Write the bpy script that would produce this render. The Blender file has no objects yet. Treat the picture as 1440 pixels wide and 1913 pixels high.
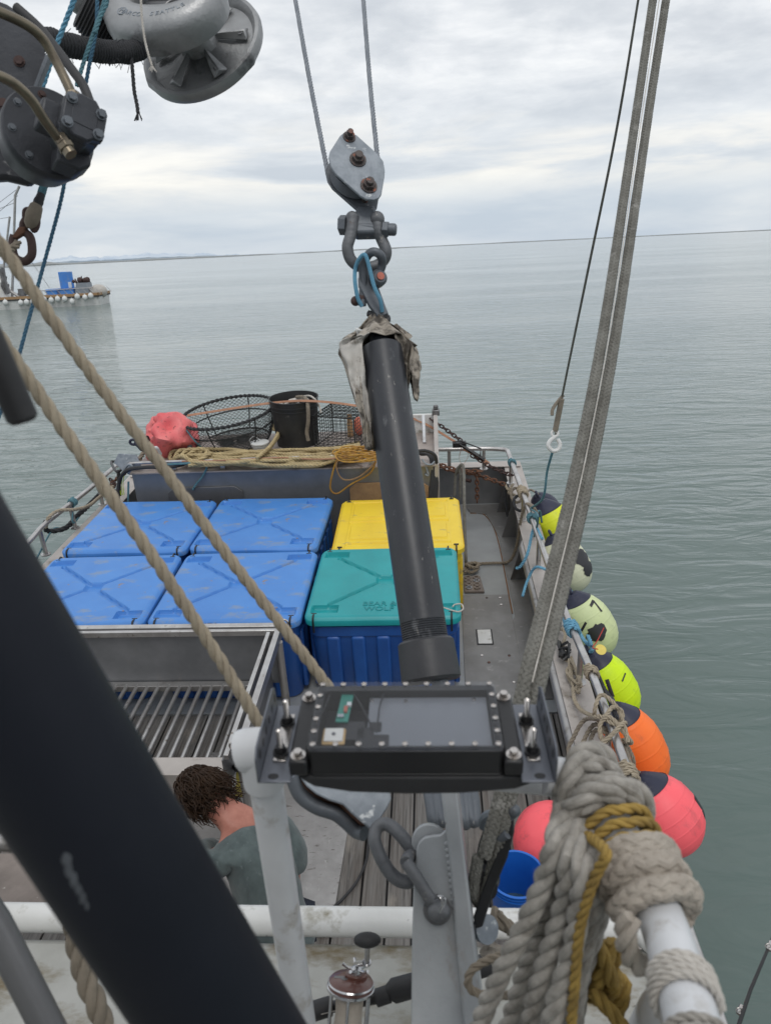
import bpy, math, random
import numpy as np
from mathutils import Vector, Matrix, Quaternion, noise
random.seed(7)
R = math.radians
scene = bpy.context.scene
COL = scene.collection

# ------------------------------------------------------------------ camera geometry
# The boat is trimmed about five degrees bow-down, so there are two frames: the sea's (world) and the boat's.
FPX = 1400.0
EYE = 3.95                                    # eye height above the working deck
def _ray(x, y): return np.array([(x-720)/FPX, -(y-956.5)/FPX, -1.0])
def _n(v): return v/np.linalg.norm(v)
_up = _n(np.cross(_ray(1440, 428), _ray(0, 497)))
if _up[1] < 0: _up = -_up
_aft = _n(_ray(800, 318)); _lat = _n(np.cross(_aft, _up)); _du = _n(np.cross(_lat, _aft))
MBT = np.array([_lat, _aft, _du])             # camera -> boat frame
MWD = np.array([_lat, np.cross(_up, _lat), _up])   # camera -> world frame
EYEP = np.array([0, 0, EYE])
def PD(x, y, D): return Vector(EYEP + MBT@_ray(x, y)*D)
def PZ(x, y, z): d = MBT@_ray(x, y); return Vector(EYEP + d*((z-EYE)/d[2]))
def PX(x, y, X): d = MBT@_ray(x, y); return Vector(EYEP + d*(X/d[0]))
def PY(x, y, Y): d = MBT@_ray(x, y); return Vector(EYEP + d*(Y/d[1]))
def WZ(x, y, z): d = MWD@_ray(x, y); return Vector(EYEP + d*((z-EYE)/d[2]))
def WDIR(x, y): return Vector(_n(MWD@_ray(x, y)))
_b2w = MWD@MBT.T
B2W = Matrix.Translation(EYEP)@Matrix([list(r) for r in _b2w]).to_4x4()@Matrix.Translation(-Vector(EYEP))
C2B = Matrix([list(r) for r in MBT])

cam_d = bpy.data.cameras.new('camera'); cam = bpy.data.objects.new('camera', cam_d); COL.objects.link(cam)
cam.matrix_world = Matrix.Translation(EYEP)@Matrix([list(r) for r in MWD]).to_4x4()
cam_d.sensor_fit = 'HORIZONTAL'; cam_d.sensor_width = 36; cam_d.lens = 36*FPX/1440
cam_d.clip_start = .02; cam_d.clip_end = 60000
cam_d.dof.use_dof = True; cam_d.dof.focus_distance = 4.2; cam_d.dof.aperture_fstop = 10
scene.camera = cam
scene.view_settings.view_transform = 'Standard'; scene.view_settings.look = 'None'
scene.view_settings.exposure = 0.2; scene.view_settings.gamma = 1

# ------------------------------------------------------------------ world: overcast sky
SUN_EL, SUN_AZ = R(62), R(165)
W = bpy.data.worlds.new('World'); scene.world = W; W.use_nodes = True
nt = W.node_tree; nt.nodes.clear()
def N(t, **kw):
    n = nt.nodes.new(t)
    for k, v in kw.items(): setattr(n, k, v)
    return n
def L(a, b): nt.links.new(a, b)
def MATH(op, a, b=None, c=None, clamp=False):
    n = N('ShaderNodeMath', operation=op); n.use_clamp = clamp
    for i, v in enumerate((a, b, c)):
        if v is None: continue
        if isinstance(v, (int, float)): n.inputs[i].default_value = v
        else: L(v, n.inputs[i])
    return n.outputs[0]
def RAMP(fac, stops, interp='LINEAR'):
    n = N('ShaderNodeValToRGB'); n.color_ramp.interpolation = interp
    e = n.color_ramp.elements
    while len(e) < len(stops): e.new(.5)
    for i, (p, c) in enumerate(stops):
        e[i].position = p; e[i].color = (*c, 1) if len(c) == 3 else c
    L(fac, n.inputs[0]); return n.outputs[0]
def MIXC(fac, a, b, mode='MIX'):
    n = N('ShaderNodeMix', data_type='RGBA', blend_type=mode)
    if isinstance(fac, (int, float)): n.inputs[0].default_value = fac
    else: L(fac, n.inputs[0])
    for i, v in ((6, a), (7, b)):
        if isinstance(v, tuple): n.inputs[i].default_value = (*v, 1)
        else: L(v, n.inputs[i])
    return n.outputs[2]
def CLOUDN(vec, scale, detail, rough=.55, dist=0.0):
    n = N('ShaderNodeTexNoise'); n.inputs['Scale'].default_value = scale; n.inputs['Detail'].default_value = detail
    n.inputs['Roughness'].default_value = rough; n.inputs['Distortion'].default_value = dist
    L(vec, n.inputs['Vector']); return n.outputs['Fac']
tc = N('ShaderNodeTexCoord'); sx = N('ShaderNodeSeparateXYZ'); L(tc.outputs['Generated'], sx.inputs[0])
zc = MATH('MAXIMUM', sx.outputs[2], 0.0)
den = MATH('ADD', zc, .17)
cb = N('ShaderNodeCombineXYZ'); L(MATH('DIVIDE', sx.outputs[0], den), cb.inputs[0]); L(MATH('DIVIDE', sx.outputs[1], den), cb.inputs[1])
cb2 = N('ShaderNodeCombineXYZ'); L(MATH('MULTIPLY', sx.outputs[0], 7.0), cb2.inputs[0]); L(MATH('MULTIPLY', sx.outputs[1], 7.0), cb2.inputs[1]); L(MATH('MULTIPLY', sx.outputs[2], 38.0), cb2.inputs[2])
c1 = CLOUDN(cb.outputs[0], 1.0, 7, .56, .35)
c2 = CLOUDN(cb.outputs[0], 3.4, 6, .6, .2)
cl = MATH('ADD', MATH('MULTIPLY', c1, .60), MATH('MULTIPLY', c2, .40))
high = RAMP(cl, [(.36, (.54, .575, .62)), (.46, (.66, .69, .725)), (.54, (.80, .82, .84)), (.62, (.94, .945, .94))])
low = CLOUDN(cb2.outputs[0], .55, 6, .55, .3)
band = RAMP(low, [(.36, (.53, .58, .64)), (.47, (.65, .69, .73)), (.55, (.80, .80, .78)), (.66, (.93, .91, .85))])
bank = RAMP(low, [(.38, (.50, .57, .65)), (.60, (.62, .67, .72)), (.75, (.74, .765, .78))])
f1 = MATH('MULTIPLY_ADD', zc, -9.0, 1.75, True)      # band up to ~0.19
f2 = MATH('MULTIPLY_ADD', MATH('ADD', zc, MATH('MULTIPLY', low, -.05)), -30.0, 1.55, True)   # low bank at the horizon
skyc = MIXC(f2, MIXC(f1, high, band), bank)
below = MATH('GREATER_THAN', 0.0, sx.outputs[2])
skyc = MIXC(below, skyc, (.30, .36, .37))
b1 = N('ShaderNodeBackground'); L(skyc, b1.inputs[0]); b1.inputs[1].default_value = 1.0
sky = N('ShaderNodeTexSky', sky_type='NISHITA'); sky.sun_disc = False; sky.sun_elevation = SUN_EL; sky.sun_rotation = SUN_AZ
b2 = N('ShaderNodeBackground'); L(sky.outputs[0], b2.inputs[0]); b2.inputs[1].default_value = .08
mx = N('ShaderNodeMixShader'); mx.inputs[0].default_value = .94; L(b2.outputs[0], mx.inputs[1]); L(b1.outputs[0], mx.inputs[2])
wo = N('ShaderNodeOutputWorld'); L(mx.outputs[0], wo.inputs[0])
sd = bpy.data.lights.new('sun', 'SUN'); sd.energy = .8; sd.angle = R(22); sd.color = (1, .97, .92)
sun = bpy.data.objects.new('sun', sd); COL.objects.link(sun)
_sdir = Vector((math.sin(SUN_AZ)*math.cos(SUN_EL), math.cos(SUN_AZ)*math.cos(SUN_EL), math.sin(SUN_EL)))
sun.rotation_euler = _sdir.to_track_quat('Z', 'Y').to_euler()

# ------------------------------------------------------------------ materials
def mk(name, c1, c2=None, sc=4.0, rough=.5, metal=0.0, bump=0.0, bsc=60.0, dirt=None, dirt2=None, stretch=(1, 1, 1), rvar=.0, detail=5, spec=None, coat=0, alpha=None, trans=0, ior=None, sheen=0):
    """c1..c2 mottled by noise; dirt=(colour, threshold, scale, softness[, stretch])"""
    global nt
    m = bpy.data.materials.new(name); m.use_nodes = True; nt = m.node_tree; nt.nodes.clear()
    out = N('ShaderNodeOutputMaterial'); b = N('ShaderNodeBsdfPrincipled'); L(b.outputs[0], out.inputs[0])
    t = N('ShaderNodeTexCoord')
    def co(st):
        mp = N('ShaderNodeMapping'); mp.inputs['Scale'].default_value = st; L(t.outputs['Object'], mp.inputs[0]); return mp.outputs[0]
    base = co(stretch)
    n1 = CLOUDN(base, sc, detail, .6)
    c2 = c2 or tuple(v*.82 for v in c1)
    col = RAMP(n1, [(.36, c1), (.66, c2)])
    rg = None
    for d in (dirt, dirt2):
        if not d: continue
        dc, th, ds, so = d[:4]
        f = CLOUDN(co(d[4]) if len(d) > 4 else base, ds, 7, .65)
        f = MATH('MULTIPLY', MATH('SUBTRACT', f, th), 1.0/so, None, True)
        col = MIXC(f, col, dc)
        rg = f
    L(col, b.inputs['Base Color'])
    if rvar:
        L(MATH('MULTIPLY_ADD', n1, rvar, rough-rvar*.5), b.inputs['Roughness'])
    else: b.inputs['Roughness'].default_value = rough
    b.inputs['Metallic'].default_value = metal
    if spec is not None: b.inputs['Specular IOR Level'].default_value = spec
    if coat: b.inputs['Coat Weight'].default_value = coat; b.inputs['Coat Roughness'].default_value = .15
    if sheen: b.inputs['Sheen Weight'].default_value = sheen
    if trans: b.inputs['Transmission Weight'].default_value = trans
    if ior: b.inputs['IOR'].default_value = ior
    if alpha is not None: b.inputs['Alpha'].default_value = alpha
    if bump:
        nb = CLOUDN(base, bsc, 4, .6)
        bp = N('ShaderNodeBump'); bp.inputs['Strength'].default_value = 1; bp.inputs['Distance'].default_value = bump
        L(nb, bp.inputs['Height']); L(bp.outputs[0], b.inputs['Normal'])
    return m
M = {}
M['alu'] = mk('aluminium', (.46, .45, .44), (.34, .33, .325), 3, .42, .75, .001, 90, dirt=((.20, .18, .16), .56, 6, .18), rvar=.2)
M['alu_pipe'] = mk('aluminium_pipe', (.58, .57, .56), (.42, .40, .39), 7, .33, .85, .0005, 120, dirt=((.24, .20, .17), .62, 22, .08), rvar=.25)
M['alu_cap'] = mk('aluminium_cap', (.50, .46, .43), (.40, .365, .34), 3, .5, .35, .001, 90, dirt=((.19, .16, .13), .57, 5, .14), dirt2=((.10, .08, .07), .70, 34, .05))
M['alu_dark'] = mk('aluminium_dark', (.20, .20, .205), (.145, .145, .15), 2.5, .42, .55, .0008, 60, dirt=((.10, .09, .08), .56, 4, .12, (1, 1, .3)), rvar=.2)
M['deck'] = mk('deck_paint', (.31, .325, .335), (.26, .27, .275), 2.5, .48, .15, .0008, 140, dirt=((.16, .14, .12), .64, 9, .1), dirt2=((.11, .095, .08), .71, 45, .05))
M['plate'] = mk('deck_plate_bare', (.25, .245, .24), (.19, .185, .18), 4, .45, .5, .0006, 120, dirt=((.33, .32, .31), .60, 14, .1), dirt2=((.11, .10, .09), .68, 30, .06))
M['scr_plate'] = mk('scratched_plate', (.38, .365, .355), (.27, .26, .25), 5, .42, .55, .001, 60, dirt=((.14, .12, .11), .60, 18, .07, (1, 3, 1)), dirt2=((.52, .50, .48), .62, 11, .08, (3, 1, 1)))
M['rustline'] = mk('rust_streak', (.24, .12, .05), (.16, .10, .07), 9, .8, 0, .001, 80)
M['gelcoat'] = mk('grimy_gelcoat', (.37, .37, .35), (.27, .27, .245), 4, .55, 0, .0015, 40, dirt=((.15, .12, .07), .50, 5, .16, (1, 2.2, 1)), dirt2=((.07, .06, .05), .69, 26, .05))
M['white'] = mk('white_paint', (.66, .67, .69), (.56, .57, .59), 6, .36, 0, .0003, 90, dirt=((.36, .33, .29), .57, 16, .16), dirt2=((.12, .10, .08), .69, 34, .03))
M['whiteworn'] = mk('worn_white_paint', (.68, .68, .67), (.58, .58, .56), 5, .42, 0, .0006, 60, dirt=((.27, .25, .19), .56, 9, .14), dirt2=((.12, .10, .085), .66, 24, .04))
M['mast'] = mk('mast_paint', (.40, .415, .43), (.31, .325, .34), 7, .42, .15, .0006, 80, dirt=((.24, .21, .18), .59, 12, .14, (1, .5, 1)), dirt2=((.10, .085, .07), .68, 40, .03))
M['black'] = mk('black_pipe', (.006, .008, .014), (.010, .012, .020), 3, .55, 0, .0004, 60, dirt=((.22, .23, .25), .72, 9, .10, (2.2, 2.2, .6)), spec=.28)
M['blackp'] = mk('black_plastic', (.012, .012, .013), (.018, .018, .02), 6, .38, 0, .0003, 90)
M['cyl'] = mk('dark_grey_cylinder', (.028, .030, .036), (.042, .045, .052), 4, .40, .1, .0004, 70, dirt=((.22, .21, .20), .66, 60, .03, (1.5, 1.5, .35)), dirt2=((.34, .35, .36), .56, 6, .2, (1.6, 1.6, .8)), rvar=.2)
M['cylcap'] = mk('cylinder_cap', (.035, .036, .040), (.05, .05, .055), 6, .45, .1, .0005, 70, dirt=((.45, .43, .38), .66, 15, .03, (2, 2, .5)))
M['galv'] = mk('galvanised', (.30, .33, .365), (.20, .225, .255), 26, .58, .25, .0006, 160, dirt=((.62, .64, .65), .63, 30, .06), dirt2=((.13, .125, .12), .67, 9, .06))
M['steel'] = mk('painted_steel', (.14, .155, .175), (.10, .11, .125), 9, .5, .35, .0008, 120, dirt=((.50, .48, .44), .645, 42, .03), dirt2=((.07, .065, .06), .64, 16, .1))
M['bolt'] = mk('brown_bolt', (.10, .085, .08), (.07, .06, .06), 30, .6, .4, .001, 200, dirt=((.34, .12, .07), .55, 50, .1))
M['rust'] = mk('rust', (.16, .075, .045), (.09, .045, .03), 25, .8, .2, .002, 160, dirt=((.30, .14, .06), .58, 40, .1))
M['rustd'] = mk('dark_rust', (.085, .05, .045), (.06, .038, .035), 25, .7, .3, .001, 160, dirt=((.32, .12, .05), .63, 26, .07))
M['redpin'] = mk('red_pin', (.50, .15, .10), (.36, .10, .07), 40, .6)
M['steel2'] = mk('weathered_steel', (.17, .175, .185), (.11, .115, .125), 18, .55, .4, .002, 90, dirt=((.33, .31, .29), .60, 40, .08), dirt2=((.10, .06, .045), .60, 26, .1))
M['castal'] = mk('cast_aluminium', (.36, .365, .37), (.24, .245, .25), 6, .45, .6, .0012, 80, dirt=((.09, .09, .095), .57, 7, .12), rvar=.2)
M['motor'] = mk('motor_paint', (.050, .053, .062), (.032, .034, .040), 8, .45, .3, .0008, 90, dirt=((.20, .20, .20), .66, 14, .08))
M['brassp'] = mk('bronze_pipe', (.24, .205, .15), (.15, .125, .095), 20, .38, .8, .0003, 90)
M['rubber'] = mk('rubber', (.020, .020, .022), (.03, .03, .032), 9, .6, 0, .0005, 90)
M['tan'] = mk('tan_rope', (.37, .315, .235), (.28, .235, .175), 25, .85, 0, .0012, 300, dirt=((.33, .20, .10), .64, 9, .12), dirt2=((.13, .10, .08), .72, 20, .05))
M['tand'] = mk('tan_rope_dirty', (.26, .22, .17), (.17, .145, .115), 18, .88, 0, .0012, 300)
M['whrope'] = mk('white_rope', (.40, .375, .34), (.22, .205, .18), 46, .85, 0, .0012, 420, dirt=((.15, .13, .11), .55, 24, .16), sheen=.2)
M['whbraid'] = mk('pale_braid', (.43, .385, .33), (.30, .26, .22), 22, .85, 0, .0012, 380, dirt=((.18, .145, .12), .60, 15, .12))
M['greyrope'] = mk('grey_braid', (.20, .195, .175), (.13, .125, .11), 22, .88, 0, .0008, 400, dirt=((.30, .29, .27), .62, 20, .1))
M['greywire'] = mk('grey_line', (.26, .28, .31), (.20, .22, .25), 30, .6, .2, .0005, 300)
M['pale_cord'] = mk('pale_cord', (.55, .52, .48), (.42, .39, .35), 30, .8, 0, .0006, 300)
M['yelrope'] = mk('yellow_rope', (.38, .25, .06), (.22, .145, .04), 40, .85, 0, .001, 350, dirt=((.02, .16, .15), .70, 22, .02))
M['hawser'] = mk('yellow_hawser', (.50, .40, .22), (.36, .28, .15), 12, .85, 0, .002, 200, dirt=((.28, .12, .06), .66, 9, .08))
M['orcord'] = mk('orange_cord', (.48, .27, .035), (.30, .14, .03), 12, .6)
M['teal'] = mk('teal_rope', (.10, .22, .26), (.065, .155, .19), 30, .85, 0, .0008, 300)
M['bluerope'] = mk('light_blue_rope', (.15, .36, .50), (.10, .26, .38), 30, .85, 0, .0008, 300, dirt=((.33, .38, .40), .63, 30, .1))
M['dkblue'] = mk('dark_blue_line', (.035, .10, .17), (.05, .14, .21), 30, .8, 0, .0006, 300)
M['blkrope'] = mk('black_rope', (.025, .027, .03), (.045, .045, .05), 30, .85, 0, .001, 300)
M['strap'] = mk('orange_strap', (.40, .21, .13), (.30, .15, .09), 12, .8)
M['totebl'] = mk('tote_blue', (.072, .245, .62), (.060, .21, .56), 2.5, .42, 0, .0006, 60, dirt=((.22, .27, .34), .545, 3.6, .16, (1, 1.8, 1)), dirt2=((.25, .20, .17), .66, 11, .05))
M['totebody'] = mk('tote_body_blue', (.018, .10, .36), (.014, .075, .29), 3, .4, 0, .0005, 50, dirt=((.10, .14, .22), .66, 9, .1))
M['toteye'] = mk('tote_yellow', (.80, .58, .030), (.72, .50, .03), 2.5, .42, 0, .0006, 60, dirt=((.40, .31, .12), .60, 5, .10, (1, 2, 1)))
M['totete'] = mk('tote_teal', (.012, .31, .33), (.010, .26, .28), 2.5, .4, 0, .0006, 60, dirt=((.13, .27, .27), .66, 6, .10))
M['navy'] = mk('navy_vinyl', (.016, .018, .042), (.022, .025, .052), 8, .5, 0, .001, 40)
def buoym(n, c, c2, d=None): return mk(n, c, c2, 3, .46, 0, .0009, 30, dirt=d, dirt2=(tuple(v*.5+.03 for v in c), .56, 9, .2, (1, 1, .5)), spec=.35)
M['b_yel'] = buoym('buoy_yellow', (.70, .75, .03), (.62, .67, .03))
M['b_neon'] = buoym('buoy_neon', (.62, .86, .010), (.55, .78, .012), ((.25, .28, .03), .68, 14, .05))
M['b_cream'] = buoym('buoy_cream', (.68, .69, .50), (.60, .61, .45), ((.28, .27, .19), .66, 9, .08))
M['b_green'] = buoym('buoy_pale_green', (.62, .69, .38), (.55, .62, .34), ((.20, .19, .10), .68, 10, .06))
M['b_orange'] = buoym('buoy_orange', (1.0, .20, .035), (.95, .175, .03))
M['b_pink'] = buoym('buoy_pink', (1.0, .145, .17), (.95, .12, .145))
M['b_pinkold'] = buoym('buoy_faded_pink', (.72, .13, .14), (.80, .22, .21), ((.20, .05, .05), .58, 24, .10))
M['b_salmon'] = buoym('buoy_salmon', (.80, .22, .14), (.70, .18, .12))
M['blackpaint'] = mk('black_paint_marks', (.018, .018, .022), (.03, .03, .035), 9, .5)
M['bucketbl'] = mk('bucket_blue', (.014, .13, .52), (.012, .11, .46), 4, .35, 0, 0)
M['bucketbk'] = mk('bucket_black', (.016, .017, .018), (.03, .03, .03), 6, .5, 0, .0006, 60, dirt=((.09, .085, .08), .62, 10, .1))
M['whiteplastic'] = mk('white_plastic', (.68, .69, .68), (.60, .61, .60), 8, .45)
M['netblack'] = mk('black_netting', (.012, .014, .014), (.03, .03, .03), 20, .8, dirt=((.14, .13, .11), .62, 30, .08))
M['hull'] = mk('hull_aluminium', (.40, .41, .42), (.32, .33, .34), 2, .45, .6)
M['board'] = None
M['scuff'] = mk('pale_scuff', (.10, .11, .125), (.05, .055, .065), 90, .6)
M['skin'] = mk('skin', (.44, .185, .135), (.34, .125, .09), 16, .5, 0, .0008, 180)
M['hair'] = mk('hair', (.022, .012, .007), (.042, .023, .013), 30, .6, spec=.2)
M['shirt'] = mk('shirt', (.095, .122, .122), (.062, .082, .084), 22, .92, 0, .003, 26, stretch=(1, 1, .35), dirt=((.15, .18, .18), .6, 60, .12), sheen=.2)
M['trouser'] = mk('trousers', (.03, .036, .055), (.045, .05, .07), 40, .92, 0, .003, 60, stretch=(3, 3, .4))
M['lock'] = mk('locker_side', (.25, .255, .265), (.175, .18, .19), 2.2, .45, .5, .0008, 60, dirt=((.25, .235, .22), .60, 3.5, .15, (1, 1, .4)), rvar=.2)
M['locktop'] = mk('locker_top', (.40, .35, .32), (.30, .26, .24), 3, .55, .2, .001, 60, dirt=((.18, .13, .11), .55, 7, .15))
M['bag'] = mk('dirty_bag', (.40, .36, .31), (.20, .17, .13), 18, .75, 0, .004, 18, dirt=((.055, .045, .035), .47, 22, .12), dirt2=((.035, .03, .025), .58, 60, .08))
M['bagpale'] = mk('bag_strap', (.55, .53, .50), (.42, .39, .35), 10, .7, 0, .003, 18, dirt=((.16, .13, .10), .54, 24, .1))
M['pcb'] = mk('circuit_board', (.03, .20, .15), (.04, .26, .20), 50, .4)
M['ceramic'] = mk('pale_patch_antenna', (.68, .66, .60), (.62, .60, .55), 20, .35)
M['amber'] = mk('amber_rim', (.55, .36, .15), (.5, .33, .14), 20, .4)
M['stain'] = mk('stainless', (.62, .58, .55), (.50, .47, .45), 40, .22, 1)
M['bracket'] = mk('grey_bracket', (.17, .18, .205), (.14, .15, .175), 12, .35, .5, .0003, 80, dirt=((.30, .30, .31), .68, 30, .08))
M['screen'] = mk('grey_panel', (.20, .21, .225), (.17, .178, .192), 5, .22)
M['teleg'] = mk('brown_reel', (.12, .045, .032), (.09, .035, .028), 16, .3, 0, 0, coat=.4)
M['chrome'] = mk('chrome', (.55, .55, .56), (.40, .40, .41), 30, .2, 1)
M['red'] = mk('red_tie', (.45, .03, .02), None, 10, .5)
M['tagy'] = mk('yellow_tag', (.72, .58, .12), (.66, .52, .10), 20, .5)
M['wood'] = mk('tan_wood', (.38, .24, .12), (.28, .17, .09), 10, .6)
M['hazy_sand'] = mk('far_sand_hazed', (.27, .28, .275), (.22, .24, .25), .02, .9)  # sand greyed, the haze of distance painted into its colour
M['hazy_snowhill'] = mk('far_hills_hazed', (.42, .50, .60), (.58, .64, .70), .0015, .95, stretch=(1, 1, 3))  # snowy blue-grey with the air's haze mixed into the colour
M['yglove'] = mk('yellow_handle', (.42, .36, .07), (.30, .26, .07), 30, .6)
M['brownt'] = mk('worn_brown_table', (.22, .185, .165), (.15, .125, .11), 6, .55, .1, .001, 60, dirt=((.50, .48, .45), .66, 26, .04), dirt2=((.07, .055, .05), .66, 14, .05))
def glassm(name, col, rough, tint):
    global nt
    m = bpy.data.materials.new(name); m.use_nodes = True; nt = m.node_tree; nt.nodes.clear()
    out = N('ShaderNodeOutputMaterial'); g = N('ShaderNodeBsdfGlossy'); g.inputs['Roughness'].default_value = rough
    t = N('ShaderNodeBsdfTransparent'); t.inputs[0].default_value = (*tint, 1)
    f = N('ShaderNodeFresnel'); f.inputs[0].default_value = 1.5; ge = N('ShaderNodeNewGeometry')
    fa = MATH('MULTIPLY', f.outputs[0], MATH('SUBTRACT', 1.0, ge.outputs['Backfacing']))
    mx = N('ShaderNodeMixShader'); L(fa, mx.inputs[0]); L(t.outputs[0], mx.inputs[1]); L(g.outputs[0], mx.inputs[2]); L(mx.outputs[0], out.inputs[0])
    return m
M['clear'] = glassm('clear_lid', (1, 1, 1), .06, (.93, .94, .96))
def watermat(name, deep, scale_list, rough=.05):
    global nt
    m = bpy.data.materials.new(name); m.use_nodes = True; nt = m.node_tree; nt.nodes.clear()
    out = N('ShaderNodeOutputMaterial'); b = N('ShaderNodeBsdfPrincipled'); L(b.outputs[0], out.inputs[0])
    t = N('ShaderNodeTexCoord')
    b.inputs['Roughness'].default_value = rough; b.inputs['IOR'].default_value = 1.333
    h = None
    def cov(rot, st):
        mp = N('ShaderNodeMapping'); mp.inputs['Scale'].default_value = st; mp.inputs['Rotation'].default_value = (0, 0, rot); L(t.outputs['Object'], mp.inputs[0]); return mp.outputs[0]
    patch = RAMP(CLOUDN(cov(.25, (.018, .055, 1)), 1.0, 4, .5, .6), [(.38, (.25,)*3), (.62, (1,)*3)])
    for rot, st, amp, dist, pm in scale_list:
        n = CLOUDN(cov(rot, st), 1.0, 3, .5, dist)
        v = MATH('MULTIPLY', n, amp)
        if pm: v = MATH('MULTIPLY', v, patch)
        h = v if h is None else MATH('ADD', h, v)
    bp = N('ShaderNodeBump'); bp.inputs['Strength'].default_value = 1; bp.inputs['Distance'].default_value = 1.0
    L(h, bp.inputs['Height']); L(bp.outputs[0], b.inputs['Normal'])
    big = CLOUDN(cov(0, (.03, .03, 1)), 1.0, 3, .5)
    L(RAMP(big, [(.35, deep), (.7, tuple(v*1.2 for v in deep))]), b.inputs['Base Color'])
    return m
M['sea'] = watermat('sea_water', (.108, .147, .137), [(.28, (.22, .8, 1), .085, .8, False), (-.15, (.8, 2.2, 1), .095, 1.4, True), (.3, (2.2, 5.0, 1), .016, 1.2, True)], .06)
M['bwater'] = watermat('bucket_water', (.03, .07, .12), [(0, (4, 4, 1), .002, 0, False)], .04)
def boardmat():
    global nt
    m = bpy.data.materials.new('weathered_boards'); m.use_nodes = True; nt = m.node_tree; nt.nodes.clear()
    out = N('ShaderNodeOutputMaterial'); b = N('ShaderNodeBsdfPrincipled'); L(b.outputs[0], out.inputs[0])
    t = N('ShaderNodeTexCoord'); oi = N('ShaderNodeObjectInfo')
    def co(st):
        mp = N('ShaderNodeMapping'); mp.inputs['Scale'].default_value = st; L(t.outputs['Object'], mp.inputs[0])
        L(MATH('MULTIPLY', oi.outputs['Random'], 13.0), mp.inputs['Location']); return mp.outputs[0]
    g = CLOUDN(co((60, 2.2, 10)), 1, 6, .65, .4); g2 = CLOUDN(co((14, .8, 4)), 1, 4, .6, .8); g3 = CLOUDN(co((5, 3, 5)), 1, 5)
    c = RAMP(g, [(.30, (.045, .04, .037)), (.5, (.135, .128, .12)), (.72, (.215, .205, .195))])
    c = MIXC(RAMP(g2, [(.45, (0,)*3), (.7, (.6,)*3)]), c, (.12, .10, .085))
    c = MIXC(RAMP(g3, [(.58, (0,)*3), (.72, (.55,)*3)]), c, (.30, .265, .225))
    L(c, b.inputs['Base Color']); b.inputs['Roughness'].default_value = .8
    bp = N('ShaderNodeBump'); bp.inputs['Distance'].default_value = .004; L(g, bp.inputs['Height']); L(bp.outputs[0], b.inputs['Normal'])
    return m
M['board'] = boardmat()

# ------------------------------------------------------------------ mesh builders
WMX = {}      # tracked matrices in the frame the thing was built in
def smooth(pts, n=8, closed=False):
    P = [Vector(p) for p in pts]
    if len(P) < 3: return [P[0].lerp(P[-1], i/n) for i in range(n+1)]
    out = []
    m = len(P)
    rng = range(m if closed else m-1)
    for i in rng:
        if closed: a, b, c, d = P[(i-1) % m], P[i], P[(i+1) % m], P[(i+2) % m]
        else:
            b, c = P[i], P[i+1]
            a = P[i-1] if i > 0 else b*2-c
            d = P[i+2] if i+2 < m else c*2-b
        for k in range(n):
            t = k/n; t2 = t*t; t3 = t2*t
            out.append(.5*((2*b)+(c-a)*t+(2*a-5*b+4*c-d)*t2+(3*b-a-3*c+d)*t3))
    if not closed: out.append(P[-1].copy())
    return out
def resample(P, step, closed=False):
    P = [Vector(p) for p in P]
    if closed: P = P+[P[0]]
    d = [0]
    for i in range(1, len(P)): d.append(d[-1]+(P[i]-P[i-1]).length)
    n = max(2, int(round(d[-1]/step))+1); out = []; j = 0
    for k in range(n):
        s = d[-1]*k/(n-1)
        while j < len(P)-2 and d[j+1] < s: j += 1
        t = (s-d[j])/max(1e-9, d[j+1]-d[j]); out.append(P[j].lerp(P[j+1], min(1, t)))
    if closed: out.pop()
    return out
def frames(P, closed=False):
    n = len(P); T = []
    for i in range(n):
        if closed: t = P[(i+1) % n]-P[(i-1) % n]
        else: t = P[min(i+1, n-1)]-P[max(i-1, 0)]
        T.append(t.normalized() if t.length > 1e-9 else Vector((0, 0, 1)))
    a = Vector((0, 0, 1)) if abs(T[0].z) < .9 else Vector((1, 0, 0))
    u = (a-T[0]*a.dot(T[0])).normalized(); F = []
    for i in range(n):
        u = (u-T[i]*u.dot(T[i]))
        u = u.normalized() if u.length > 1e-6 else T[i].orthogonal().normalized()
        F.append((T[i], u, T[i].cross(u)))
    return F
def mat_axis(o, z, x=None):
    z = Vector(z).normalized()
    x = Vector(x) if x is not None else (Vector((0, 0, 1)) if abs(z.z) < .95 else Vector((1, 0, 0))).cross(z)
    x = (x-z*x.dot(z)); x = x.normalized() if x.length > 1e-6 else z.orthogonal().normalized()
    y = z.cross(x)
    m = Matrix((x, y, z)).transposed().to_4x4(); m.translation = Vector(o); return m
def camframe(px, py, D, n=(0, 0, 1), up=(0, 1, 0)):
    n = Vector(n).normalized(); up = Vector(up); y = (up-n*up.dot(n)).normalized(); x = y.cross(n)
    m = (C2B@Matrix((x, y, n)).transposed()).to_4x4(); m.translation = PD(px, py, D); return m
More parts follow.
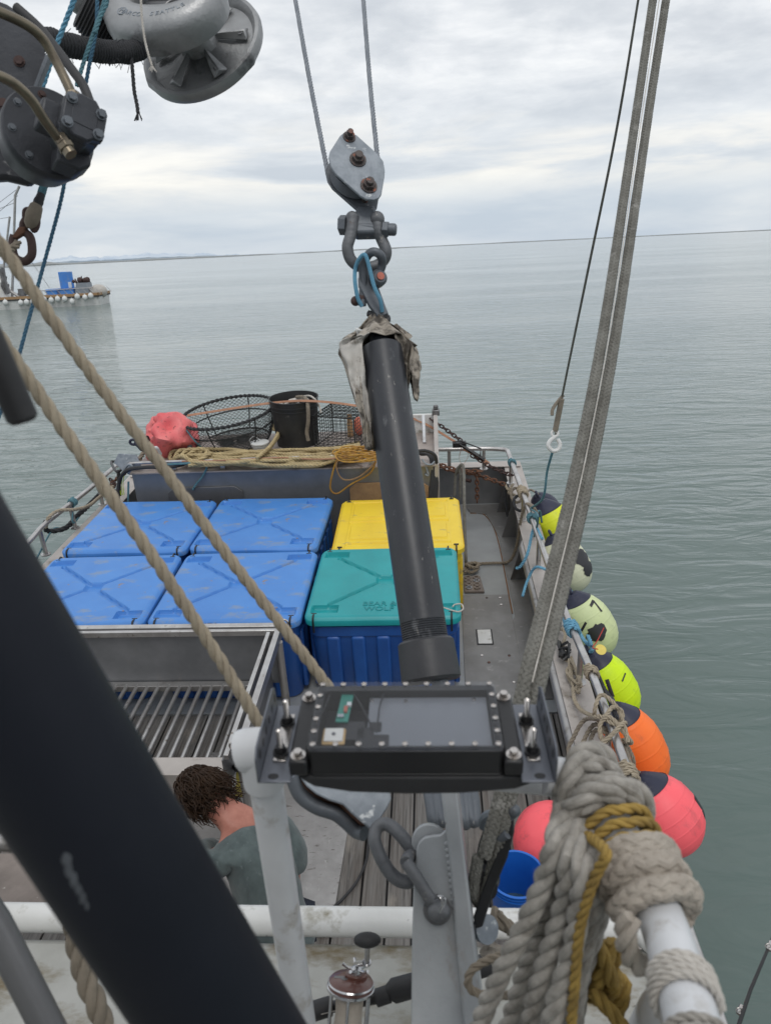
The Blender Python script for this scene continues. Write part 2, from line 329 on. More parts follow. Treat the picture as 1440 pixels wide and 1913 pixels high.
class MB:
    def __init__(s): s.v = []; s.f = []; s.M = None
    def av(s, vs):
        b = len(s.v)
        if s.M is not None: vs = [s.M@Vector(v) for v in vs]
        s.v += [tuple(v) for v in vs]; return b
    def box(s, c, d, m=None):
        c = Vector(c); vs = []
        for k in (-1, 1):
            for j in (-1, 1):
                for i in (-1, 1):
                    q = c+Vector((i*d[0]/2, j*d[1]/2, k*d[2]/2)); vs.append(m@q if m is not None else q)
        b = s.av(vs); s.f += [tuple(b+i for i in q) for q in ((0, 2, 3, 1), (4, 5, 7, 6), (0, 1, 5, 4), (2, 6, 7, 3), (0, 4, 6, 2), (1, 3, 7, 5))]; return s
    def box2(s, a, b): a = Vector(a); b = Vector(b); return s.box((a+b)/2, [abs(x) for x in (b-a)])
    def tube(s, P, r, seg=8, closed=False, caps=True, F=None, yarn=None):
        P = [Vector(p) for p in P]; F = F or frames(P, closed); n = len(P)
        rr = r if callable(r) else (lambda i: r[i]) if isinstance(r, (list, tuple)) else (lambda i: r)
        cs = [(math.cos(2*math.pi*k/seg), math.sin(2*math.pi*k/seg)) for k in range(seg)]
        vs = []
        for i in range(n):
            T, u, w = F[i]; ri = rr(i)
            if yarn:
                n_, amp, tw = yarn
                for k in range(seg):
                    th = 2*math.pi*k/seg; rq = ri*(1-amp+amp*abs(math.cos(n_*.5*th+tw*i))*2*1.0-amp*.3+.03*noise.noise(Vector((i*.35, k*1.1, ri*900)))); c, q = cs[k]; vs.append(P[i]+u*(c*rq)+w*(q*rq))
            else:
                for c, q in cs: vs.append(P[i]+u*(c*ri)+w*(q*ri))
        b = s.av(vs)
        for i in range(n if closed else n-1):
            a0 = b+i*seg; a1 = b+((i+1) % n)*seg
            for k in range(seg): s.f.append((a0+k, a0+(k+1) % seg, a1+(k+1) % seg, a1+k))
        if caps and not closed:
            s.f.append(tuple(b+k for k in reversed(range(seg)))); s.f.append(tuple(b+(n-1)*seg+k for k in range(seg)))
        return s
    def rope(s, P, r, pitch=None, strands=3, seg=6, closed=False, per=9, wob=0.0, yarn=None):
        pitch = pitch or r*6.5; P = resample(P, pitch/per, closed); F = frames(P, closed)
        L_ = 0; A = [0]
        for i in range(1, len(P)): L_ += (P[i]-P[i-1]).length; A.append(L_)
        if closed: pitch = L_/max(1, round(L_/pitch))
        off = r*.50; sr = r*.53 if strands == 3 else r*.46
        for k in range(strands):
            Q = []
            for i, p in enumerate(P):
                a = 2*math.pi*(A[i]/pitch+k/strands); T, u, w = F[i]; Q.append(p+u*(off*math.cos(a))+w*(off*math.sin(a)))
            s.tube(Q, sr, seg, closed, yarn=yarn)
        return s
    def fuzz(s, P, r, n, ln=.006, th=.00018, seed=0):
        rd = random.Random(seed); F = frames(P)
        for _ in range(n):
            i = rd.randrange(len(P)); a = rd.uniform(0, 6.283); T, u, w = F[i]; d = u*math.cos(a)+w*math.sin(a)
            p0 = P[i]+d*r*.86; t_ = (d*rd.uniform(.25, .8)+T*rd.uniform(-1, 1)+w*rd.uniform(-.4, .4)).normalized()*ln*rd.uniform(.5, 1.3); m_ = p0+t_*.5+T*rd.uniform(-.3, .3)*ln
            q = T.cross(d)*th; b0 = s.av([p0+q, p0-q, m_+q*.8, m_-q*.8, p0+t_]); s.f += [(b0, b0+1, b0+3, b0+2), (b0+2, b0+3, b0+4)]
        return s
    def braid(s, P, r, pitch=None, n=8, seg=5, per=20, flat=1.0, sw=None):
        pitch = pitch or r*8; P = resample(P, pitch/per); F = frames(P); A = [0]
        for i in range(1, len(P)): A.append(A[-1]+(P[i]-P[i-1]).length)
        sw = sw or r*math.pi/n*.92
        for dr in (-1, 1):
            for k in range(n):
                Q = []
                for i, p in enumerate(P):
                    a = dr*2*math.pi*A[i]/pitch+2*math.pi*k/n+(0 if dr > 0 else math.pi/n)
                    ro = r*(.86+.13*dr*math.cos(n*2*math.pi*A[i]/pitch))
                    T, u, w = F[i]; Q.append(p+u*(ro*math.cos(a))+w*(ro*math.sin(a)*flat))
                s.tube(Q, sw, seg)
        s.tube(P, r*.75, 8)
        return s
    def lathe(s, prof, m=None, seg=32, a0=0, a1=2*math.pi, rf=None):
        m = m or Matrix.Identity(4); full = abs(a1-a0-2*math.pi) < 1e-6; ns = seg if full else seg+1; vs = []
        for r, z in prof:
            for k in range(ns):
                a = a0+(a1-a0)*k/seg; q = rf(a, z) if rf else 1
                vs.append(m@Vector((r*q*math.cos(a), r*q*math.sin(a), z)))
        b = s.av(vs)
        for i in range(len(prof)-1):
            for k in range(seg):
                k2 = (k+1) % ns; s.f.append((b+i*ns+k, b+i*ns+k2, b+(i+1)*ns+k2, b+(i+1)*ns+k))
        if full:
            if prof[0][0] > 1e-5: s.f.append(tuple(b+k for k in reversed(range(ns))))
            if prof[-1][0] > 1e-5: s.f.append(tuple(b+(len(prof)-1)*ns+k for k in range(ns)))
        return s
    def cyl(s, a, b, r, seg=16, r2=None):
        a = Vector(a); b = Vector(b); return s.tube([a, b], [r, r if r2 is None else r2], seg)
    def sphere(s, c, r, m=None, seg=20, sq=(1, 1, 1)):
        pr = [(max(1e-4, math.sin(math.pi*i/12)), -math.cos(math.pi*i/12)) for i in range(13)]
        mm = Matrix.Translation(Vector(c))@((m.to_4x4() if m is not None else Matrix.Identity(4)))@Matrix.Diagonal((r*sq[0], r*sq[1], r*sq[2], 1))
        return s.lathe(pr, mm, seg)
    def prism(s, poly, z0, z1, m=None):
        m = m or Matrix.Identity(4); n = len(poly)
        b = s.av([m@Vector((x, y, z0)) for x, y in poly]+[m@Vector((x, y, z1)) for x, y in poly])
        s.f.append(tuple(b+i for i in reversed(range(n)))); s.f.append(tuple(b+n+i for i in range(n)))
        for i in range(n): j = (i+1) % n; s.f.append((b+i, b+j, b+n+j, b+n+i))
        return s
    def ringprism(s, outer, inner, z0, z1, m=None):
        m = m or Matrix.Identity(4); n = len(outer)
        b = s.av([m@Vector((x, y, z)) for z in (z0, z1) for pl in (outer, inner) for x, y in pl])
        o0, i0, o1, i1 = b, b+n, b+2*n, b+3*n
        for k in range(n):
            j = (k+1) % n; s.f += [(o0+k, o0+j, o1+j, o1+k), (i0+j, i0+k, i1+k, i1+j), (o1+k, o1+j, i1+j, i1+k), (o0+j, o0+k, i0+k, i0+j)]
        return s
    def hexbolt(s, m, r, h, washer=True):
        if washer: s.lathe([(r*1.35, 0), (r*1.35, h*.25), (0.0001, h*.25)], m, 20)
        return s.prism([(r*math.cos(a), r*math.sin(a)) for a in [k*math.pi/3 for k in range(6)]], h*.2, h, m)
    def surf(s, G, th=0.0):
        nu = len(G); nv = len(G[0]); b = s.av([p for row in G for p in row])
        for i in range(nu-1):
            for j in range(nv-1): s.f.append((b+i*nv+j, b+(i+1)*nv+j, b+(i+1)*nv+j+1, b+i*nv+j+1))
        return s
    def chain(s, P, L_, r, w=None, jit=0.0):
        P = resample(P, L_*.78); F = frames(P); w = w or L_*.32
        for i in range(len(P)-1):
            c = (P[i]+P[i+1])/2; T, u, v = F[i]; a = (math.pi/2)*(i % 2)+random.uniform(-jit, jit)
            uu = u*math.cos(a)+v*math.sin(a); hl = L_/2-w; Q = []
            for k in range(12):
                t = 2*math.pi*k/12; Q.append(c+T*(math.copysign(hl, math.cos(t)) + w*math.cos(t))+uu*(w*math.sin(t)))
            s.tube(Q, r, 6, True)
        return s
    def text(s, txt, size, m, depth=.001, align='CENTER'):
        cu = bpy.data.curves.new('t', 'FONT'); cu.body = txt; cu.size = size; cu.extrude = depth; cu.align_x = align; cu.align_y = 'CENTER'
        o = bpy.data.objects.new('t', cu); COL.objects.link(o)
        me = o.to_mesh(); vs = [m@v.co for v in me.vertices]; b = s.av(vs)
        s.f += [tuple(b+i for i in p.vertices) for p in me.polygons]
        o.to_mesh_clear(); bpy.data.objects.remove(o); bpy.data.curves.remove(cu); return s
    def build(s, name, mat, parent=None, label=None, bev=0, angle=38, origin=None, kind=None, subs=0, flat=False, recalc=False):
        me = bpy.data.meshes.new(name)
        A = np.array(s.v, dtype=float)
        if parent is not None: pm = WMX[parent.name]
        else:
            if origin is None: origin = Vector(((A[:, 0].min()+A[:, 0].max())/2, (A[:, 1].min()+A[:, 1].max())/2, A[:, 2].min()))
            pm = origin if isinstance(origin, Matrix) else Matrix.Translation(origin)
        inv = np.array(pm.inverted()); A = A@inv[:3, :3].T+inv[:3, 3]
        me.from_pydata(A.tolist(), [], s.f); me.update()
        if recalc:
            import bmesh
            bm = bmesh.new(); bm.from_mesh(me); bmesh.ops.recalc_face_normals(bm, faces=bm.faces); bm.to_mesh(me); bm.free()
        if not flat:
            me.polygons.foreach_set('use_smooth', [True]*len(me.polygons)); me.set_sharp_from_angle(angle=R(angle))
        me.materials.append(M[mat] if isinstance(mat, str) else mat)
        o = bpy.data.objects.new(name, me); COL.objects.link(o)
        if parent is not None: o.parent = parent; WMX[o.name] = pm
        else: o.matrix_world = pm; WMX[o.name] = pm
        if bev:
            md = o.modifiers.new('b', 'BEVEL'); md.width = bev; md.segments = 2; md.limit_method = 'ANGLE'; md.angle_limit = R(40)
        if subs: md = o.modifiers.new('s', 'SUBSURF'); md.levels = subs; md.render_levels = subs
        if label: o['label'] = label
        if kind: o['kind'] = kind
        return o
def tag(o, label, cat, group=None):
    o['label'] = label; o['category'] = cat
    if group: o['group'] = group
    return o
def thing(name, label, cat, m=(0, 0, 0), group=None):
    o = bpy.data.objects.new(name, None); COL.objects.link(o); o.empty_display_size = .1
    if not isinstance(m, Matrix): m = Matrix.Translation(Vector(m))
    o.matrix_world = m; WMX[o.name] = m; return tag(o, label, cat, group)
def clone(root, m, label, group=None):
    c = root.copy(); COL.objects.link(c); c.matrix_world = m; WMX[c.name] = m; c['label'] = label
    if group: c['group'] = group
    def rec(a, b):
        for ch in a.children:
            d = ch.copy(); COL.objects.link(d); d.parent = b; WMX[d.name] = m; rec(ch, d)
    rec(root, c); return c
WORLD_OBJS = set()

# ================================================================== SETTING
SEA_Z = -.3
b = MB(); b.v = [(-30000, -2000, SEA_Z), (30000, -2000, SEA_Z), (30000, 32000, SEA_Z), (-30000, 32000, SEA_Z)]; b.f = [(0, 1, 2, 3)]
sea = b.build('sea', 'sea', kind='structure', origin=Vector((0, 0, SEA_Z))); WORLD_OBJS.add(sea.name)
def landstrip(name, mat, x0, x1, dist, hfun, depth):
    b = MB(); G = []
    n = 240
    for k in range(n+1):
        px = x0+(x1-x0)*k/n; d = WDIR(px, 470); d.z = 0; d.normalize(); a = Vector((0, 0, SEA_Z))+d*dist; c = a+d*depth
        h = max(0.05, hfun(px)); m_ = a.lerp(c, .35)
        G.append([Vector((a.x, a.y, SEA_Z-1)), Vector((a.x, a.y, SEA_Z+.3*h)), Vector((m_.x, m_.y, SEA_Z+h)), Vector((c.x, c.y, SEA_Z-1))])
    b.surf(G); o = b.build(name, mat, kind='structure', origin=Vector((0, 0, SEA_Z))); WORLD_OBJS.add(o.name)
nz = lambda x, s, seed=0: noise.noise(Vector((x*s, seed, 0)))
landstrip('sand_spit', 'hazy_sand', -400, 800, 2600, lambda x: 5.0+3*nz(x, .02)+(9*math.exp(-((x-78)/20)**2) if x > 0 else 6)-max(0, (x-300))*.011, 500)
landstrip('low_shore', 'hazy_sand', 560, 1900, 3800, lambda x: 3.6+3.2*nz(x, .013, 3)-max(0, 640-x)*.05, 400)
landstrip('hills', 'hazy_snowhill', -500, 560, 24000, lambda x: 150+80*nz(x, .035, 5)+55*nz(x, .11, 8)-max(0, x-330)*1.2, 3000)

# ================================================================== FISHING BOAT (boat frame, z = 0 is the aft deck)
boat = thing('fishing_boat', 'aluminium workboat we stand on, its open aft deck carrying fish totes', 'boat', (-1.4, 4.5, -.9))
XL, XR, YS = -4.05, 1.12, 9.05
# hull: flared sides and transom
b = MB()
sec = []
for y, xl, xr in ((-3.0, XL+.05, XR-.05), (2, XL, XR), (5, XL, XR), (YS, XL+.12, XR-.12)):
    sec.append([Vector((xl, y, .44)), Vector((xl+.12, y, -.25)), Vector((xl+.30, y, -1.25)), Vector((xr-.30, y, -1.25)), Vector((xr-.12, y, -.25)), Vector((xr, y, .44))])
b.surf(sec); k = len(b.v); b.f.append(tuple(range(k-6, k))); b.f.append(tuple(range(0, 6)))
b.build('hull', 'hull', boat)
# deck
b = MB(); b.box2((XL+.14, 4.80, -.05), (.92, YS-.1, 0)); b.build('deck', 'deck', boat)
b = MB()
poly = [(.70, 4.95), (.905, 4.95), (.905, 8.85), (.36, 8.85), (.42, 8.62), (.62, 8.55), (.72, 7.9), (.73, 6.2), (.70, 6.12)]
b.prism(poly, .001, .012); b.build('deck_edge_plate', 'plate', boat, bev=.002)
b = MB(); b.tube(smooth([(.42, 8.60, .004), (.60, 8.53, .004), (.70, 7.9, .004), (.71, 6.25, .004)], 6), .007, 5); b.build('rusty_seam', 'rustline', boat, label='rusty seam between the deck plates')
b = MB(); b.prism([(.20, 4.86), (.705, 4.86), (.70, 6.60), (.23, 6.60)], .001, .010)
hp = b.build('hatch_plate', 'plate', boat, bev=.002, label='grey bare metal plate screwed to the side deck')
def scr(x, y, z, r=.012, mat='stain'):
    b = MB(); b.lathe([(r, 0), (r*.9, r*.35), (.0001, r*.4)], Matrix.Translation((x, y, z)), 10); return b
for px, py in ((936, 1130), (913, 1238), (900, 1225), (951, 1225), (960, 1275), (909, 1117), (934, 1117)):
    p = PZ(px, py, .01); o = scr(p.x, p.y, .010, .014).build('screw', 'bolt' if px % 2 else 'stain', hp)
p = PZ(905, 1190, .012)
b = MB(); b.box(p+Vector((0, 0, .004)), (.125, .225, .008)); b.build('hatch_cover', 'whiteworn', hp, bev=.02, label='small pale cover plate in the side deck')
b = MB(); b.box(p, (.15, .25, .004)); b.build('cover_gasket', 'rubber', hp, bev=.001)
# scupper block with sockets
p = PZ(883, 1093, .01)
b = MB(); outer = [(p.x-.09, p.y-.16), (p.x+.11, p.y-.16), (p.x+.085, p.y+.15), (p.x-.09, p.y+.15)]; b.prism(outer, .006, .03)
sc_ = b.build('socket_plate', 'brownt', boat, bev=.004, label='dirty metal plate with round sockets beside the teal tote')
for i in range(2):
    for j in range(4):
        b = MB(); b.lathe([(.034, 0), (.034, .015), (.020, .015), (.020, .002)], Matrix.Translation((p.x-.045+i*.085, p.y-.10+j*.07, .03)), 14)
        b.build('socket', 'chrome' if (i, j) in ((0, 0), (1, 2)) else 'brownt', sc_)
# wooden boards forward of the plates
xs = XL+.16; k = 0
while xs < .90:
    w = .142; b = MB(); b.box2((xs, .8, -.045), (min(xs+w, .915), 4.79, -.006))
    o = b.build('deck_board', 'board', boat, bev=.004); xs += w+.012; k += 1
b = MB(); b.box2((XL+.14, .8, -.09), (.915, 4.80, -.06)); b.build('under_deck', 'blackp', boat)
b = MB(); b.prism([(-1.75, 2.92), (-.66, 2.92), (-.61, 4.35), (-1.75, 4.35)], -.004, .004)
pl = b.build('scratched_floor_plate', 'scr_plate', boat, bev=.001, label='scratched bare plate laid over the deck boards')
for px, py in ((560, 1562), (612, 1702), (545, 1700)):
    p = PZ(px, py, .004); scr(p.x, p.y, .004, .013).build('screw', 'stain', pl)
b = MB(); b.box2((-1.75, 2.86, -.004), (-.65, 2.915, .02)); b.build('plate_lip', 'brownt', boat)
# bulwarks: starboard-side wall, cap, lip
for side in (1, -1):
    X0, X1 = (.905, 1.08) if side > 0 else (-3.80, -3.99)
    b = MB(); b.box2((X0+side*.01, -2, 0), (X0+side*.03, YS-.12, .50)); b.build('bulwark', 'alu', boat, bev=.002)
    b = MB(); b.box2((X0-side*.045, -2, .50), (X1, YS, .512)); b.build('gunwale', 'alu_cap', boat, bev=.003)
    b = MB(); b.tube([(X0-side*.05, -2, .455), (X0-side*.05, 6.75, .455), (X0-side*.02, 6.86, .455)], .042, 12); b.build('gunwale_lip', 'alu', boat, label='rounded inner lip of the gunwale')
# gussets inside the starboard bulwark
for y in (5.2, 6.9, 7.9, 8.6):
    b = MB(); b.prism([(0, 0), (-.16, 0), (-.045, .45), (0, .45)], -.006, .006, Matrix(((1, 0, 0, .914), (0, 0, 1, y), (0, 1, 0, .012), (0, 0, 0, 1)))); b.build('gusset', 'alu_dark', boat)
# transom wall + cap
b = MB(); b.box2((XL+.14, 8.90, 0), (1.0, 8.94, .52)); b.build('transom', 'lock', boat, bev=.003)
b = MB(); b.box2((XL+.1, 8.84, .52), (1.06, 9.02, .532)); b.build('transom_cap', 'alu_cap', boat, bev=.003)
# side deck floor under the left wall is hidden. rails
def rail(pts, r=.027, posts=(), base=.51, name='side_rail', lab=None):
    P = smooth(pts, 8); b = MB(); b.tube(P, r, 14); o = b.build(name, 'alu_pipe', boat, label=lab)
    for t in posts:
        q = min(P, key=lambda p: abs(p.y-t[0])+abs(p.x-t[1])) if isinstance(t, tuple) else min(P, key=lambda p: abs(p.y-t))
        b = MB(); b.tube([(q.x-.0, q.y, base), q], r*.85, 12); b.lathe([(r*1.9, 0), (r*1.9, .01), (r, .012)], Matrix.Translation((q.x, q.y, base)), 14); b.build('stanchion', 'alu_pipe', o)
    return P
RZ = .80
railpts = [PZ(x, y, RZ) for x, y in ((948, 842), (962, 880), (978, 925), (1001, 990), (1027, 1065), (1052, 1135), (1082, 1205), (1112, 1275), (1143, 1360), (1172, 1440), (1200, 1510), (1235, 1600))]
railpts += [Vector((railpts[-1].x+.01, railpts[-1].y-1.0, RZ)), Vector((railpts[-1].x-.02, railpts[-1].y-2.5, RZ))]
RS = rail(railpts, posts=(8.3, 7.3, 6.25, 5.25, 4.5, 3.75, 2.9, 2.0), lab='round aluminium rail on the right side of the deck')
sr0 = railpts[0]
rail([sr0, Vector((sr0.x-.05, sr0.y+.05, RZ)), Vector((.6, sr0.y+.10, RZ)), Vector((.02, sr0.y+.12, RZ))], posts=((8.85, .62), (8.85, .16)), base=.0+.53, name='stern_rail')
lrail = [PZ(x, y, RZ) for x, y in ((320, 858), (262, 862), (222, 868), (205, 880), (165, 915), (110, 958), (78, 985), (20, 1045))]
lrail += [Vector((lrail[-1].x, 3.0, RZ))]
LS = rail(lrail, posts=(8.0, 7.35, 6.7, 5.9), lab='round aluminium rail on the left side of the deck')
# stern locker
b = MB(); b.box2((-3.38, 7.62, .0), (-.02, 8.82, 1.03)); lk = b.build('stern_locker', 'lock', boat, bev=.006, label='long grey metal locker across the stern')
b = MB(); b.box2((-3.40, 7.59, 1.033), (0.0, 8.86, 1.052)); b.build('locker_lid', 'locktop', lk, bev=.004)
b = MB(); b.tube(smooth([(-3.42, 7.95, 1.10), (-3.36, 7.66, 1.14), (-3.15, 7.63, 1.16), (-.9, 7.66, 1.16), (-.2, 7.66, 1.16)], 6), .018, 10)
for x in (-2.9, -2.35, -1.8, -1.25, -.7, -.3): b.box((x, 7.66, 1.10), (.05, .02, .09))
b.build('tie_rail', 'alu_pipe', lk)
for x0, x1, mt in ((-3.0, -2.15, 'alu_dark'), (-.95, -.08, 'wood')):
    b = MB(); pr = [(x0, .45), (x1, .45), (x1, .80), (x1-.08, .86), (x0+.08, .86), (x0, .80)]
    b.prism(pr, 0, .02, Matrix(((1, 0, 0, 0), (0, 0, -1, 7.615), (0, 1, 0, 0), (0, 0, 0, 1)))); b.build('locker_panel', mt, lk, bev=.003)
# raised side plate at the right end of the locker
b = MB(); gp = [(7.60, .55), (8.75, .55), (8.78, 1.26), (8.55, 1.30), (7.9, 1.10), (7.6, 1.06)]
b.prism(gp, 0, .05, Matrix(((0, 0, 1, -.01), (1, 0, 0, 0), (0, 1, 0, 0), (0, 0, 0, 1)))); b.build('end_plate', 'alu_cap', lk, bev=.008, label='pale upright plate at the right end of the locker')
b = MB(); b.box2((-.55, 8.70, 1.05), (.02, 8.74, 1.28)); b.build('back_plate', 'whiteworn', lk, bev=.004)
b = MB(); b.tube([(-.12, 8.3, 1.06), (-.13, 8.6, 1.30)], .02, 10); b.build('brace', 'white', lk)
b = MB(); b.box((.02, 8.72, 1.30), (.09, .09, .07)); b.lathe([(.03, 0), (.03, .05), (.0001, .055)], Matrix.Translation((.02, 8.72, 1.335)), 10); b.build('chain_bracket', 'alu_dark', lk, bev=.01)
b = MB(); b.tube([(.30, 8.89, .36), (.44, 8.80, .36)], .022, 10); b.build('pin', 'rustd', boat)
# bracket at the left end
b = MB(); b.prism([(0, 0), (.22, .02), (.16, .18), (-.04, .2), (-.10, .1)], 0, .03, mat_axis(PZ(232, 880, 1.05), (0, -1, .3), (1, 0, 0))); b.build('corner_bracket', 'galv', lk, bev=.004)

# cabin top
CZ = 2.28
b = MB(); b.box2((-3.4, -2.2, CZ-.10), (.50, 1.20, CZ-.0)); ct = b.build('cabin_top', 'gelcoat', boat, bev=.02, label='grimy off-white cabin top under the flybridge rail')
b = MB(); b.box2((-3.2, -2.0, .0), (.38, .80, CZ-.11)); b.build('cabin_wall', 'whiteworn', boat, bev=.02)
b = MB(); P = [PZ(x, y, CZ+.03) for x, y in ((-180, 1690), (20, 1712), (300, 1726), (540, 1752), (770, 1768), (960, 1782))]
P = [Vector((p.x, 1.235, CZ+.02)) for p in P]; P[-1].x = .44
P.append(Vector((.50, 1.17, CZ+.02))); P.append(Vector((.52, 1.05, CZ+.02))); P.append(Vector((.52, -2, CZ+.02)))
b.tube(P, .034, 16); b.build('roof_rim', 'whiteworn', ct, label='chipped white pipe along the edge of the cabin top')
# added roof, wall and posts behind the eye, blocking sky light on the foreground
b = MB(); b.box2((-3.1, -2.9, EYE+.42), (.46, -.20, EYE+.47)); hd_ = b.build('added_shade_roof', 'whiteworn', boat, bev=.015)
b = MB(); b.box2((-3.0, -.78, CZ+.002), (.40, -.74, EYE+.41)); b.build('added_shade_wall', 'whiteworn', boat, bev=.004)
for x in (-3.0, .38):
    b = MB(); b.tube([(x, -.26, CZ+.002), (x, -.26, EYE+.42)], .022, 12); b.build('added_roof_post', 'white', boat)
# flybridge rail: post, top rail, elbow, and the run along the right
FR = thing('flybridge_rail', 'white pipe handrail in the foreground, the black box clamped on it', 'handrail', PD(480, 1900, 1.0))
PR = .0215
rl = PZ(472, 1400, 3.312); rr_ = PZ(1012, 1448, 3.312)
b = MB(); b.tube([rl+Vector((-.018, 0, 0)), rl, rr_], PR*1.04, 20); b.build('top_rail', 'white', FR)
pb = Vector((rl.x+.008, rl.y, CZ+.002)); pt = rl.copy(); pt.x += .010
b = MB(); b.tube([pt, pb], [PR*.98, PR*.98], 20); b.build('post', 'white', FR)
b = MB(); b.tube(smooth([rl+Vector((.034, 0, 0)), rl+Vector((0, 0, .0)), rl+Vector((-.016, 0, -.004))], 6), PR*1.22, 20); b.lathe([(PR*1.2, 0), (PR*1.24, .006), (PR*1.2, .06)], mat_axis(rl+Vector((.009, 0, -.055)), (0, 0, 1)), 24)
b.build('elbow', 'white', FR, bev=.002)
ra = [rr_, PD(1068, 1458, .865), PD(1110, 1490, .84), PD(1155, 1560, .80), PD(1203, 1650, .755), PD(1236, 1720, .725), PD(1262, 1800, .67), PD(1287, 1890, .615), PD(1330, 2060, .54)]
RAILA = smooth(ra, 8)
b = MB(); b.tube(RAILA, PR*1.04, 24); b.build('side_pipe', 'white', FR)
b = MB(); q = PD(1228, 1707, .66); T_ = (ra[5]-ra[4]).normalized(); 
nrm = (Vector((0, 0, 1))-T_*T_.z).normalized(); m_ = mat_axis(ra[4].lerp(ra[5], .75)+nrm*(PR*1.035), nrm); b.lathe([(.0032, 0), (.0032, .0006), (.0001, .0007)], m_, 16); b.build('rivet', 'alu_dark', FR)
# gusset plate under the right pipe
b = MB(); b.tube([PD(1268, 1850, .70), PD(1232, 1885, .80), PZ(1175, 1960, CZ)], [.019, .021, .024], 18); b.build('brace_pipe', 'white', FR)

# ---- white mast leg with padeye
mf = camframe(835, 1700, 1.12, (-.10, .20, .97), (0, 1, 0))
def cf(px, py, D=1.12): return ((px-835)/FPX*D, -(py-1700)/FPX*D)
ml = thing('mast_leg', 'white welded box post with a padeye, rising from the cabin top at bottom centre', 'mast post', mf)
web = [cf(771, 1990), cf(770, 1760), cf(771, 1700), cf(772, 1650), cf(776, 1612)]
web += [cf(776+30*(1-math.cos(a)), 1600-28*math.sin(a)) for a in [R(t) for t in (5, 30, 60, 90)]]+[cf(822, 1570), cf(831, 1562), cf(834, 1545), cf(826, 1480), cf(800, 1400), cf(850, 1400), cf(852, 1490), cf(885, 1990)]
b = MB(); b.prism(web, -.012, 0, mf); b.build('web_plate', 'mast', ml, bev=.002)
fl = [cf(818, 1400), cf(850, 1400), cf(856, 1500), cf(868, 1600), cf(885, 1740), cf(918, 1990), cf(876, 1990), cf(850, 1740), cf(838, 1600), cf(824, 1500)]
b = MB(); b.prism(fl, -.10, .010, mf); b.build('post_flange', 'mast', ml, bev=.004)
b = MB()
for i in range(30):
    t = i/29; x = 836+(878-836)*t; y = 1585+(1900-1585)*t; q = cf(x, y); b.sphere(mf@Vector((q[0], q[1], .001)), .0062, mf.to_3x3().to_4x4(), 8, (1, .8, .5))
b.build('weld_bead', 'mast', ml, label='row of weld ripples')
b = MB(); b.prism([(cf(800, 1600)[0]+.028*math.cos(a), cf(800, 1590)[1]+.028*math.sin(a)) for a in np.linspace(0, 2*math.pi, 24)[:-1]], -.030, -.018, mf); b.build('back_padeye', 'mast', ml, bev=.002)

# ================================================================== DECK CARGO
# ---- fish totes
TW, TD, TH = 1.235, 1.20, .80
def rrect(w, d, r, n=5):
    out = []
    for cx, cy, a0 in ((w/2-r, d/2-r, 0), (-w/2+r, d/2-r, 90), (-w/2+r, -d/2+r, 180), (w/2-r, -d/2+r, 270)):
        for k in range(n+1): a = R(a0+90*k/n); out.append((cx+r*math.cos(a), cy+r*math.sin(a)))
    return out
def stp(e, x): return min(1, max(0, x/e))
def lid_x(u, v):      # moulded X grooves, centre cup, corner pockets; u, v in -.5 .. .5
    d = 0
    au, av = abs(u), abs(v)
    # diagonals run from the corner pockets to the centre
    q = abs(au*.93-av)/1.36
    if au > .04: d = max(d, 1.1-1.1*stp(.006, q-.011))
    if au > .36 or av > .36: d = 0
    hx, hy = max(0, au-.030), max(0, av-.034); d = max(d, 1.5*(1-stp(.012, math.hypot(hx, hy)-.022)))
    cx, cy = au-.375, av-.385
    inside = min(.085-abs(cx)+.0, .045-abs(cy))
    if au > .29 and av > .34: d = max(d, 1.7*stp(.012, inside+.004))
    return -.023*d
def lid_y(u, v):
    au = abs(u); d = 0
    for c in (.0, .40, -.40):
        if abs(v-c) < .016 and au < .40: d = .7
    if au > .40: d = .5
    if abs(v) > .46: d = .3
    return -.016*d + (.012 if abs(abs(v)-.2) < .13 and au < .38 else 0)
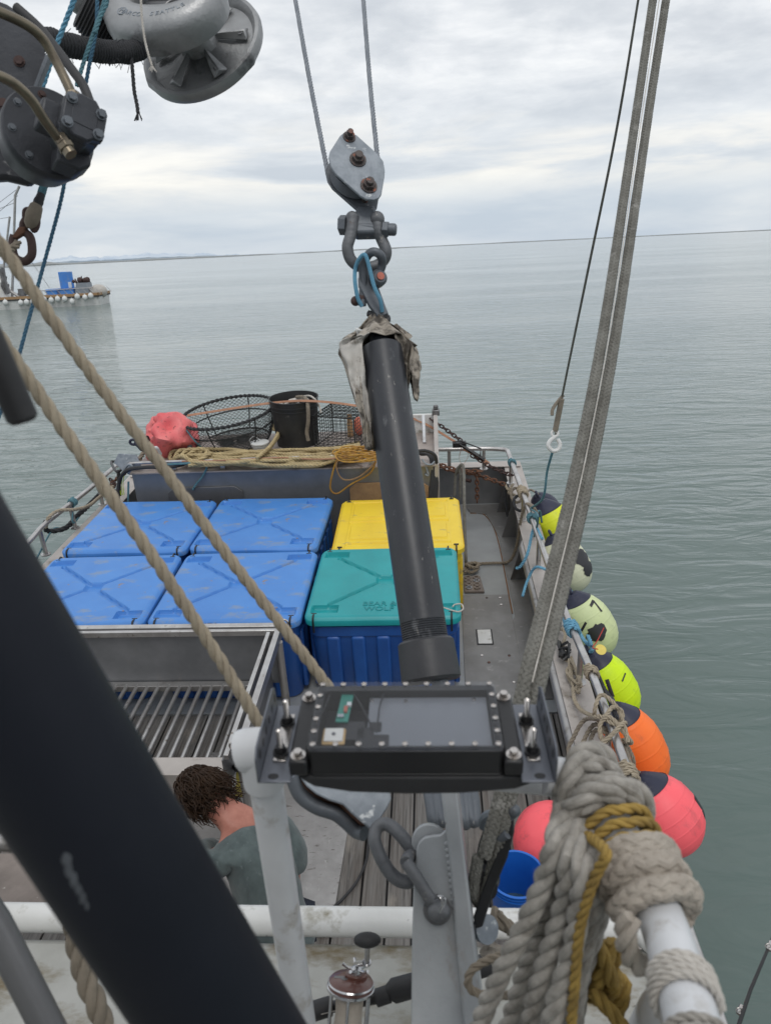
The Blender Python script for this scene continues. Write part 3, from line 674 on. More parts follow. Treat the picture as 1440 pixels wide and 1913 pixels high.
def build_tote(mat_lid, mat_body, lidf, text=None, seed=0):
    t = thing('fish_tote', 'x', 'fish tote', (0, 0, 0), 'insulated fish totes on deck')
    # body with ribs
    b = MB(); prof = []
    for z, s in ((.0, .90), (.03, .93), (.60, .965), (.61, .985), (.70, .985)):
        prof.append([Vector((x*s, y*s, z)) for x, y in rrect(TW-.03, TD-.03, .10)])
    n = len(prof[0])
    for ring in prof: b.av(ring)
    for i in range(len(prof)-1):
        for k_ in range(n): b.f.append((i*n+k_, i*n+(k_+1) % n, (i+1)*n+(k_+1) % n, (i+1)*n+k_))
    b.f.append(tuple(range(n-1, -1, -1))); b.f.append(tuple((len(prof)-1)*n+k_ for k_ in range(n)))
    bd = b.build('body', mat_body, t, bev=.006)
    b = MB()
    for sx in (-1, 1):
        for x in (-.40, -.20, 0, .20, .40):
            b.box((x, sx*(TD/2-.035), .33), (.11, .05, .56)); b.box((sx*(TW/2-.035), x, .33), (.05, .11, .56))
    b.build('side_ribs', mat_body, bd, bev=.02)
    # lid : moulded heightfield top with a rolled skirt
    NN = 150; b = MB(); G = []
    r = .09
    for i in range(NN+1):
        row = []
        for j in range(NN+1):
            u = i/NN-.5; v = j/NN-.5; x = u*TW; y = v*TD
            # squash square onto a rounded rectangle
            ax, ay = abs(x)-(TW/2-r), abs(y)-(TD/2-r)
            if ax > 0 and ay > 0:
                m_ = max(ax, ay); l_ = math.hypot(ax, ay)
                if l_ > 1e-9: ax2, ay2 = ax*m_/l_, ay*m_/l_; x = math.copysign(TW/2-r+ax2, x); y = math.copysign(TD/2-r+ay2, y)
            e = min(TW/2-abs(u*TW), TD/2-abs(v*TD))
            z = TH+lidf(u, v)-.026*max(0, 1-e/.040)**2+.004*noise.noise(Vector((u*3+seed, v*3, 0)))
            row.append(Vector((x, y, z)))
        G.append(row)
    b.surf(G)
    loop = [G[i][0] for i in range(NN)]+[G[NN][j] for j in range(NN)]+[G[i][NN] for i in range(NN, 0, -1)]+[G[0][j] for j in range(NN, 0, -1)]
    rings = [loop]
    for dz, s in ((-.03, 1.004), (-.075, 1.002), (-.082, .985)): rings.append([Vector((p.x*s, p.y*s, TH+dz)) for p in loop])
    base = [b.av(q) for q in rings]; n = len(loop)
    for i in range(len(base)-1):
        for k_ in range(n): b.f.append((base[i]+k_, base[i+1]+k_, base[i+1]+(k_+1) % n, base[i]+(k_+1) % n))
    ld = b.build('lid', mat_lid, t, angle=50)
    if text: text(ld)
    # rubber latches at the corners
    for sx, sy in ((-1, -1), (1, -1), (-1, 1), (1, 1)):
        b = MB(); cx, cy = sx*(TW/2-.075), sy*(TD/2-.02)
        b.tube(smooth([(cx, cy-sy*.05, TH-.008), (cx, cy, TH+.004), (cx, cy+sy*.024, TH-.03), (cx, cy+sy*.026, TH-.13)], 5), .008, 6)
        b.tube([(cx-.022, cy-sy*.05, TH-.004), (cx+.022, cy-sy*.05, TH-.004)], .008, 6)
        b.build('latch', 'blackp', t)
    return t
def emb(txts, size, x, y, z, mat, flat=True, rot=0):
    def f(parent):
        for i, s_ in enumerate(txts):
            b = MB()
            m_ = Matrix.Translation((x, y-i*size*.95, z))@(Matrix.Identity(4) if flat else Matrix.Rotation(R(90), 4, 'X'))
            b.text(s_, size, m_, .0025); b.build('lettering', mat, parent)
    return f
M['totebl_d'] = mk('tote_blue_moulding', (.035, .14, .44), None, 8, .45)
M['tote_te_d'] = mk('tote_teal_moulding', (.008, .225, .245), None, 8, .45)
def nfa(p):
    b = MB(); b.text('NFA', .09, Matrix.Translation((-.10, -TD/2-.0015, TH-.042))@Matrix.Rotation(R(90), 4, 'X'), .002); b.build('lettering', 'totebl_d', p)
def bw(p):
    b = MB(); b.text('BEAR &', .085, Matrix.Translation((-.03, -.40, TH+.001)), .003); b.build('lettering', 'tote_te_d', p)
    b = MB(); b.text('WOLF', .085, Matrix.Translation((-.03, -.475, TH+.001)), .003); b.build('lettering', 'tote_te_d', p)
def place(o, c, rz=0, label=None):
    m_ = Matrix.Translation(Vector(c))@Matrix.Rotation(R(rz), 4, 'Z'); o.matrix_world = m_; WMX[o.name] = m_
    for ch in o.children:
        WMX[ch.name] = m_
    if label: o['label'] = label
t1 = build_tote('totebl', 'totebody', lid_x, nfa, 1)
t1s = clone(t1, Matrix.Identity(4), '')
for ch in list(t1s.children):
    for g in list(ch.children):
        if g.name.startswith('lettering'): bpy.data.objects.remove(g)
place(t1, (-1.715, 5.53, 0), 0.6, 'blue fish tote with NFA moulded in the lid edge, left of the teal tote')
place(t1s, (-1.735, 6.80, 0), -1.2, 'blue fish tote behind the NFA tote, touching the yellow tote')
clone(t1s, Matrix.Translation((-2.985, 5.51, 0))@Matrix.Rotation(R(1.4), 4, 'Z'), 'blue fish tote nearest the dark pipe, partly hidden by it, left of the NFA tote')
clone(t1s, Matrix.Translation((-3.00, 6.80, 0))@Matrix.Rotation(R(-.5), 4, 'Z'), 'blue fish tote in the back left corner beside the left rail')
t3 = build_tote('totete', 'totebody', lid_x, bw, 4); t3['group'] = 'insulated fish totes on deck'
place(t3, (-.445, 5.56, 0), 0, 'blue bodied fish tote with a teal lid')
t4 = build_tote('toteye', 'toteye', lid_y, None, 6); place(t4, (-.375, 6.74, -.01), 0.8, 'yellow fish tote behind the teal lidded one')
# small cord tied through the teal lid's corner
b = MB(); q = Vector((.13, 5.06, .81)); b.rope(smooth([q+Vector(v) for v in ((-.10, .02, 0), (-.05, -.03, .01), (.02, -.05, .0), (.06, -.01, 0), (.05, .06, .0), (.0, .05, .005), (-.02, .01, .01))], 8), .006)
tag(b.build('lid_tie', 'pale_cord'), 'short pale cord looped through the near right corner of the teal lid', 'cord')

# ---- sorting tray with grate
st = thing('sorting_table', 'aluminium sorting table with a grate of round bars in front of the blue totes', 'sorting table', (-1.8, 4.0, 0))
x0, x1 = -3.0, -1.17
b = MB(); b.box2((x0, 4.70, .38), (x1-.05, 4.72, .87)); b.build('back_panel', 'lock', st, bev=.002)
b = MB(); b.box2((x0, 4.725, .80), (x1-.01, 4.775, .885)); b.box2((x0, 4.665, .84), (x1-.05, 4.697, .885)); b.build('back_rim', 'alu_pipe', st, bev=.003)
b = MB(); b.box2((x1-.055, 3.36, .80), (x1-.012, 4.70, .885)); b.build('side_rim', 'alu_pipe', st, bev=.003)
b = MB(); b.box2((x1-.115, 3.36, .845), (x1-.085, 4.66, .88)); b.build('inner_rim', 'alu_pipe', st, bev=.003)
b = MB(); b.box2((x1-.13, 3.36, .36), (x1-.12, 4.66, .84)); b.build('side_panel', 'alu_dark', st)
b = MB(); b.box2((x0, 4.63, .36), (x1-.13, 4.69, .41)); b.box2((x0, 3.80, .33), (x1-.13, 3.845, .38)); b.build('bar_support', 'alu', st, bev=.002)
for i in range(18):
    x = -1.42-.0855*i; b = MB(); b.tube([(x, 3.80, .395), (x, 4.66, .395)], .017, 10); b.build('grate_bar', 'alu_pipe', st)
p = PZ(400, 1405, .62)
b = MB(); b.box2((-2.9, 3.60, .30), (-1.34, 3.76, .50)); b.build('front_box', 'alu_cap', st, bev=.006)
b = MB(); b.tube(smooth([(-1.55, 3.36, .50), (-1.40, 3.36, .52), (-1.30, 3.44, .56), (-1.26, 3.6, .6)], 6), .022, 10); b.build('front_pipe', 'white', st)
for x, y in ((-1.20, 4.64), (-1.20, 3.42), (-2.95, 4.64), (-2.95, 3.42)):
    b = MB(); b.tube([(x, y, 0), (x, y, .80)], .032, 12); b.build('leg', 'alu', st)
for x, y in ((-1.16, 4.72), (-1.22, 3.40)):
    b = MB(); b.tube([Vector((x+.03*math.cos(a), y, .915+.03*math.sin(a))) for a in np.linspace(0, 6.28, 17)[:-1]], .008, 6, True); b.build('eye_bolt', 'stain', st)
# things under the grate
b = MB(); b.tube(smooth([(-2.3, 4.1, .02), (-2.0, 3.7, .01), (-1.8, 3.9, .012), (-1.3, 3.5, .01), (-1.0, 3.6, .01)], 8), .009, 6)
tag(b.build('deck_hose', 'rubber'), 'thin black hose on the boards below the grate', 'hose')
# yellow handled tool hanging at the corner
b = MB(); q = PZ(445, 1450, .60)
t = thing('hand_tool', 'small yellow handled tool hanging from the corner of the sorting table', 'tool', q+Vector((0, 0, -.1)))
b.prism([(-.02, -.13), (.025, -.13), (.018, .03), (-.012, .03)], -.008, .008, mat_axis(q, (.1, -1, .5), (1, 0, 0))); b.build('handle', 'yglove', t, bev=.004)
b = MB(); b.sphere(q+Vector((0, .01, .06)), .030, None, 14, (1, .8, 1.1)); b.build('grip_end', 'blackp', t)
# cable across the boards
b = MB(); b.tube(smooth([PZ(x, y, .012) for x, y in ((688, 1545), (686, 1600), (668, 1645), (640, 1680), (615, 1705), (606, 1740))], 8), .0085, 8)
tag(b.build('deck_cable', 'rubber'), 'black cable lying across the boards beside the scratched plate', 'cable')

# ---- pink buoy and bucket on deck
def rline(pts, r, mat, name, label, cat='rope', kind='rope', group=None, n=8, **kw):
    b = MB(); P = smooth(pts, n)
    if kind == 'rope': b.rope(P, r, **kw)
    elif kind == 'braid': b.braid(P, r, **kw)
    else: b.tube(P, r, 8)
    o = b.build(name, mat); 
    if cat: tag(o, label, cat, group)
    return o
def bucket(name, label, c, r0, r1, h, mat, seg=40, liner=None, ribs=(.86, .93), tilt=None, handle=None):
    m_ = Matrix.Translation(Vector(c))
    if tilt: m_ = m_@Matrix.Rotation(R(tilt[0]), 4, 'X')@Matrix.Rotation(R(tilt[1]), 4, 'Y')
    t = thing(name, label, 'bucket', m_)
    b = MB(); pr = [(.0001, 0), (r0, 0), (r0+(r1-r0)*.3, h*.3)]
    for q in ribs: rq = r0+(r1-r0)*q; pr += [(rq, h*(q-.02)), (rq+.008, h*(q-.018)), (rq+.008, h*q), (rq, h*(q+.003))]
    pr += [(r1, h*.985), (r1+.010, h*.985), (r1+.010, h), (r1-.004, h), (r0-.004, .006), (.0001, .006)]
    b.lathe(pr, m_, seg); b.build('pail', mat, t)
    return t, m_
bk, bm_ = bucket('bucket', 'blue plastic bucket with a little water in it, beside the inflated pink buoy', PZ(962, 1718, 0), .115, .150, .37, 'bucketbl')
b = MB(); b.lathe([(.119, .07), (.0001, .0701)], bm_, 32); w_ = b.build('water', 'bwater', bk)
w_['label'] = 'shallow water in the bucket'
b = MB(); b.tube([bm_@Vector((.158*math.cos(a), .158*math.sin(a)*.55+.09, .33-.10*math.sin(a))) for a in np.linspace(.05, 3.1, 20)], .003, 6); b.build('bail_handle', 'chrome', bk)

def buoy(neck, end, r, mat, label, marks=(), cap=.24, group='round buoys hung outside the right rail', ribs=True, cat='buoy', seed=0):
    a = Vector(neck); e = Vector(end); ax = (a-e).normalized(); ln = (a-e).length
    m_ = mat_axis(e, ax, (0, 1, 0)); t = thing('mooring_buoy', label, cat, m_, group)
    pr = []; n = 54
    def rad(s):         # 0 bottom .. 1 neck
        if s < .42: q = (s/.42); return r*math.sqrt(max(0, 1-(1-q)**2))
        q = (s-.42)/.58; return r*(1-.80*q**2.7) if q < .97 else r*.20
    for i in range(n+1):
        s = i/n; rr = rad(s)
        if ribs and 2 < i < n and i % 8 == 4: pr += [(rad(s-.008)*1.0, (s-.008)*ln), (rr+.0024, s*ln), (rad(s+.008), (s+.008)*ln)]
        else: pr.append((max(rr, .0001), s*ln))
    nb = [q for q in pr if q[1] <= ln*(1-cap)]; nc = [q for q in pr if q[1] > ln*(1-cap)]
    rc = rad(1-cap)
    b = MB(); b.lathe(nb+[(rc, ln*(1-cap)), (.0001, ln*(1-cap))], m_, 40); bd = b.build('buoy_body', mat, t, angle=60)
    b = MB(); b.lathe([(.0001, ln*(1-cap)), (rc+.003, ln*(1-cap)), (rc+.003, ln*(1-cap)+.004)]+[(q[0]+.002, q[1]) for q in nc], m_, 32, rf=lambda a_, z: 1+.05*math.sin(a_*9+seed)*max(0, (z/ln-1+cap)/cap))
    b.tube([m_@Vector((.03*math.cos(k), 0, ln+.02+.03*math.sin(k))) for k in np.linspace(0, 6.28, 13)[:-1]], .014, 8, True); b.build('neck_cap', 'navy', t)
    # painted marks: thin patches following the surface
    for (ang, s0, pts) in marks:
        b = MB(); nr_ = 5
        du0 = sum(q[0] for q in pts)/len(pts); dv0 = sum(q[1] for q in pts)/len(pts)
        def sp_(du, dv):
            a_ = R(ang)+du/r; s = s0+dv/ln; rr = rad(s)+.0052; return m_@Vector((rr*math.cos(a_), rr*math.sin(a_), s*ln))
        k0 = b.av([sp_(du0, dv0)]); rings = []
        for j in range(1, nr_+1): rings.append(b.av([sp_(du0+(du-du0)*j/nr_, dv0+(dv-dv0)*j/nr_) for du, dv in pts]))
        n_p = len(pts)
        for i in range(n_p):
            i2 = (i+1) % n_p; b.f.append((k0, rings[0]+i, rings[0]+i2))
            for j in range(nr_-1): b.f.append((rings[j]+i, rings[j+1]+i, rings[j+1]+i2, rings[j]+i2))
        b.build('paint_mark', 'blackpaint', bd)
    return t
def blob(w, h, n=22, seed=0, j=.16):
    rd = random.Random(seed); return [(w*math.cos(a)*(1+rd.uniform(-j, j)), h*math.sin(a)*(1+rd.uniform(-j, j))) for a in np.linspace(0, 2*math.pi, n+1)[:-1]]
bar = lambda x0, y0, x1, y1, w: [(x0-w*(y1-y0)/math.hypot(x1-x0, y1-y0), y0+w*(x1-x0)/math.hypot(x1-x0, y1-y0)), (x1-w*(y1-y0)/math.hypot(x1-x0, y1-y0), y1+w*(x1-x0)/math.hypot(x1-x0, y1-y0)), (x1+w*(y1-y0)/math.hypot(x1-x0, y1-y0), y1-w*(x1-x0)/math.hypot(x1-x0, y1-y0)), (x0+w*(y1-y0)/math.hypot(x1-x0, y1-y0), y0-w*(x1-x0)/math.hypot(x1-x0, y1-y0))]
A1, A2 = 1.13, 1.38
B_ = {}
B_[0] = buoy(PX(1004, 925, 1.12), PX(1036, 985, 1.36), .17, 'b_salmon', 'small salmon buoy, farthest along the right rail', cap=.42)
B_[1] = buoy(PX(1012, 935, 1.12), PX(1062, 1030, 1.40), .215, 'b_yel', 'yellow buoy tucked against the farthest one, partly behind the braided lines', cap=.2)
B_[2] = buoy(PX(1030, 1000, 1.12), PX(1085, 1103, 1.40), .215, 'b_cream', 'cream buoy with a large worn black patch', [(-128, .52, blob(.10, .085, 24, 2)), (-122, .31, blob(.085, .07, 24, 3)), (-120, .76, bar(-.05, .0, .06, .02, .016))], cap=.10)
B_[3] = buoy(PX(1068, 1108, 1.13), PX(1132, 1222, 1.42), .205, 'b_green', 'pale green buoy with a black 7 painted near its neck', [(-130, .74, bar(-.05, .03, .045, .045, .011)), (-130, .74, bar(.035, .045, .005, -.055, .011)), (-170, .46, blob(.085, .07, 20, 5, .25)), (-190, .60, bar(-.03, -.02, .04, .03, .01))], cap=.14)
B_[4] = buoy(PX(1100, 1218, 1.13), PX(1172, 1342, 1.43), .200, 'b_neon', 'neon yellow green buoy with a yellow tag at its neck', [(-172, .62, bar(-.02, -.07, .01, .06, .016)), (-130, .60, bar(-.04, 0, .035, .02, .006))], cap=.17)
B_[5] = buoy(PX(1148, 1318, 1.14), PX(1216, 1470, 1.40), .205, 'b_orange', 'orange buoy between the neon and the pink one', cap=.15)
B_[6] = buoy(PX(1190, 1450, 1.16), PX(1284, 1590, 1.44), .215, 'b_pink', 'bright pink buoy hanging over the water at the near end of the rail', [(-92, .40, bar(.0, -.07, .01, .06, .03))], cap=.17)
B_[7] = buoy(Vector((.80, 3.40, .10)), PZ(990, 1560, .40), .225, 'b_pink', 'inflated pink buoy lying inboard on the boards above the blue bucket', group=None, cap=.15)
# tag on the neon buoy
q = PX(1122, 1214, 1.17)
tg = thing('name_tag', 'round yellow tag wired to the neon buoy with a red tie', 'tag', q)
b = MB(); b.lathe([(.0001, 0), (.040, 0), (.040, .003), (.0001, .003)], mat_axis(q, (.1, -.55, .8)), 24); b.build('disc', 'tagy', tg)
b = MB(); b.tube(smooth([q+Vector((-.02, 0, .005)), q+Vector((-.06, 0, .02)), q+Vector((-.02, .04, .05)), q+Vector((.04, .12, .11))], 5), .004, 6); b.build('cable_tie', 'red', tg)

# ---- person
# head px(372,1470), neck base px(430,1520), right shoulder px(545,1545); he bends over the table with his back to us
hd = PZ(370, 1478, 1.50); nk = PZ(412, 1512, 1.46)
pp = thing('person', 'person with curly brown hair in a grey green t-shirt bending over beside the dark pipe', 'person', (-.86, 2.35, 0))
def skin_mesh(name, mat, nodes, edges, parent, root=0, sub=2, label=None):
    me = bpy.data.meshes.new(name); o_ = Vector(WMX[parent.name].translation)
    me.from_pydata([tuple(Vector(n_[0])-o_) for n_ in nodes], edges, [])
    o = bpy.data.objects.new(name, me); COL.objects.link(o); o.parent = parent; WMX[o.name] = WMX[parent.name]
    md = o.modifiers.new('skin', 'SKIN'); md.use_smooth_shade = True; md.branch_smoothing = .6
    if not me.skin_vertices: me.skin_vertices.new()
    for i, n_ in enumerate(nodes):
        r_ = n_[1]; me.skin_vertices[0].data[i].radius = (r_, r_) if isinstance(r_, float) else r_
        me.skin_vertices[0].data[i].use_root = (i == root)
    ms = o.modifiers.new('sub', 'SUBSURF'); ms.levels = sub; ms.render_levels = sub
    me.materials.append(M[mat])
    if label: o['label'] = label
    return o
pel = PZ(520, 1735, .95); ch = PZ(485, 1610, 1.27); ab = PZ(512, 1680, 1.10)
nb_ = PZ(446, 1530, 1.43)
hc = hd+Vector((.02, 0, -.02))
shL = PZ(420, 1588, 1.38); shR = PZ(520, 1545, 1.35)
elL = shL+Vector((-.20, .05, -.20)); haL = elL+Vector((-.22, .16, -.08))
elR = PZ(548, 1650, 1.08); haR = elR+Vector((-.20, .14, -.10))
hipL = pel+Vector((-.05, -.09, -.06)); hipR = pel+Vector((.03, .08, -.04))
knL = hipL+Vector((-.20, .03, -.36)); knR = hipR+Vector((-.05, .03, -.42))
anL = Vector((knL.x+.03, knL.y-.02, .09)); anR = Vector((knR.x+.02, knR.y, .09))
nodes = [(pel, (.11, .10)), (ab, (.10, .09)), (ch, (.10, .09)), (nb_, (.060, .055)), (nk, (.070, .068)), (nk.lerp(hc, .6), (.068, .070)), (hc, (.078, .088)), (hc+(hc-nk)*.55, (.070, .078)),
         (shL, .036), (elL, .044), (haL, .033), (shR, .050), (elR, .044), (haR, .033),
         (hipL, .085), (knL, .058), (anL, .042), (anL+Vector((-.15, 0, -.05)), (.04, .03)), (hipR, .085), (knR, .058), (anR, .042), (anR+Vector((-.15, 0, -.05)), (.04, .03))]
ed = [(0, 1), (1, 2), (2, 3), (3, 4), (4, 5), (5, 6), (6, 7), (3, 8), (8, 9), (9, 10), (3, 11), (11, 12), (12, 13), (0, 14), (14, 15), (15, 16), (16, 17), (0, 18), (18, 19), (19, 20), (20, 21)]
# fingers
for wr, el in ((haL, elL), (haR, elR)):
    d = (wr-el).normalized(); s_ = d.cross(Vector((0, 0, 1))).normalized(); wi = len(nodes)-1
    idx = 10 if wr is haL else 13
    pal = wr+d*.06; nodes.append((pal, (.034, .018))); pi = len(nodes)-1; ed.append((idx, pi))
    for k_, (o_, l_) in enumerate(((-.028, .060), (-.010, .072), (.009, .068), (.026, .052))):
        a = pal+s_*o_+d*.035; b_ = a+d*l_*.5+Vector((0, 0, -.01)); c_ = b_+d*l_*.35+Vector((0, 0, -.025))
        i0 = len(nodes); nodes += [(a, .0095), (b_, .0088), (c_, .0075)]; ed += [(pi, i0), (i0, i0+1), (i0+1, i0+2)]
    th = wr+d*.02+s_*-.035; i0 = len(nodes); nodes += [(th, .012), (th+d*.04+s_*-.02+Vector((0, 0, -.01)), .010)]; ed += [(idx, i0), (i0, i0+1)]
skin_mesh('body', 'skin', nodes, ed, pp, 0)
sn = [(pel+Vector((0, 0, -.02)), (.175, .16)), (ab, (.165, .15)), (ch, (.185, .165)), (nb_+(nk-nb_)*.62, (.104, .098)), (shL, .118), (shL.lerp(elL, .8), .092), (shR, .088), (shR.lerp(elR, .9), .098), (pel+Vector((.03, .02, -.12)), (.17, .15))]
sh_ = skin_mesh('t_shirt', 'shirt', sn, [(8, 0), (0, 1), (1, 2), (2, 3), (3, 4), (4, 5), (3, 6), (6, 7)], pp, 1, 3)
tx = bpy.data.textures.new('folds', 'CLOUDS'); tx.noise_scale = .11; tx.noise_depth = 2
md = sh_.modifiers.new('d', 'DISPLACE'); md.texture = tx; md.strength = .035; md.mid_level = .5
# neckband
b = MB(); axn = (nk-nb_).normalized(); 
tn = [(pel+Vector((0, 0, -.03)), (.120, .115)), (hipL, .105), (knL, .078), (anL+Vector((0, 0, .04)), .07), (hipR, .085), (knR, .078), (anR+Vector((0, 0, .04)), .07)]
skin_mesh('trousers', 'trouser', tn, [(0, 1), (1, 2), (2, 3), (0, 4), (4, 5), (5, 6)], pp, 0)
for a_ in (anL, anR):
    b = MB(); b.sphere(a_+Vector((-.07, 0, -.045)), .05, None, 16, (2.6, 1.0, .95)); b.build('boot', 'rubber', pp)
# face: nose, ears, eyes on the side turned away, and curls
fd = Vector((-.62, .30, -.50)).normalized()             # he looks down to the left
hx = mat_axis(hc+(hc-nk)*.32, (hc-nk).normalized(), fd)
b = MB()
for s_ in (-1, 1): b.sphere(hx@Vector((.0, s_*.080, -.01)), .026, hx.to_3x3().to_4x4(), 12, (.8, .35, 1.2))
b.sphere(hx@Vector((.095, 0, -.01)), .018, hx.to_3x3().to_4x4(), 10, (1, .8, 1.5)); b.build('ears_and_nose', 'skin', pp)
b = MB()
for s_ in (-1, 1): b.sphere(hx@Vector((.080, s_*.030, .015)), .012, None, 10)
b.build('eyes', 'bucketbk', pp)
b = MB(); b.box(hx@Vector((.088, 0, -.055)), (.01, .04, .012)); b.build('mouth', 'redpin', pp)
b = MB(); rd = random.Random(3)
for i in range(1300):
    u = rd.uniform(-1, 1); a = rd.uniform(0, 2*math.pi); q = Vector((math.sqrt(1-u*u)*math.cos(a), math.sqrt(1-u*u)*math.sin(a), u))
    if q.x > .42 and q.z < .62: continue
    if q.z < -.90: continue
    p0 = hx@Vector((q.x*.088, q.y*.082, q.z*.105)); dn = (hx.to_3x3()@q).normalized()
    fl_ = (hx.to_3x3()@Vector((-.35, rd.uniform(-.6, .6), -.9))+Vector((0, 0, -.2))).normalized(); L_ = rd.uniform(.05, .10)
    sd_ = dn.cross(fl_).normalized()*rd.uniform(-.022, .022)
    b.tube(smooth([p0-dn*.01, p0+dn*.014+fl_*L_*.2, p0+dn*.020+fl_*L_*.6+sd_, p0+dn*.010+fl_*L_+sd_*.3, p0+dn*.014+fl_*L_*1.15-sd_], 3), [.0042*(1-.06*k_) for k_ in range(13)], 4)
b.sphere(hx.translation-(hx.to_3x3()@Vector((.010, 0, 0))), .095, hx.to_3x3().to_4x4(), 20, (.92, .88, 1.08))
b.build('hair', 'hair', pp, label='tousled curly brown hair')

# ================================================================== GEAR ON THE STERN LOCKER
LT = 1.052
def net_surface(name, prof, m_, seg, mat, parent, th=.009, twist=True, label=None):
    b = MB(); ns = seg; nr = len(prof)
    for i, (r_, z) in enumerate(prof):
        for k_ in range(ns):
            a = 2*math.pi*(k_+(.5 if twist and i % 2 else 0))/ns; w = 1+.02*noise.noise(Vector((k_, i, 3)))
            b.v.append(tuple(m_@Vector((r_*w*math.cos(a), r_*w*math.sin(a), z))))
    if twist:
        for i in range(0, nr-2):
            for k_ in range(ns):
                if i % 2 == 0: b.f.append((i*ns+k_, (i+1)*ns+k_, (i+2)*ns+k_, (i+1)*ns+(k_-1) % ns))
                else: b.f.append((i*ns+k_, (i+1)*ns+(k_+1) % ns, (i+2)*ns+k_, (i+1)*ns+k_))
    else:
        for i in range(nr-1):
            for k_ in range(ns): b.f.append((i*ns+k_, i*ns+(k_+1) % ns, (i+1)*ns+(k_+1) % ns, (i+1)*ns+k_))
    o = b.build(name, mat, parent, flat=True, label=label)
    md = o.modifiers.new('w', 'WIREFRAME'); md.thickness = th; md.use_even_offset = False
    return o
# ring net
c = Vector((-2.42, 8.55, LT)); mm = Matrix.Translation(c)@Matrix.Rotation(R(3), 4, 'X')@Matrix.Rotation(R(-5), 4, 'Y')
t = thing('ring_net', 'round black mesh ring net with a wrapped rim, left of the black tub', 'crab net', c)
for nm, r_, z, tr in (('rim', .56, .40, .013), ('middle_hoop', .52, .24, .009), ('base_hoop', .42, .02, .011)):
    b = MB(); b.tube([mm@Vector((r_*math.cos(a), r_*math.sin(a), z)) for a in np.linspace(0, 2*math.pi, 49)[:-1]], tr, 8, True); ri = b.build(nm, 'netblack', t)
    if nm == 'rim':
        b = MB(); P = [mm@Vector((r_*math.cos(a), r_*math.sin(a), z)) for a in np.linspace(0, 2*math.pi, 64)[:-1]]; b.rope(P, .024, .12, 2, 5, True); b.build('rim_lashing', 'blkrope', ri)
net_surface('side_net', [(.42+.14*(i/18)**.6, .02+.38*i/18) for i in range(19)], mm, 56, 'netblack', t, .007)
net_surface('floor_net', [(.03+.39*i/14, .02) for i in range(15)], mm, 40, 'netblack', t, .008)
for k_ in range(6):
    a = k_*math.pi/3+.3; b = MB(); b.tube([mm@Vector((.42*math.cos(a), .42*math.sin(a), .02)), mm@Vector((.52*math.cos(a), .52*math.sin(a), .24)), mm@Vector((.56*math.cos(a), .56*math.sin(a), .40))], .008, 6); b.build('upright', 'netblack', t)
b = MB(); b.rope(smooth([mm@Vector(v) for v in ((-.40, -.42, .38), (-.30, -.5, .25), (-.25, -.42, .1), (-.2, -.44, .01))], 6), .009); b.build('bridle', 'teal', t)
# black tub with rope
bk, bm_ = bucket('tub', 'tall black plastic tub holding coiled line on the stern locker', (-1.64, 8.48, LT), .245, .285, .56, 'bucketbk', ribs=(.80, .88))
rd = random.Random(5); Q = []
for i in range(60): a = i*.9; r_ = .10+.13*rd.random(); Q.append(bm_@Vector((r_*math.cos(a), r_*math.sin(a), .44+.05*rd.random())))
rline(Q, .008, 'pale_cord', 'coiled_line', 'thin pale line heaped inside the black tub', n=5, kind='tube')
rline([bm_@Vector(v) for v in ((.02, .1, .53), (.12, -.05, .57), (.19, -.20, .57), (.21, -.285, .50), (.20, -.30, .35), (.17, -.29, .22), (.18, -.30, .12))], .017, 'tand', 'rope_tail', 'braided rope end hanging over the side of the black tub', kind='braid', n=6)
rline([bm_@Vector(v) for v in ((.05, .1, .53), (.18, .0, .57), (.26, -.12, .57), (.31, -.10, .48), (.33, -.14, .40))], .012, 'pale_cord', 'loose_line', 'short pale line over the right edge of the black tub')
# wire trap
c = Vector((-1.08, 8.47, LT)); t = thing('wire_trap', 'square black wire mesh trap behind the hanging cylinder', 'trap', c)
mt = Matrix.Translation(c)@Matrix.Rotation(R(-18), 4, 'Z')
b = MB(); b.M = mt
n_ = 9; 
for ax in range(3):
    for s_ in (-1, 1):
        G = []
        for i in range(n_+1):
            row = []
            for j in range(n_+1):
                u, v = (i/n_-.5)*.52, (j/n_-.5)*.52; w = s_*.26; h = lambda q: (q+.26)*.72
                p = (w, u, h(v)) if ax == 0 else (u, w, h(v)) if ax == 1 else (u, v, h(w)); row.append(Vector(p))
            G.append(row)
        b.surf(G)
o = b.build('mesh', 'netblack', t, flat=True); md = o.modifiers.new('w', 'WIREFRAME'); md.thickness = .009; md.use_even_offset = False
b = MB()
for x in (-.26, .26):
    for y in (-.26, .26): b.tube([mt@Vector((x, y, 0)), mt@Vector((x, y, .375))], .009, 6)
for z in (0, .375): b.tube([mt@Vector(v) for v in ((-.26, -.26, z), (.26, -.26, z), (.26, .26, z), (-.26, .26, z))], .009, 6, True)
b.build('frame', 'netblack', t)
q = PZ(655, 815, LT)
b = MB(); b.lathe([(.036, 0), (.036, .17), (.030, .19), (.030, .26), (.022, .28), (.0001, .28)], Matrix.Translation(q), 16); tag(b.build('bait_jar', 'wood'), 'small brown jar standing in front of the wire trap', 'jar')
b = MB(); b.sphere(q+Vector((.11, .02, .12)), .09, None, 18, (.8, .8, 1.3)); tag(b.build('cork_float', 'b_salmon'), 'orange float beside the brown jar, mostly behind the cylinder', 'float')
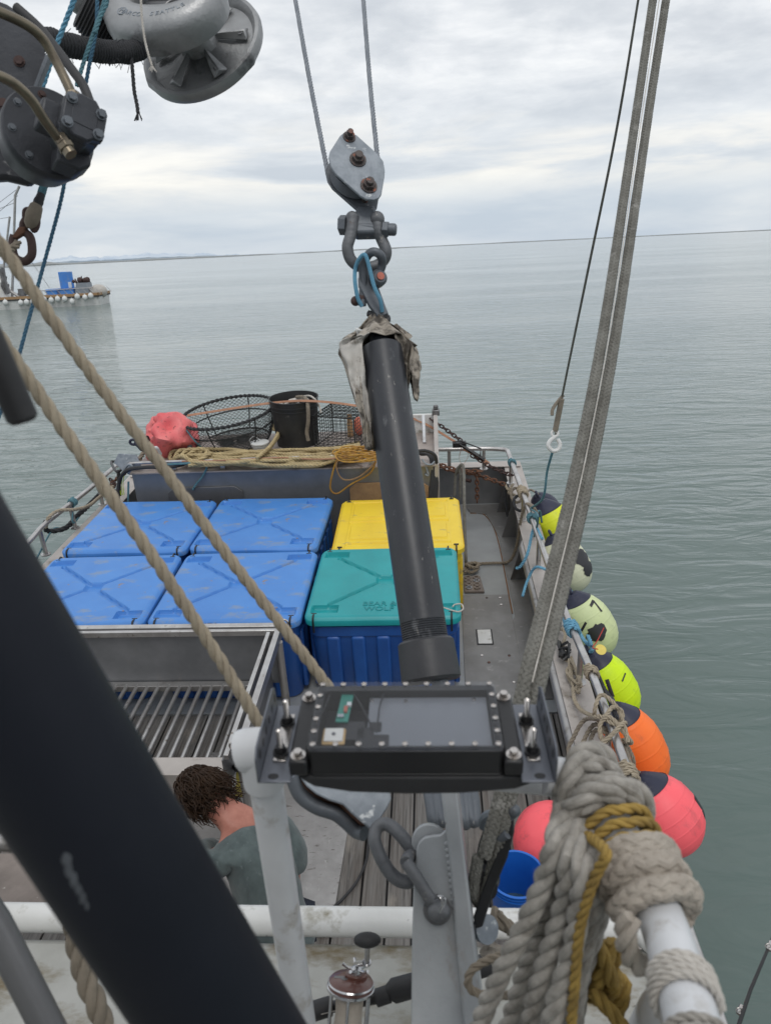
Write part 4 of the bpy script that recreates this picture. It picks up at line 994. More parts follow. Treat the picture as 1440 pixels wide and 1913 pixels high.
# white pail
q = PZ(487, 842, LT); t, m_ = bucket('bucket', 'little white bucket with a lid among the yellow rope', q, .078, .098, .10, 'whiteplastic', ribs=(.7,))
b = MB(); b.lathe([(.109, .095), (.109, .108), (.10, .112), (.0001, .110)], m_, 28); b.build('bucket_lid', 'whiteplastic', t)
b = MB(); b.tube(smooth([m_@Vector(v) for v in ((-.10, 0, .10), (-.11, -.02, .14), (-.06, .0, .18), (.0, .02, .13))], 6), .005, 6); b.build('bail_handle', 'whiteplastic', t)
# crumpled pink buoy
c = PZ(318, 852, LT)+Vector((0, .12, .0)); t = thing('deflated_buoy', 'crumpled faded pink buoy lying at the left end of the stern locker', 'buoy', c)
b = MB(); b.M = Matrix.Translation(c+Vector((0, 0, .24)))@Matrix.Rotation(R(-68), 4, 'Y')@Matrix.Rotation(R(25), 4, 'X')
n1, n2 = 28, 40; vs = []
for i in range(n1+1):
    th = math.pi*(.06+.94*i/n1)
    for k_ in range(n2):
        ph = 2*math.pi*k_/n2; d_ = Vector((math.sin(th)*math.cos(ph), math.sin(th)*math.sin(ph), math.cos(th)))
        r_ = .27*(1+.50*noise.noise(d_*1.5+Vector((3, 1, 2)))+.10*abs(noise.noise(d_*3.2))*2-.30*max(0, d_.x)**2-.25*max(0, d_.z)**3)
        if i < 4: r_ *= 1-.06*(4-i)*abs(math.sin(ph*3))
        vs.append(Vector((d_.x*r_, d_.y*r_, d_.z*r_*1.2)))
b.av(vs)
for i in range(n1):
    for k_ in range(n2): b.f.append((i*n2+k_, (i+1)*n2+k_, (i+1)*n2+(k_+1) % n2, i*n2+(k_+1) % n2))
o = b.build('buoy_skin', 'b_pinkold', t, angle=60); sm = o.modifiers.new('so', 'SOLIDIFY'); sm.thickness = .006
b = MB(); q = PZ(266, 830, LT+.22); b.M = None; b.lathe([(.10, 0), (.085, .06), (.05, .10), (.03, .14), (.0001, .145)], mat_axis(q+Vector((.05, 0, 0)), (-.9, .1, .1)), 20)
b.tube([q+Vector((-.10+.04*math.cos(a), 0, .03+.03*math.sin(a))) for a in np.linspace(0, 6.28, 13)[:-1]], .016, 8, True); b.build('neck_cap', 'navy', t)
b = MB(); q = PZ(352, 822, LT+.16); b.tube([q, q+Vector((.02, -.02, .06))], .035, 12); b.tube([q+Vector((.02, -.02, .0)), q+Vector((.0, -.04, -.14))], .032, 12); tag(b.build('hose_fitting', 'galv', bev=.004), 'grey hose fitting beside the crumpled pink buoy', 'fitting')
rline([PZ(360, 845, LT+.1), PZ(352, 862, LT+.05), PZ(320, 872, LT+.06), PZ(270, 873, LT+.10), PZ(235, 880, LT+.05), PY(222, 905, 7.6), PY(220, 950, 7.55)], .022, 'rubber', 'black_hose', 'thick black hose running from the pink buoy down over the locker corner', 'hose', 'tube')
# hawser heap
rd = random.Random(11)
def heap(px0, px1, py, amp, n, r, mat, name, label, zoff=0.0, kind='rope'):
    b = MB()
    for i in range(n):
        y = py+rd.uniform(-amp, amp); z = LT+r+zoff+rd.uniform(0, .11)
        P = []
        for k_ in range(9):
            t_ = k_/8; px = px0+(px1-px0)*t_; P.append(PZ(px, y+5*math.sin(t_*5+i)+rd.uniform(-2.0, 2.0)+(-14*(t_-.72)/.28 if t_ > .72 else 0), z+.02*math.sin(t_*7+i)))
        b.rope(smooth(P, 6), r, strands=3, seg=5)
    o = b.build(name, mat); return tag(o, label, 'rope')
heap(352, 672, 856, 12, 32, .019, 'hawser', 'hawser', 'heap of thick yellow hawser laid along the front of the stern locker')
# extra loops left by the ring net
b = MB()
for i in range(4):
    c_ = PZ(345+8*i, 850, LT+.05+.03*i); b.rope([c_+Vector((.17*math.cos(a), .13*math.sin(a), .03*math.sin(3*a+i))) for a in np.linspace(0, 2*math.pi, 30)[:-1]], .024, seg=5, closed=True)
tag(b.build('hawser_coil', 'hawser'), 'coil of yellow hawser between the pink buoy and the ring net', 'rope')
b = MB()
for i in range(3):
    b.rope(smooth([PZ(x, y-2+rd.uniform(-3, 3), LT+.14+.02*i) for x, y in ((510, 790+6*i), (520, 812), (505, 835), (480, 858))], 6), .022, seg=5)
tag(b.build('hawser_bight', 'hawser'), 'strands of yellow hawser coming down between the ring net and the tub', 'rope')
# orange / yellow electrical line coil and its hanging loop
b = MB()
for i in range(11):
    q = PZ(672+rd.uniform(-5, 5), 846+rd.uniform(-3, 5), LT+.12+.012*i); a0 = rd.uniform(0, 6)
    b.tube([q+Vector(((.30+.05*math.sin(a0))*math.cos(a)*rd.uniform(.95, 1.05)*.85, .13*math.sin(a), .03*math.sin(2*a+a0))) for a in np.linspace(0, 2*math.pi, 26)[:-1]], .0075, 6, True)
oc = b.build('cord_coil', 'orcord'); tag(oc, 'coil of orange yellow cord left of the hanging cylinder', 'cord')
rline([PY(702, 862, 7.56), PY(690, 885, 7.56), PY(655, 905, 7.55), PY(630, 922, 7.55), PY(617, 912, 7.55), PY(622, 880, 7.55), PY(633, 850, 7.6)], .010, 'orcord', 'cord_loop', 'orange yellow cord loop drooping in front of the locker panel', 'cord', 'tube')
rline([PY(705, 850, 7.56), PY(695, 870, 7.55), PY(668, 892, 7.55), PY(640, 895, 7.55), PY(628, 870, 7.56), PY(640, 848, 7.6)], .009, 'wood', 'brown_cord', 'brown cord loop drooping inside the orange one', 'cord', 'tube')
rline([PZ(340, 862, LT+.12), PZ(420, 860, LT+.14), PZ(520, 855, LT+.13), PZ(600, 858, LT+.12), PZ(680, 850, LT+.14)], .009, 'strap', 'thin_line', 'thin reddish line trailing over the yellow hawser', 'rope', 'tube')
# teal tie on the locker rail
rline([PZ(300, 868, LT+.11), PZ(345, 866, LT+.13), PY(376, 864, 7.62), PY(386, 872, 7.6), PY(378, 890, 7.58), PY(366, 905, 7.58), PY(360, 915, 7.58)], .012, 'teal', 'teal_line', 'teal line knotted round the locker rail and hanging down')
# ---- strap, ratchet and chains
def ribbon(pts, w, th, mat, name, label, up=(0, 0, 1), n=8, cat='strap'):
    b = MB(); P = smooth(pts, n); F = frames(P); ring = []
    for i, p in enumerate(P):
        T = F[i][0]; s_ = T.cross(Vector(up)); s_ = s_.normalized() if s_.length > 1e-4 else F[i][1]; u_ = s_.cross(T)
        ring.append([p+s_*w/2+u_*th/2, p-s_*w/2+u_*th/2, p-s_*w/2-u_*th/2, p+s_*w/2-u_*th/2, p+s_*w/2+u_*th/2])
    b.surf(ring); o = b.build(name, mat)
    if cat: tag(o, label, cat)
    return o
z1 = 1.45
s0 = PZ(350, 776, z1); s1 = PZ(512, 752, z1+.13); s2 = PZ(600, 750, z1+.18); s3 = PZ(700, 764, 1.48); s4 = PY(780, 785, 8.7); s5 = Vector(PY(858, 830, 8.45))
ribbon([s0, s1, s2, s3, s4, s5], .030, .004, 'strap', 'webbing_strap', 'faded orange webbing strap stretched across the ring net and tub', up=(0, -.6, .8), n=6)
t = thing('ratchet', 'black ratchet buckle on the orange strap near the right stern corner', 'ratchet', s5)
b = MB(); e5 = PY(905, 858, 8.3); P = [s5+Vector((-.03, 0, .02)), e5]
b.tube(P, .022, 6); b.tube([s5+Vector((.0, 0, .05)), PY(898, 838, 8.35), PY(897, 850, 8.3)], .009, 6); b.tube([s5+Vector((0, -.05, .02)), e5+Vector((0, -.05, .0))], .010, 6); b.box(s5, (.16, .09, .06)); b.build('buckle', 'blackp', t, bev=.004)
ribbon([PY(866, 838, 8.4), PY(880, 845, 8.38), PY(900, 858, 8.35), PY(912, 866, 8.3)], .05, .004, 'strap', 'strap_tail', 'short end of orange strap beyond the ratchet buckle', up=(0, -.6, .8))
ribbon([PY(862, 836, 8.42), PY(858, 855, 8.4), PY(864, 868, 8.38), PY(875, 850, 8.42), PY(868, 838, 8.44)], .045, .003, 'strap', 'strap_loop', 'twisted loop of brown strap hanging below the ratchet', up=(1, 0, 0))
def chainobj(pts, L_, r, mat, name, label, n=8, jit=.2, group=None):
    b = MB(); b.chain(smooth(pts, n), L_, r, jit=jit); return tag(b.build(name, mat), label, 'chain', group)
chainobj([PY(797, 777, 8.72), PY(830, 800, 8.65), PY(862, 824, 8.5)], .062, .0085, 'rustd', 'chain', 'dark chain from the top of the end plate down to the ratchet')
chainobj([PY(880, 850, 8.35), PY(910, 868, 8.3), PY(935, 880, 8.2), Vector((railpts[1].x-.02, 8.05, .72))], .062, .0085, 'rustd', 'chain', 'dark chain from the ratchet to the right rail corner')
chainobj([PY(808, 864, 8.0), PY(840, 874, 8.0), PY(880, 884, 8.0), PY(915, 895, 8.0), PY(942, 905, 8.0)], .065, .010, 'rust', 'chain', 'heavy rusty chain stretched low across the stern gap', jit=.6)
chainobj([PY(815, 868, 7.95), PY(850, 880, 7.95), PY(890, 880, 7.96), PY(900, 880, 7.95)], .065, .010, 'rust', 'chain', 'second rusty chain bunched beside the rope coil')
chainobj([PY(890, 884, 7.97), PY(891, 905, 7.97), PY(891, 938, 7.97)], .060, .009, 'rust', 'chain', 'short rusty chain hanging straight down at the stern gap')
chainobj([PY(803, 868, 7.7), PY(802, 885, 7.7), PY(802, 902, 7.7)], .05, .008, 'rust', 'chain', 'short rusty chain beside the black hoses')
t = thing('hook_shackle', 'steel hook linking chain to the right end of the locker', 'shackle', PY(800, 868, 7.6))
b = MB(); b.tube(smooth([PY(788, 858, 7.6), PY(795, 866, 7.58), PY(805, 868, 7.58), PY(812, 862, 7.6)], 5), .010, 8); b.tube(smooth([PY(795, 870, 7.6), PY(800, 888, 7.6), PY(794, 886, 7.6)], 4), .012, 8); b.build('hook', 'galv', t)
# black hoses beside the locker end
b = MB()
for i in range(4):
    b.tube(smooth([PY(780+2*i, 846+i, 7.75), PY(800+3*i, 850, 7.7), PY(806+3*i, 868, 7.65), PY(806+3.5*i, 900, 7.6), PY(802+4*i, 935, 7.55)], 6), .016, 8)
tag(b.build('hose_bundle', 'rubber'), 'bundle of black hoses hanging at the right end of the stern locker', 'hose')
b = MB(); b.tube(smooth([PY(775, 843, 7.6), PY(795, 842, 7.6), PY(812, 850, 7.6), PY(816, 868, 7.62)], 6), .018, 8); tag(b.build('black_hose', 'rubber'), 'single black hose curving over the hose bundle', 'hose')
# ---- grey line hanging over the chain, knotted line to the rail
rline([PY(850, 890, 7.9), PY(855, 878, 7.85), PY(862, 868, 7.8), PY(866, 880, 7.75), PY(867, 930, 7.5), PY(868, 990, 7.3), PY(870, 1040, 7.1), PZ(871, 1062, .03)], .014, 'greyrope', 'hanging_rope', 'grey braided rope looped over the rusty chain and hanging to the deck', kind='braid', n=8)
rline([PY(849, 925, 7.85), PY(851, 890, 7.88), PY(857, 872, 7.85), PY(860, 890, 7.82), PY(859, 930, 7.8)], .013, 'greyrope', 'rope_bight', 'shorter grey rope loop hanging beside the long one', kind='braid')
kp = [PZ(868, 1070, .04), PZ(885, 1056, .05), PZ(893, 1062, .06), PZ(880, 1070, .04), PZ(872, 1062, .05), PZ(890, 1054, .03), PZ(920, 1052, .03), PZ(948, 1050, .04), PZ(960, 1035, .15), PZ(968, 1005, .35), PZ(972, 975, .55), PZ(978, 952, .72), Vector(PZ(985, 941, .83)), PZ(998, 950, .84), PZ(1003, 960, .78)]
rline(kp, .017, 'tand', 'deck_line', 'tan line knotted on the deck and led up over the right rail', n=8)
q = PZ(878, 1062, .05); rline([q+Vector(v) for v in ((-.08, -.06, 0), (.0, .05, .03), (.09, .03, .04), (.05, -.05, .03), (-.04, -.01, .06), (.02, .07, .02), (.12, .05, .02))], .020, 'tand', 'stopper_knot', 'loose knot of tan line beside the teal lidded tote')
# ---- lashings on the right rail
def wraps(P, s0, n, r, pr, mat, name, label, pitch=None, kind='rope', sl=0.0):
    """n turns of line round the pipe path P, starting at index-fraction s0"""
    F = frames(P); b = MB(); i0 = int(s0*(len(P)-1)); c, T = P[i0], F[i0][0]; u, w = F[i0][1], F[i0][2]
    Q = []; N_ = 18
    for k_ in range(n*N_+1):
        a = 2*math.pi*k_/N_; rr = pr+r*(1.02+.04*math.sin(a*1.7)); Q.append(c+T*((pitch or 2*r)*k_/N_)+u*(rr*math.cos(a))+w*(rr*math.sin(a)))
    if kind == 'rope': b.rope(Q, r, seg=5, per=7)
    elif kind == 'braid': b.braid(Q, r)
    else: b.tube(Q, r, 6)
    o = b.build(name, mat)
    return tag(o, label, 'lashing')
def fracY(P, y): return min(range(len(P)), key=lambda i: abs(P[i].y-y))/(len(P)-1)
NB = 8*11+1
RP = resample(RS, .02)
wraps(RP, fracY(RP, 8.28), 3, .012, .027, 'teal', 'lashing', 'teal lashing at the far corner of the right rail')
wraps(RP, fracY(RP, 7.45), 5, .016, .027, 'tan', 'lashing', 'tan lashing of five turns near the far corner of the right rail')
wraps(RP, fracY(RP, 6.75), 3, .013, .027, 'teal', 'lashing', 'teal lashing round the rail beside the farthest buoys')
wraps(RP, fracY(RP, 4.82), 4, .015, .027, 'bluerope', 'lashing', 'light blue lashing round the rail above the pale green buoy')
wraps(RP, fracY(RP, 4.28), 3, .013, .027, 'tan', 'lashing', 'neat tan lashing between the light blue lashing and the tangled rope')
wraps(RP, fracY(RP, 3.35), 4, .014, .027, 'tan', 'lashing', 'neat tan lashing on the rail above the orange buoy')
def rp(y, dx=0, dz=0): q = RP[int(fracY(RP, y)*(len(RP)-1))]; return q+Vector((dx, 0, dz))
def neck(i): return Vector(B_[i].matrix_world@Vector((0, 0, 0)))
nk_ = [PX(1004, 925, 1.12), PX(1012, 935, 1.12), PX(1030, 1000, 1.12), PX(1068, 1108, 1.13), PX(1100, 1218, 1.13), PX(1148, 1318, 1.14), PX(1190, 1450, 1.16)]
rline([rp(7.3, .03), PX(990, 915, 1.06), nk_[0]+Vector((0, 0, .02)), nk_[0]], .012, 'tand', 'buoy_line', 'tan line from the rail to the farthest salmon buoy')
rline([rp(6.75, .03, .02), PX(1008, 955, 1.06), PX(1012, 975, 1.1), nk_[1]], .012, 'teal', 'buoy_line', 'teal line from the rail to the yellow buoy')
rline([rp(5.7, .02, .02), PX(1040, 1070, 1.08), PX(1052, 1098, 1.12), PX(1064, 1102, 1.12), nk_[3]], .014, 'bluerope', 'buoy_line', 'light blue line from the rail to the neck of the pale green buoy')
rline([rp(4.75, .03, .0), PX(1072, 1160, 1.10), PX(1090, 1195, 1.12), PX(1104, 1205, 1.12), PX(1098, 1188, 1.12), PX(1106, 1214, 1.13), nk_[4]], .015, 'bluerope', 'buoy_line', 'light blue line knotted down to the neck of the neon buoy')
rline([rp(6.2, .02, .03), PX(998, 985, .93), PZ(985, 1035, .62), PZ(972, 1058, .50), PZ(964, 1062, .47)], .015, 'bluerope', 'rope_end', 'light blue rope end pointing inboard over the gunwale')
rline([rp(5.6, -.02, .03), PZ(1000, 1060, .72), PZ(985, 1085, .58), PZ(976, 1114, .50)], .013, 'bluerope', 'rope_end', 'light blue rope end with a black tip hanging inside the gunwale')
rline([rp(4.8, -.03, -.03), PZ(1050, 1148, .60), PZ(1044, 1162, .53), PZ(1022, 1172, .53)], .015, 'bluerope', 'rope_end', 'light blue rope end lying across the gunwale below its lashing')
rline([PZ(1046, 1160, .55), PZ(1040, 1175, .56), PZ(1030, 1180, .55), PZ(1022, 1190, .54), PZ(1045, 1175, .57), PZ(1056, 1185, .56), PZ(1050, 1215, .54), PZ(1058, 1235, .54)], .014, 'tan', 'gunwale_line', 'tan line knotted on the gunwale leading to the black taped splice')
rd = random.Random(21)
b = MB()
c_ = PZ(1053, 1218, .55)
for i in range(9): b.tube([c_+Vector((rd.uniform(-.05, .05), rd.uniform(-.12, .12), rd.uniform(-.01, .04))) for _ in range(3)], .012, 5)
tag(b.build('taped_splice', 'blackp'), 'lump of black tape on the gunwale rope', 'tape')
def tangle(c, s, r, mat, name, label, n, seed, mid=()):
    rd = random.Random(seed); P = []
    for i in range(n):
        a = i*2.3; P.append(Vector(c)+Vector((s[0]*math.cos(a)*rd.uniform(.4, 1), s[1]*math.sin(a)*rd.uniform(.4, 1), s[2]*rd.uniform(-1, 1))))
    return rline(P, r, mat, name, label, n=6, seg=5) if not mid else None
tangle(PZ(1072, 1262, .56), (.055, .20, .035), .011, 'tan', 'hanked_line', 'hanked tan line lying on the gunwale past the black tape', 18, 3)
rline([PZ(1070, 1285, .55), PZ(1074, 1310, .56), PZ(1090, 1330, .60), rp(3.75, -.03, .0)], .015, 'tan', 'gunwale_tail', 'tan line from the hank up to the tangled lashing')
q = rp(3.72)
P = []
rd = random.Random(8)
for i in range(30):
    a = i*2*math.pi/6.3; rr = .052+.035*rd.random(); P.append(q+Vector((rr*1.15*math.cos(a), -.17+.011*i+.06*math.sin(i*1.7), rr*math.sin(a)-.012)))
rline(P, .0145, 'tan', 'tangled_lashing', 'bulky tangled tan lashing on the rail above the orange buoy neck', n=6, seg=5)
rline([q+Vector((-.05, .0, .02)), PZ(1092, 1345, .66), PZ(1070, 1380, .58), PZ(1062, 1400, .54), PZ(1068, 1430, .50), PZ(1080, 1438, .48)], .015, 'tand', 'rope_loop', 'left of two tan rope loops hanging from the tangled lashing over the gunwale', group='rope loops over the gunwale')
rline([q+Vector((-.02, -.02, -.04)), PZ(1108, 1355, .66), PZ(1085, 1395, .58), PZ(1072, 1420, .54), PZ(1078, 1440, .46)], .015, 'tand', 'rope_loop', 'middle tan rope loop hanging from the tangled lashing over the gunwale', group='rope loops over the gunwale')
rline([q+Vector((.0, -.05, -.05)), PZ(1112, 1365, .64), PZ(1100, 1395, .58), PZ(1088, 1425, .54), PZ(1086, 1445, .46)], .015, 'tand', 'rope_loop', 'right hand tan rope loop hanging from the tangled lashing over the gunwale', group='rope loops over the gunwale')
rline([q+Vector((.05, .03, .0)), PX(1118, 1262, 1.08), PX(1128, 1285, 1.12), PX(1138, 1300, 1.12), nk_[5]], .013, 'blkrope', 'buoy_line', 'black line from the tangled lashing to the orange buoy')
rline([rp(3.30, .02, .02), PX(1165, 1382, 1.12), PX(1182, 1415, 1.14), PX(1184, 1438, 1.15), nk_[6]], .012, 'tand', 'buoy_line', 'tan line from the near lashing to the neck of the bright pink buoy')
rline([rp(3.22, .02, -.02), PX(1158, 1405, 1.12), PX(1172, 1432, 1.14), nk_[6]+Vector((.01, 0, .03))], .010, 'tand', 'buoy_line', 'second thinner tan line down to the neck of the bright pink buoy')
rline([PX(1005, 1215, .86), PX(1012, 1240, .84), PX(1022, 1256, .84)], .012, 'dkblue', 'hanging_end', 'dark blue rope end hanging inside the gunwale', kind='tube')
rline([PZ(948, 905, .55), PZ(944, 925, .42), PZ(946, 950, .30), PZ(948, 965, .22)], .016, 'blkrope', 'hanging_end', 'black rope end hanging at the far end of the right gunwale')
for i, (px, py) in enumerate(((965, 925), (970, 940))):
    b = MB(); c_ = PZ(px, py, .60); b.rope([c_+Vector((.06*math.cos(a), .09*math.sin(a), .05*math.sin(a))) for a in np.linspace(0, 6.28, 18)[:-1]], .018, closed=True, seg=5); tag(b.build('rope_grommet', 'blkrope' if i else 'tand'), ('black' if i else 'tan')+' rope grommet on the far end of the gunwale', 'rope')
rline([PZ(942, 902, .60), PZ(950, 915, .58), PZ(958, 905, .62), PZ(950, 920, .50), PZ(962, 925, .6)], .016, 'tan', 'rope_knot', 'pale tan knot where the rusty chain meets the right rail')
# ---- left rail gear
LP = resample(LS, .02)
def lp(y, dx=0, dz=0):
    q = min(LP, key=lambda p: abs(p.y-y)+(10 if p.x > -3.3 else 0)); return q+Vector((dx, 0, dz))
def lfr(y): q = lp(y); return LP.index(q)/(len(LP)-1)
wraps(LP, lfr(7.45), 3, .013, .027, 'teal', 'lashing', 'teal lashing on the left rail behind the upper tan rope')
wraps(LP, lfr(6.35), 3, .012, .027, 'teal', 'lashing', 'teal lashing on the left rail beside its bumper rope')
rline([lp(6.35, .0, -.03), lp(6.35, .03, -.2), PZ(98, 990, .55), PZ(120, 990, .53)], .010, 'teal', 'rail_tie', 'teal tie from the left rail down to the gunwale')
rline([lp(7.4, .0, -.03), lp(7.3, .03, -.2), PZ(162, 945, .55), PZ(170, 945, .53)], .010, 'teal', 'rail_tie', 'teal tie under the far lashing of the left rail')
rline([PZ(86, 985, .70), PZ(90, 968, .84), PZ(110, 954, .86), PZ(140, 952, .80), PZ(165, 945, .74), PZ(182, 932, .70), PZ(198, 918, .68), PZ(212, 908, .70)], .020, 'tan', 'rail_rope', 'tan rope running along the inside of the left rail')
rline([PZ(84, 975, .72), PZ(86, 990, .60), PZ(100, 992, .55), PZ(125, 985, .55), PZ(143, 965, .58), PZ(160, 950, .60), PZ(185, 925, .62)], .030, 'blkrope', 'bumper_rope', 'black taped bumper rope lying on the left gunwale')
t = thing('spade_handle', 'black D shaped handle standing up at the left stern corner', 'handle', PZ(218, 905, .5))
b = MB(); g = [(208, 864), (214, 862), (224, 861), (231, 864), (227, 876), (221, 881), (215, 878)]
b.tube(smooth([PZ(x, y, 1.02) for x, y in g], 4, True), .016, 8, True); b.build('grip', 'blackp', t)
b = MB(); b.tube([PZ(221, 880, 1.02), PZ(222, 900, .80), PZ(224, 925, .60)], .020, 10); b.build('shaft', 'blackp', t)
chainobj([PZ(262, 858, .90), PZ(250, 870, .82), PZ(238, 880, .75), PZ(212, 900, .68), PZ(205, 912, .62)], .06, .009, 'rust', 'chain', 'rusty chain at the left end of the stern locker', jit=.5)
chainobj([PZ(205, 895, .70), PZ(215, 905, .66), PZ(205, 915, .62), PZ(218, 918, .60)], .06, .009, 'rustd', 'chain', 'bunch of dark chain below the black D handle', jit=.7)
rline([PZ(268, 846, .95), PZ(262, 856, .92), PZ(258, 868, .85)], .03, 'tand', 'rope_stub', 'frayed brown rope stub under the crumpled pink buoy')
b = MB()
for i in range(3): b.tube(smooth([PZ(226+3*i, 885, .9), PZ(224+3*i, 905, .75), PZ(226+3*i, 925, .62)], 5), .004, 5)
tag(b.build('green_twine', 'b_neon'), 'strands of neon twine at the left stern corner', 'twine')
b = MB(); b.tube(smooth([PY(232, 878, 7.58), PY(240, 868, 7.55), PY(247, 872, 7.55), PY(240, 884, 7.55)], 5), .013, 8, True); tag(b.build('snap_hook', 'galv'), 'galvanised snap hook on the left corner bracket', 'hook')
b = MB(); b.tube([PY(240, 900, 7.58), PY(239, 950, 7.58)], .012, 8); tag(b.build('drain_line', 'teal'), 'teal line hanging down the left end of the locker', 'rope')
b = MB(); b.tube(smooth([PZ(283, 858, 1.04), PZ(284, 843, 1.2), PZ(292, 836, 1.26), PZ(300, 848, 1.15)], 6), .018, 8); tag(b.build('white_hoop', 'white'), 'white pipe hoop under the crumpled pink buoy', 'pipe')

# ================================================================== RIGGING IN THE FOREGROUND
CR = C2B                                   # camera axes in the boat frame
def CV(x, y, z=0): return CR@Vector((x, y, z))
# ---- the two falls and the upper block
D0 = 2.0
rline([PD(545, -40, 2.35), PD(577, 140, 2.18), PD(613, 325, 2.02)], .0072, 'greywire', 'fall_rope', 'left one of the two grey rope falls running up from the steel block', n=6, seg=5, pitch=.035)
rline([PD(676, -40, 2.35), PD(690, 140, 2.18), PD(707, 312, 2.02)], .0072, 'greywire', 'fall_rope', 'right one of the two grey rope falls running up from the steel block', n=6, seg=5, pitch=.035)
nB = Vector((.22, .26, .94)); upB = Vector((-.10, 1, 0))
mB = camframe(664, 322, D0, nB, upB)
blk = thing('pulley_block', 'galvanised diamond shaped pulley block hanging at the top centre', 'pulley', mB)
def px2(px, py, D=D0, c=(664, 322)): return ((px-c[0])/FPX*D, -(py-c[1])/FPX*D)
dia = [(640, 259), (648, 252), (660, 251), (672, 256), (706, 296), (715, 312), (715, 332), (712, 346), (700, 384), (694, 392), (684, 396), (670, 395), (660, 388), (620, 342), (613, 326), (612, 306), (616, 294)]
dp = [px2(*q) for q in dia]
# undo the lean of the picture axis against the local one
dp = [(x*math.cos(.10)-y*math.sin(.10)*-1*.0+x*0, y) for x, y in dp]
b = MB(); b.prism(dp, .022, .030, mB); b.build('cheek_plate', 'galv', blk, bev=.002, label='front cheek plate, galvanised and scratched')
b = MB(); b.prism(dp, -.034, -.026, mB); b.build('cheek_plate', 'steel', blk, bev=.002)
b = MB(); b.lathe([(.066, -.020), (.060, -.012), (.052, -.002), (.060, .010), (.066, .018), (.0001, .018)], mB, 40); b.lathe([(.066, -.020), (.0001, -.021)], mB, 40); b.build('sheave', 'steel', blk)
for (px, py, r_) in ((657, 262, .0125), (666, 311, .0165), (678, 367, .0165)):
    q = px2(px, py); m_ = mB@Matrix.Translation((q[0], q[1], .030)); b = MB(); b.hexbolt(m_, r_, .014); b.lathe([(r_*.62, .012), (r_*.62, .024), (.0001, .025)], m_, 18); b.cyl(mB@Vector((q[0], q[1], -.04)), mB@Vector((q[0], q[1], .03)), r_*.6); b.build('bolt', 'bolt', blk)
mH = camframe(683, 424, D0+.01, (.05, .2, 1), (-.05, 1, 0))
b = MB(); b.prism([(-.030, -.028), (.032, -.028), (.034, .020), (.026, .055), (-.020, .055), (-.032, .02)], -.020, .020, mH); b.build('head_fitting', 'steel', blk, bev=.008)
# ---- bow shackle
shk = thing('bow_shackle', 'large grey bow shackle with a thick bolt under the pulley block', 'shackle', PD(685, 450, D0))
b = MB(); b.cyl(PD(640, 420, D0), PD(728, 428, D0), .012, 18)
b.prism([(.026*math.cos(a), .026*math.sin(a)) for a in [k*math.pi/3+.3 for k in range(6)]], -.009, .011, mat_axis(PD(641, 420, D0), CV(1, -.1, .25)))
b.prism([(.022*math.cos(a), .022*math.sin(a)) for a in [k*math.pi/3 for k in range(6)]], -.008, .008, mat_axis(PD(720, 428, D0), CV(1, -.1, .1)))
b.lathe([(.016, 0), (.016, .02), (.012, .024), (.0001, .025)], mat_axis(PD(724, 428, D0), CV(1, -.08, .1)), 16); b.build('pin', 'steel', shk, bev=.0015)
P = smooth([PD(658, 404, D0-.012), PD(657, 425, D0-.012), PD(654, 442, D0-.012), PD(649, 462, D0-.01), PD(655, 484, D0), PD(672, 497, D0+.01), PD(697, 498, D0+.02), PD(716, 486, D0+.02), PD(721, 468, D0+.01), PD(713, 447, D0+.01), PD(706, 430, D0), PD(705, 408, D0)], 6)
b = MB(); b.tube(P, [(.0155 if 8 < i < len(P)-8 else .0165) for i in range(len(P))], 16)
for px in (658, 705): b.sphere(PD(px, 409, D0-.005), .019, None, 16, (1, .8, 1.1))
b.build('bow', 'steel2', shk)
# ---- clevis, small shackle
s2_ = thing('shackle', 'smaller grey shackle with a red pin end hooked through the bow shackle', 'shackle', PD(700, 500, D0))
P = smooth([PD(676, 570, D0), PD(679, 535, D0), PD(678, 500, D0-.01), PD(686, 478, D0-.03), PD(698, 470, D0-.045), PD(711, 477, D0-.04), PD(714, 493, D0-.02), PD(708, 510, D0-.01), PD(705, 524, D0)], 6)
b = MB(); b.tube(P, .0115, 14); b.build('bow', 'steel', s2_)
m_ = camframe(706, 520, D0-.01, (.35, .05, .93)); b = MB(); b.lathe([(.0001, -.02), (.020, -.02), (.0225, -.012), (.0225, .010), (.016, .018), (.0001, .018)], m_, 24); b.build('eye', 'steel', s2_)
b = MB(); b.lathe([(.010, .016), (.010, .0225), (.0001, .023)], m_, 20); b.build('pin_end', 'redpin', s2_, label='red painted end of the shackle pin')
clv = thing('clevis', 'flat dark grey clevis joining the shackle to the hanging cylinder', 'clevis', PD(698, 560, D0))
m_ = camframe(698, 555, D0+.01, (.30, .25, .92), (-.22, 1, 0))
b = MB(); b.prism([(-.032, .055), (-.020, .070), (.002, .075), (.016, -.020), (.020, -.060), (-.012, -.066), (-.026, -.03), (-.038, .03)], .006, .018, m_); b.prism([(-.02, .05), (.026, .05), (.032, -.055), (-.004, -.07)], -.02, -.008, m_); b.build('side_plates', 'steel', clv, bev=.002)
b = MB(); b.cyl(PD(662, 562, D0), PD(680, 556, D0), .012, 14); b.sphere(PD(664, 562, D0), .013); b.build('pin', 'rustd', clv)
b = MB(); b.tube(smooth([PD(688, 585, D0), PD(705, 590, D0-.01), PD(722, 592, D0), PD(724, 600, D0)], 5), .009, 8); b.build('collar', 'blackp', clv)
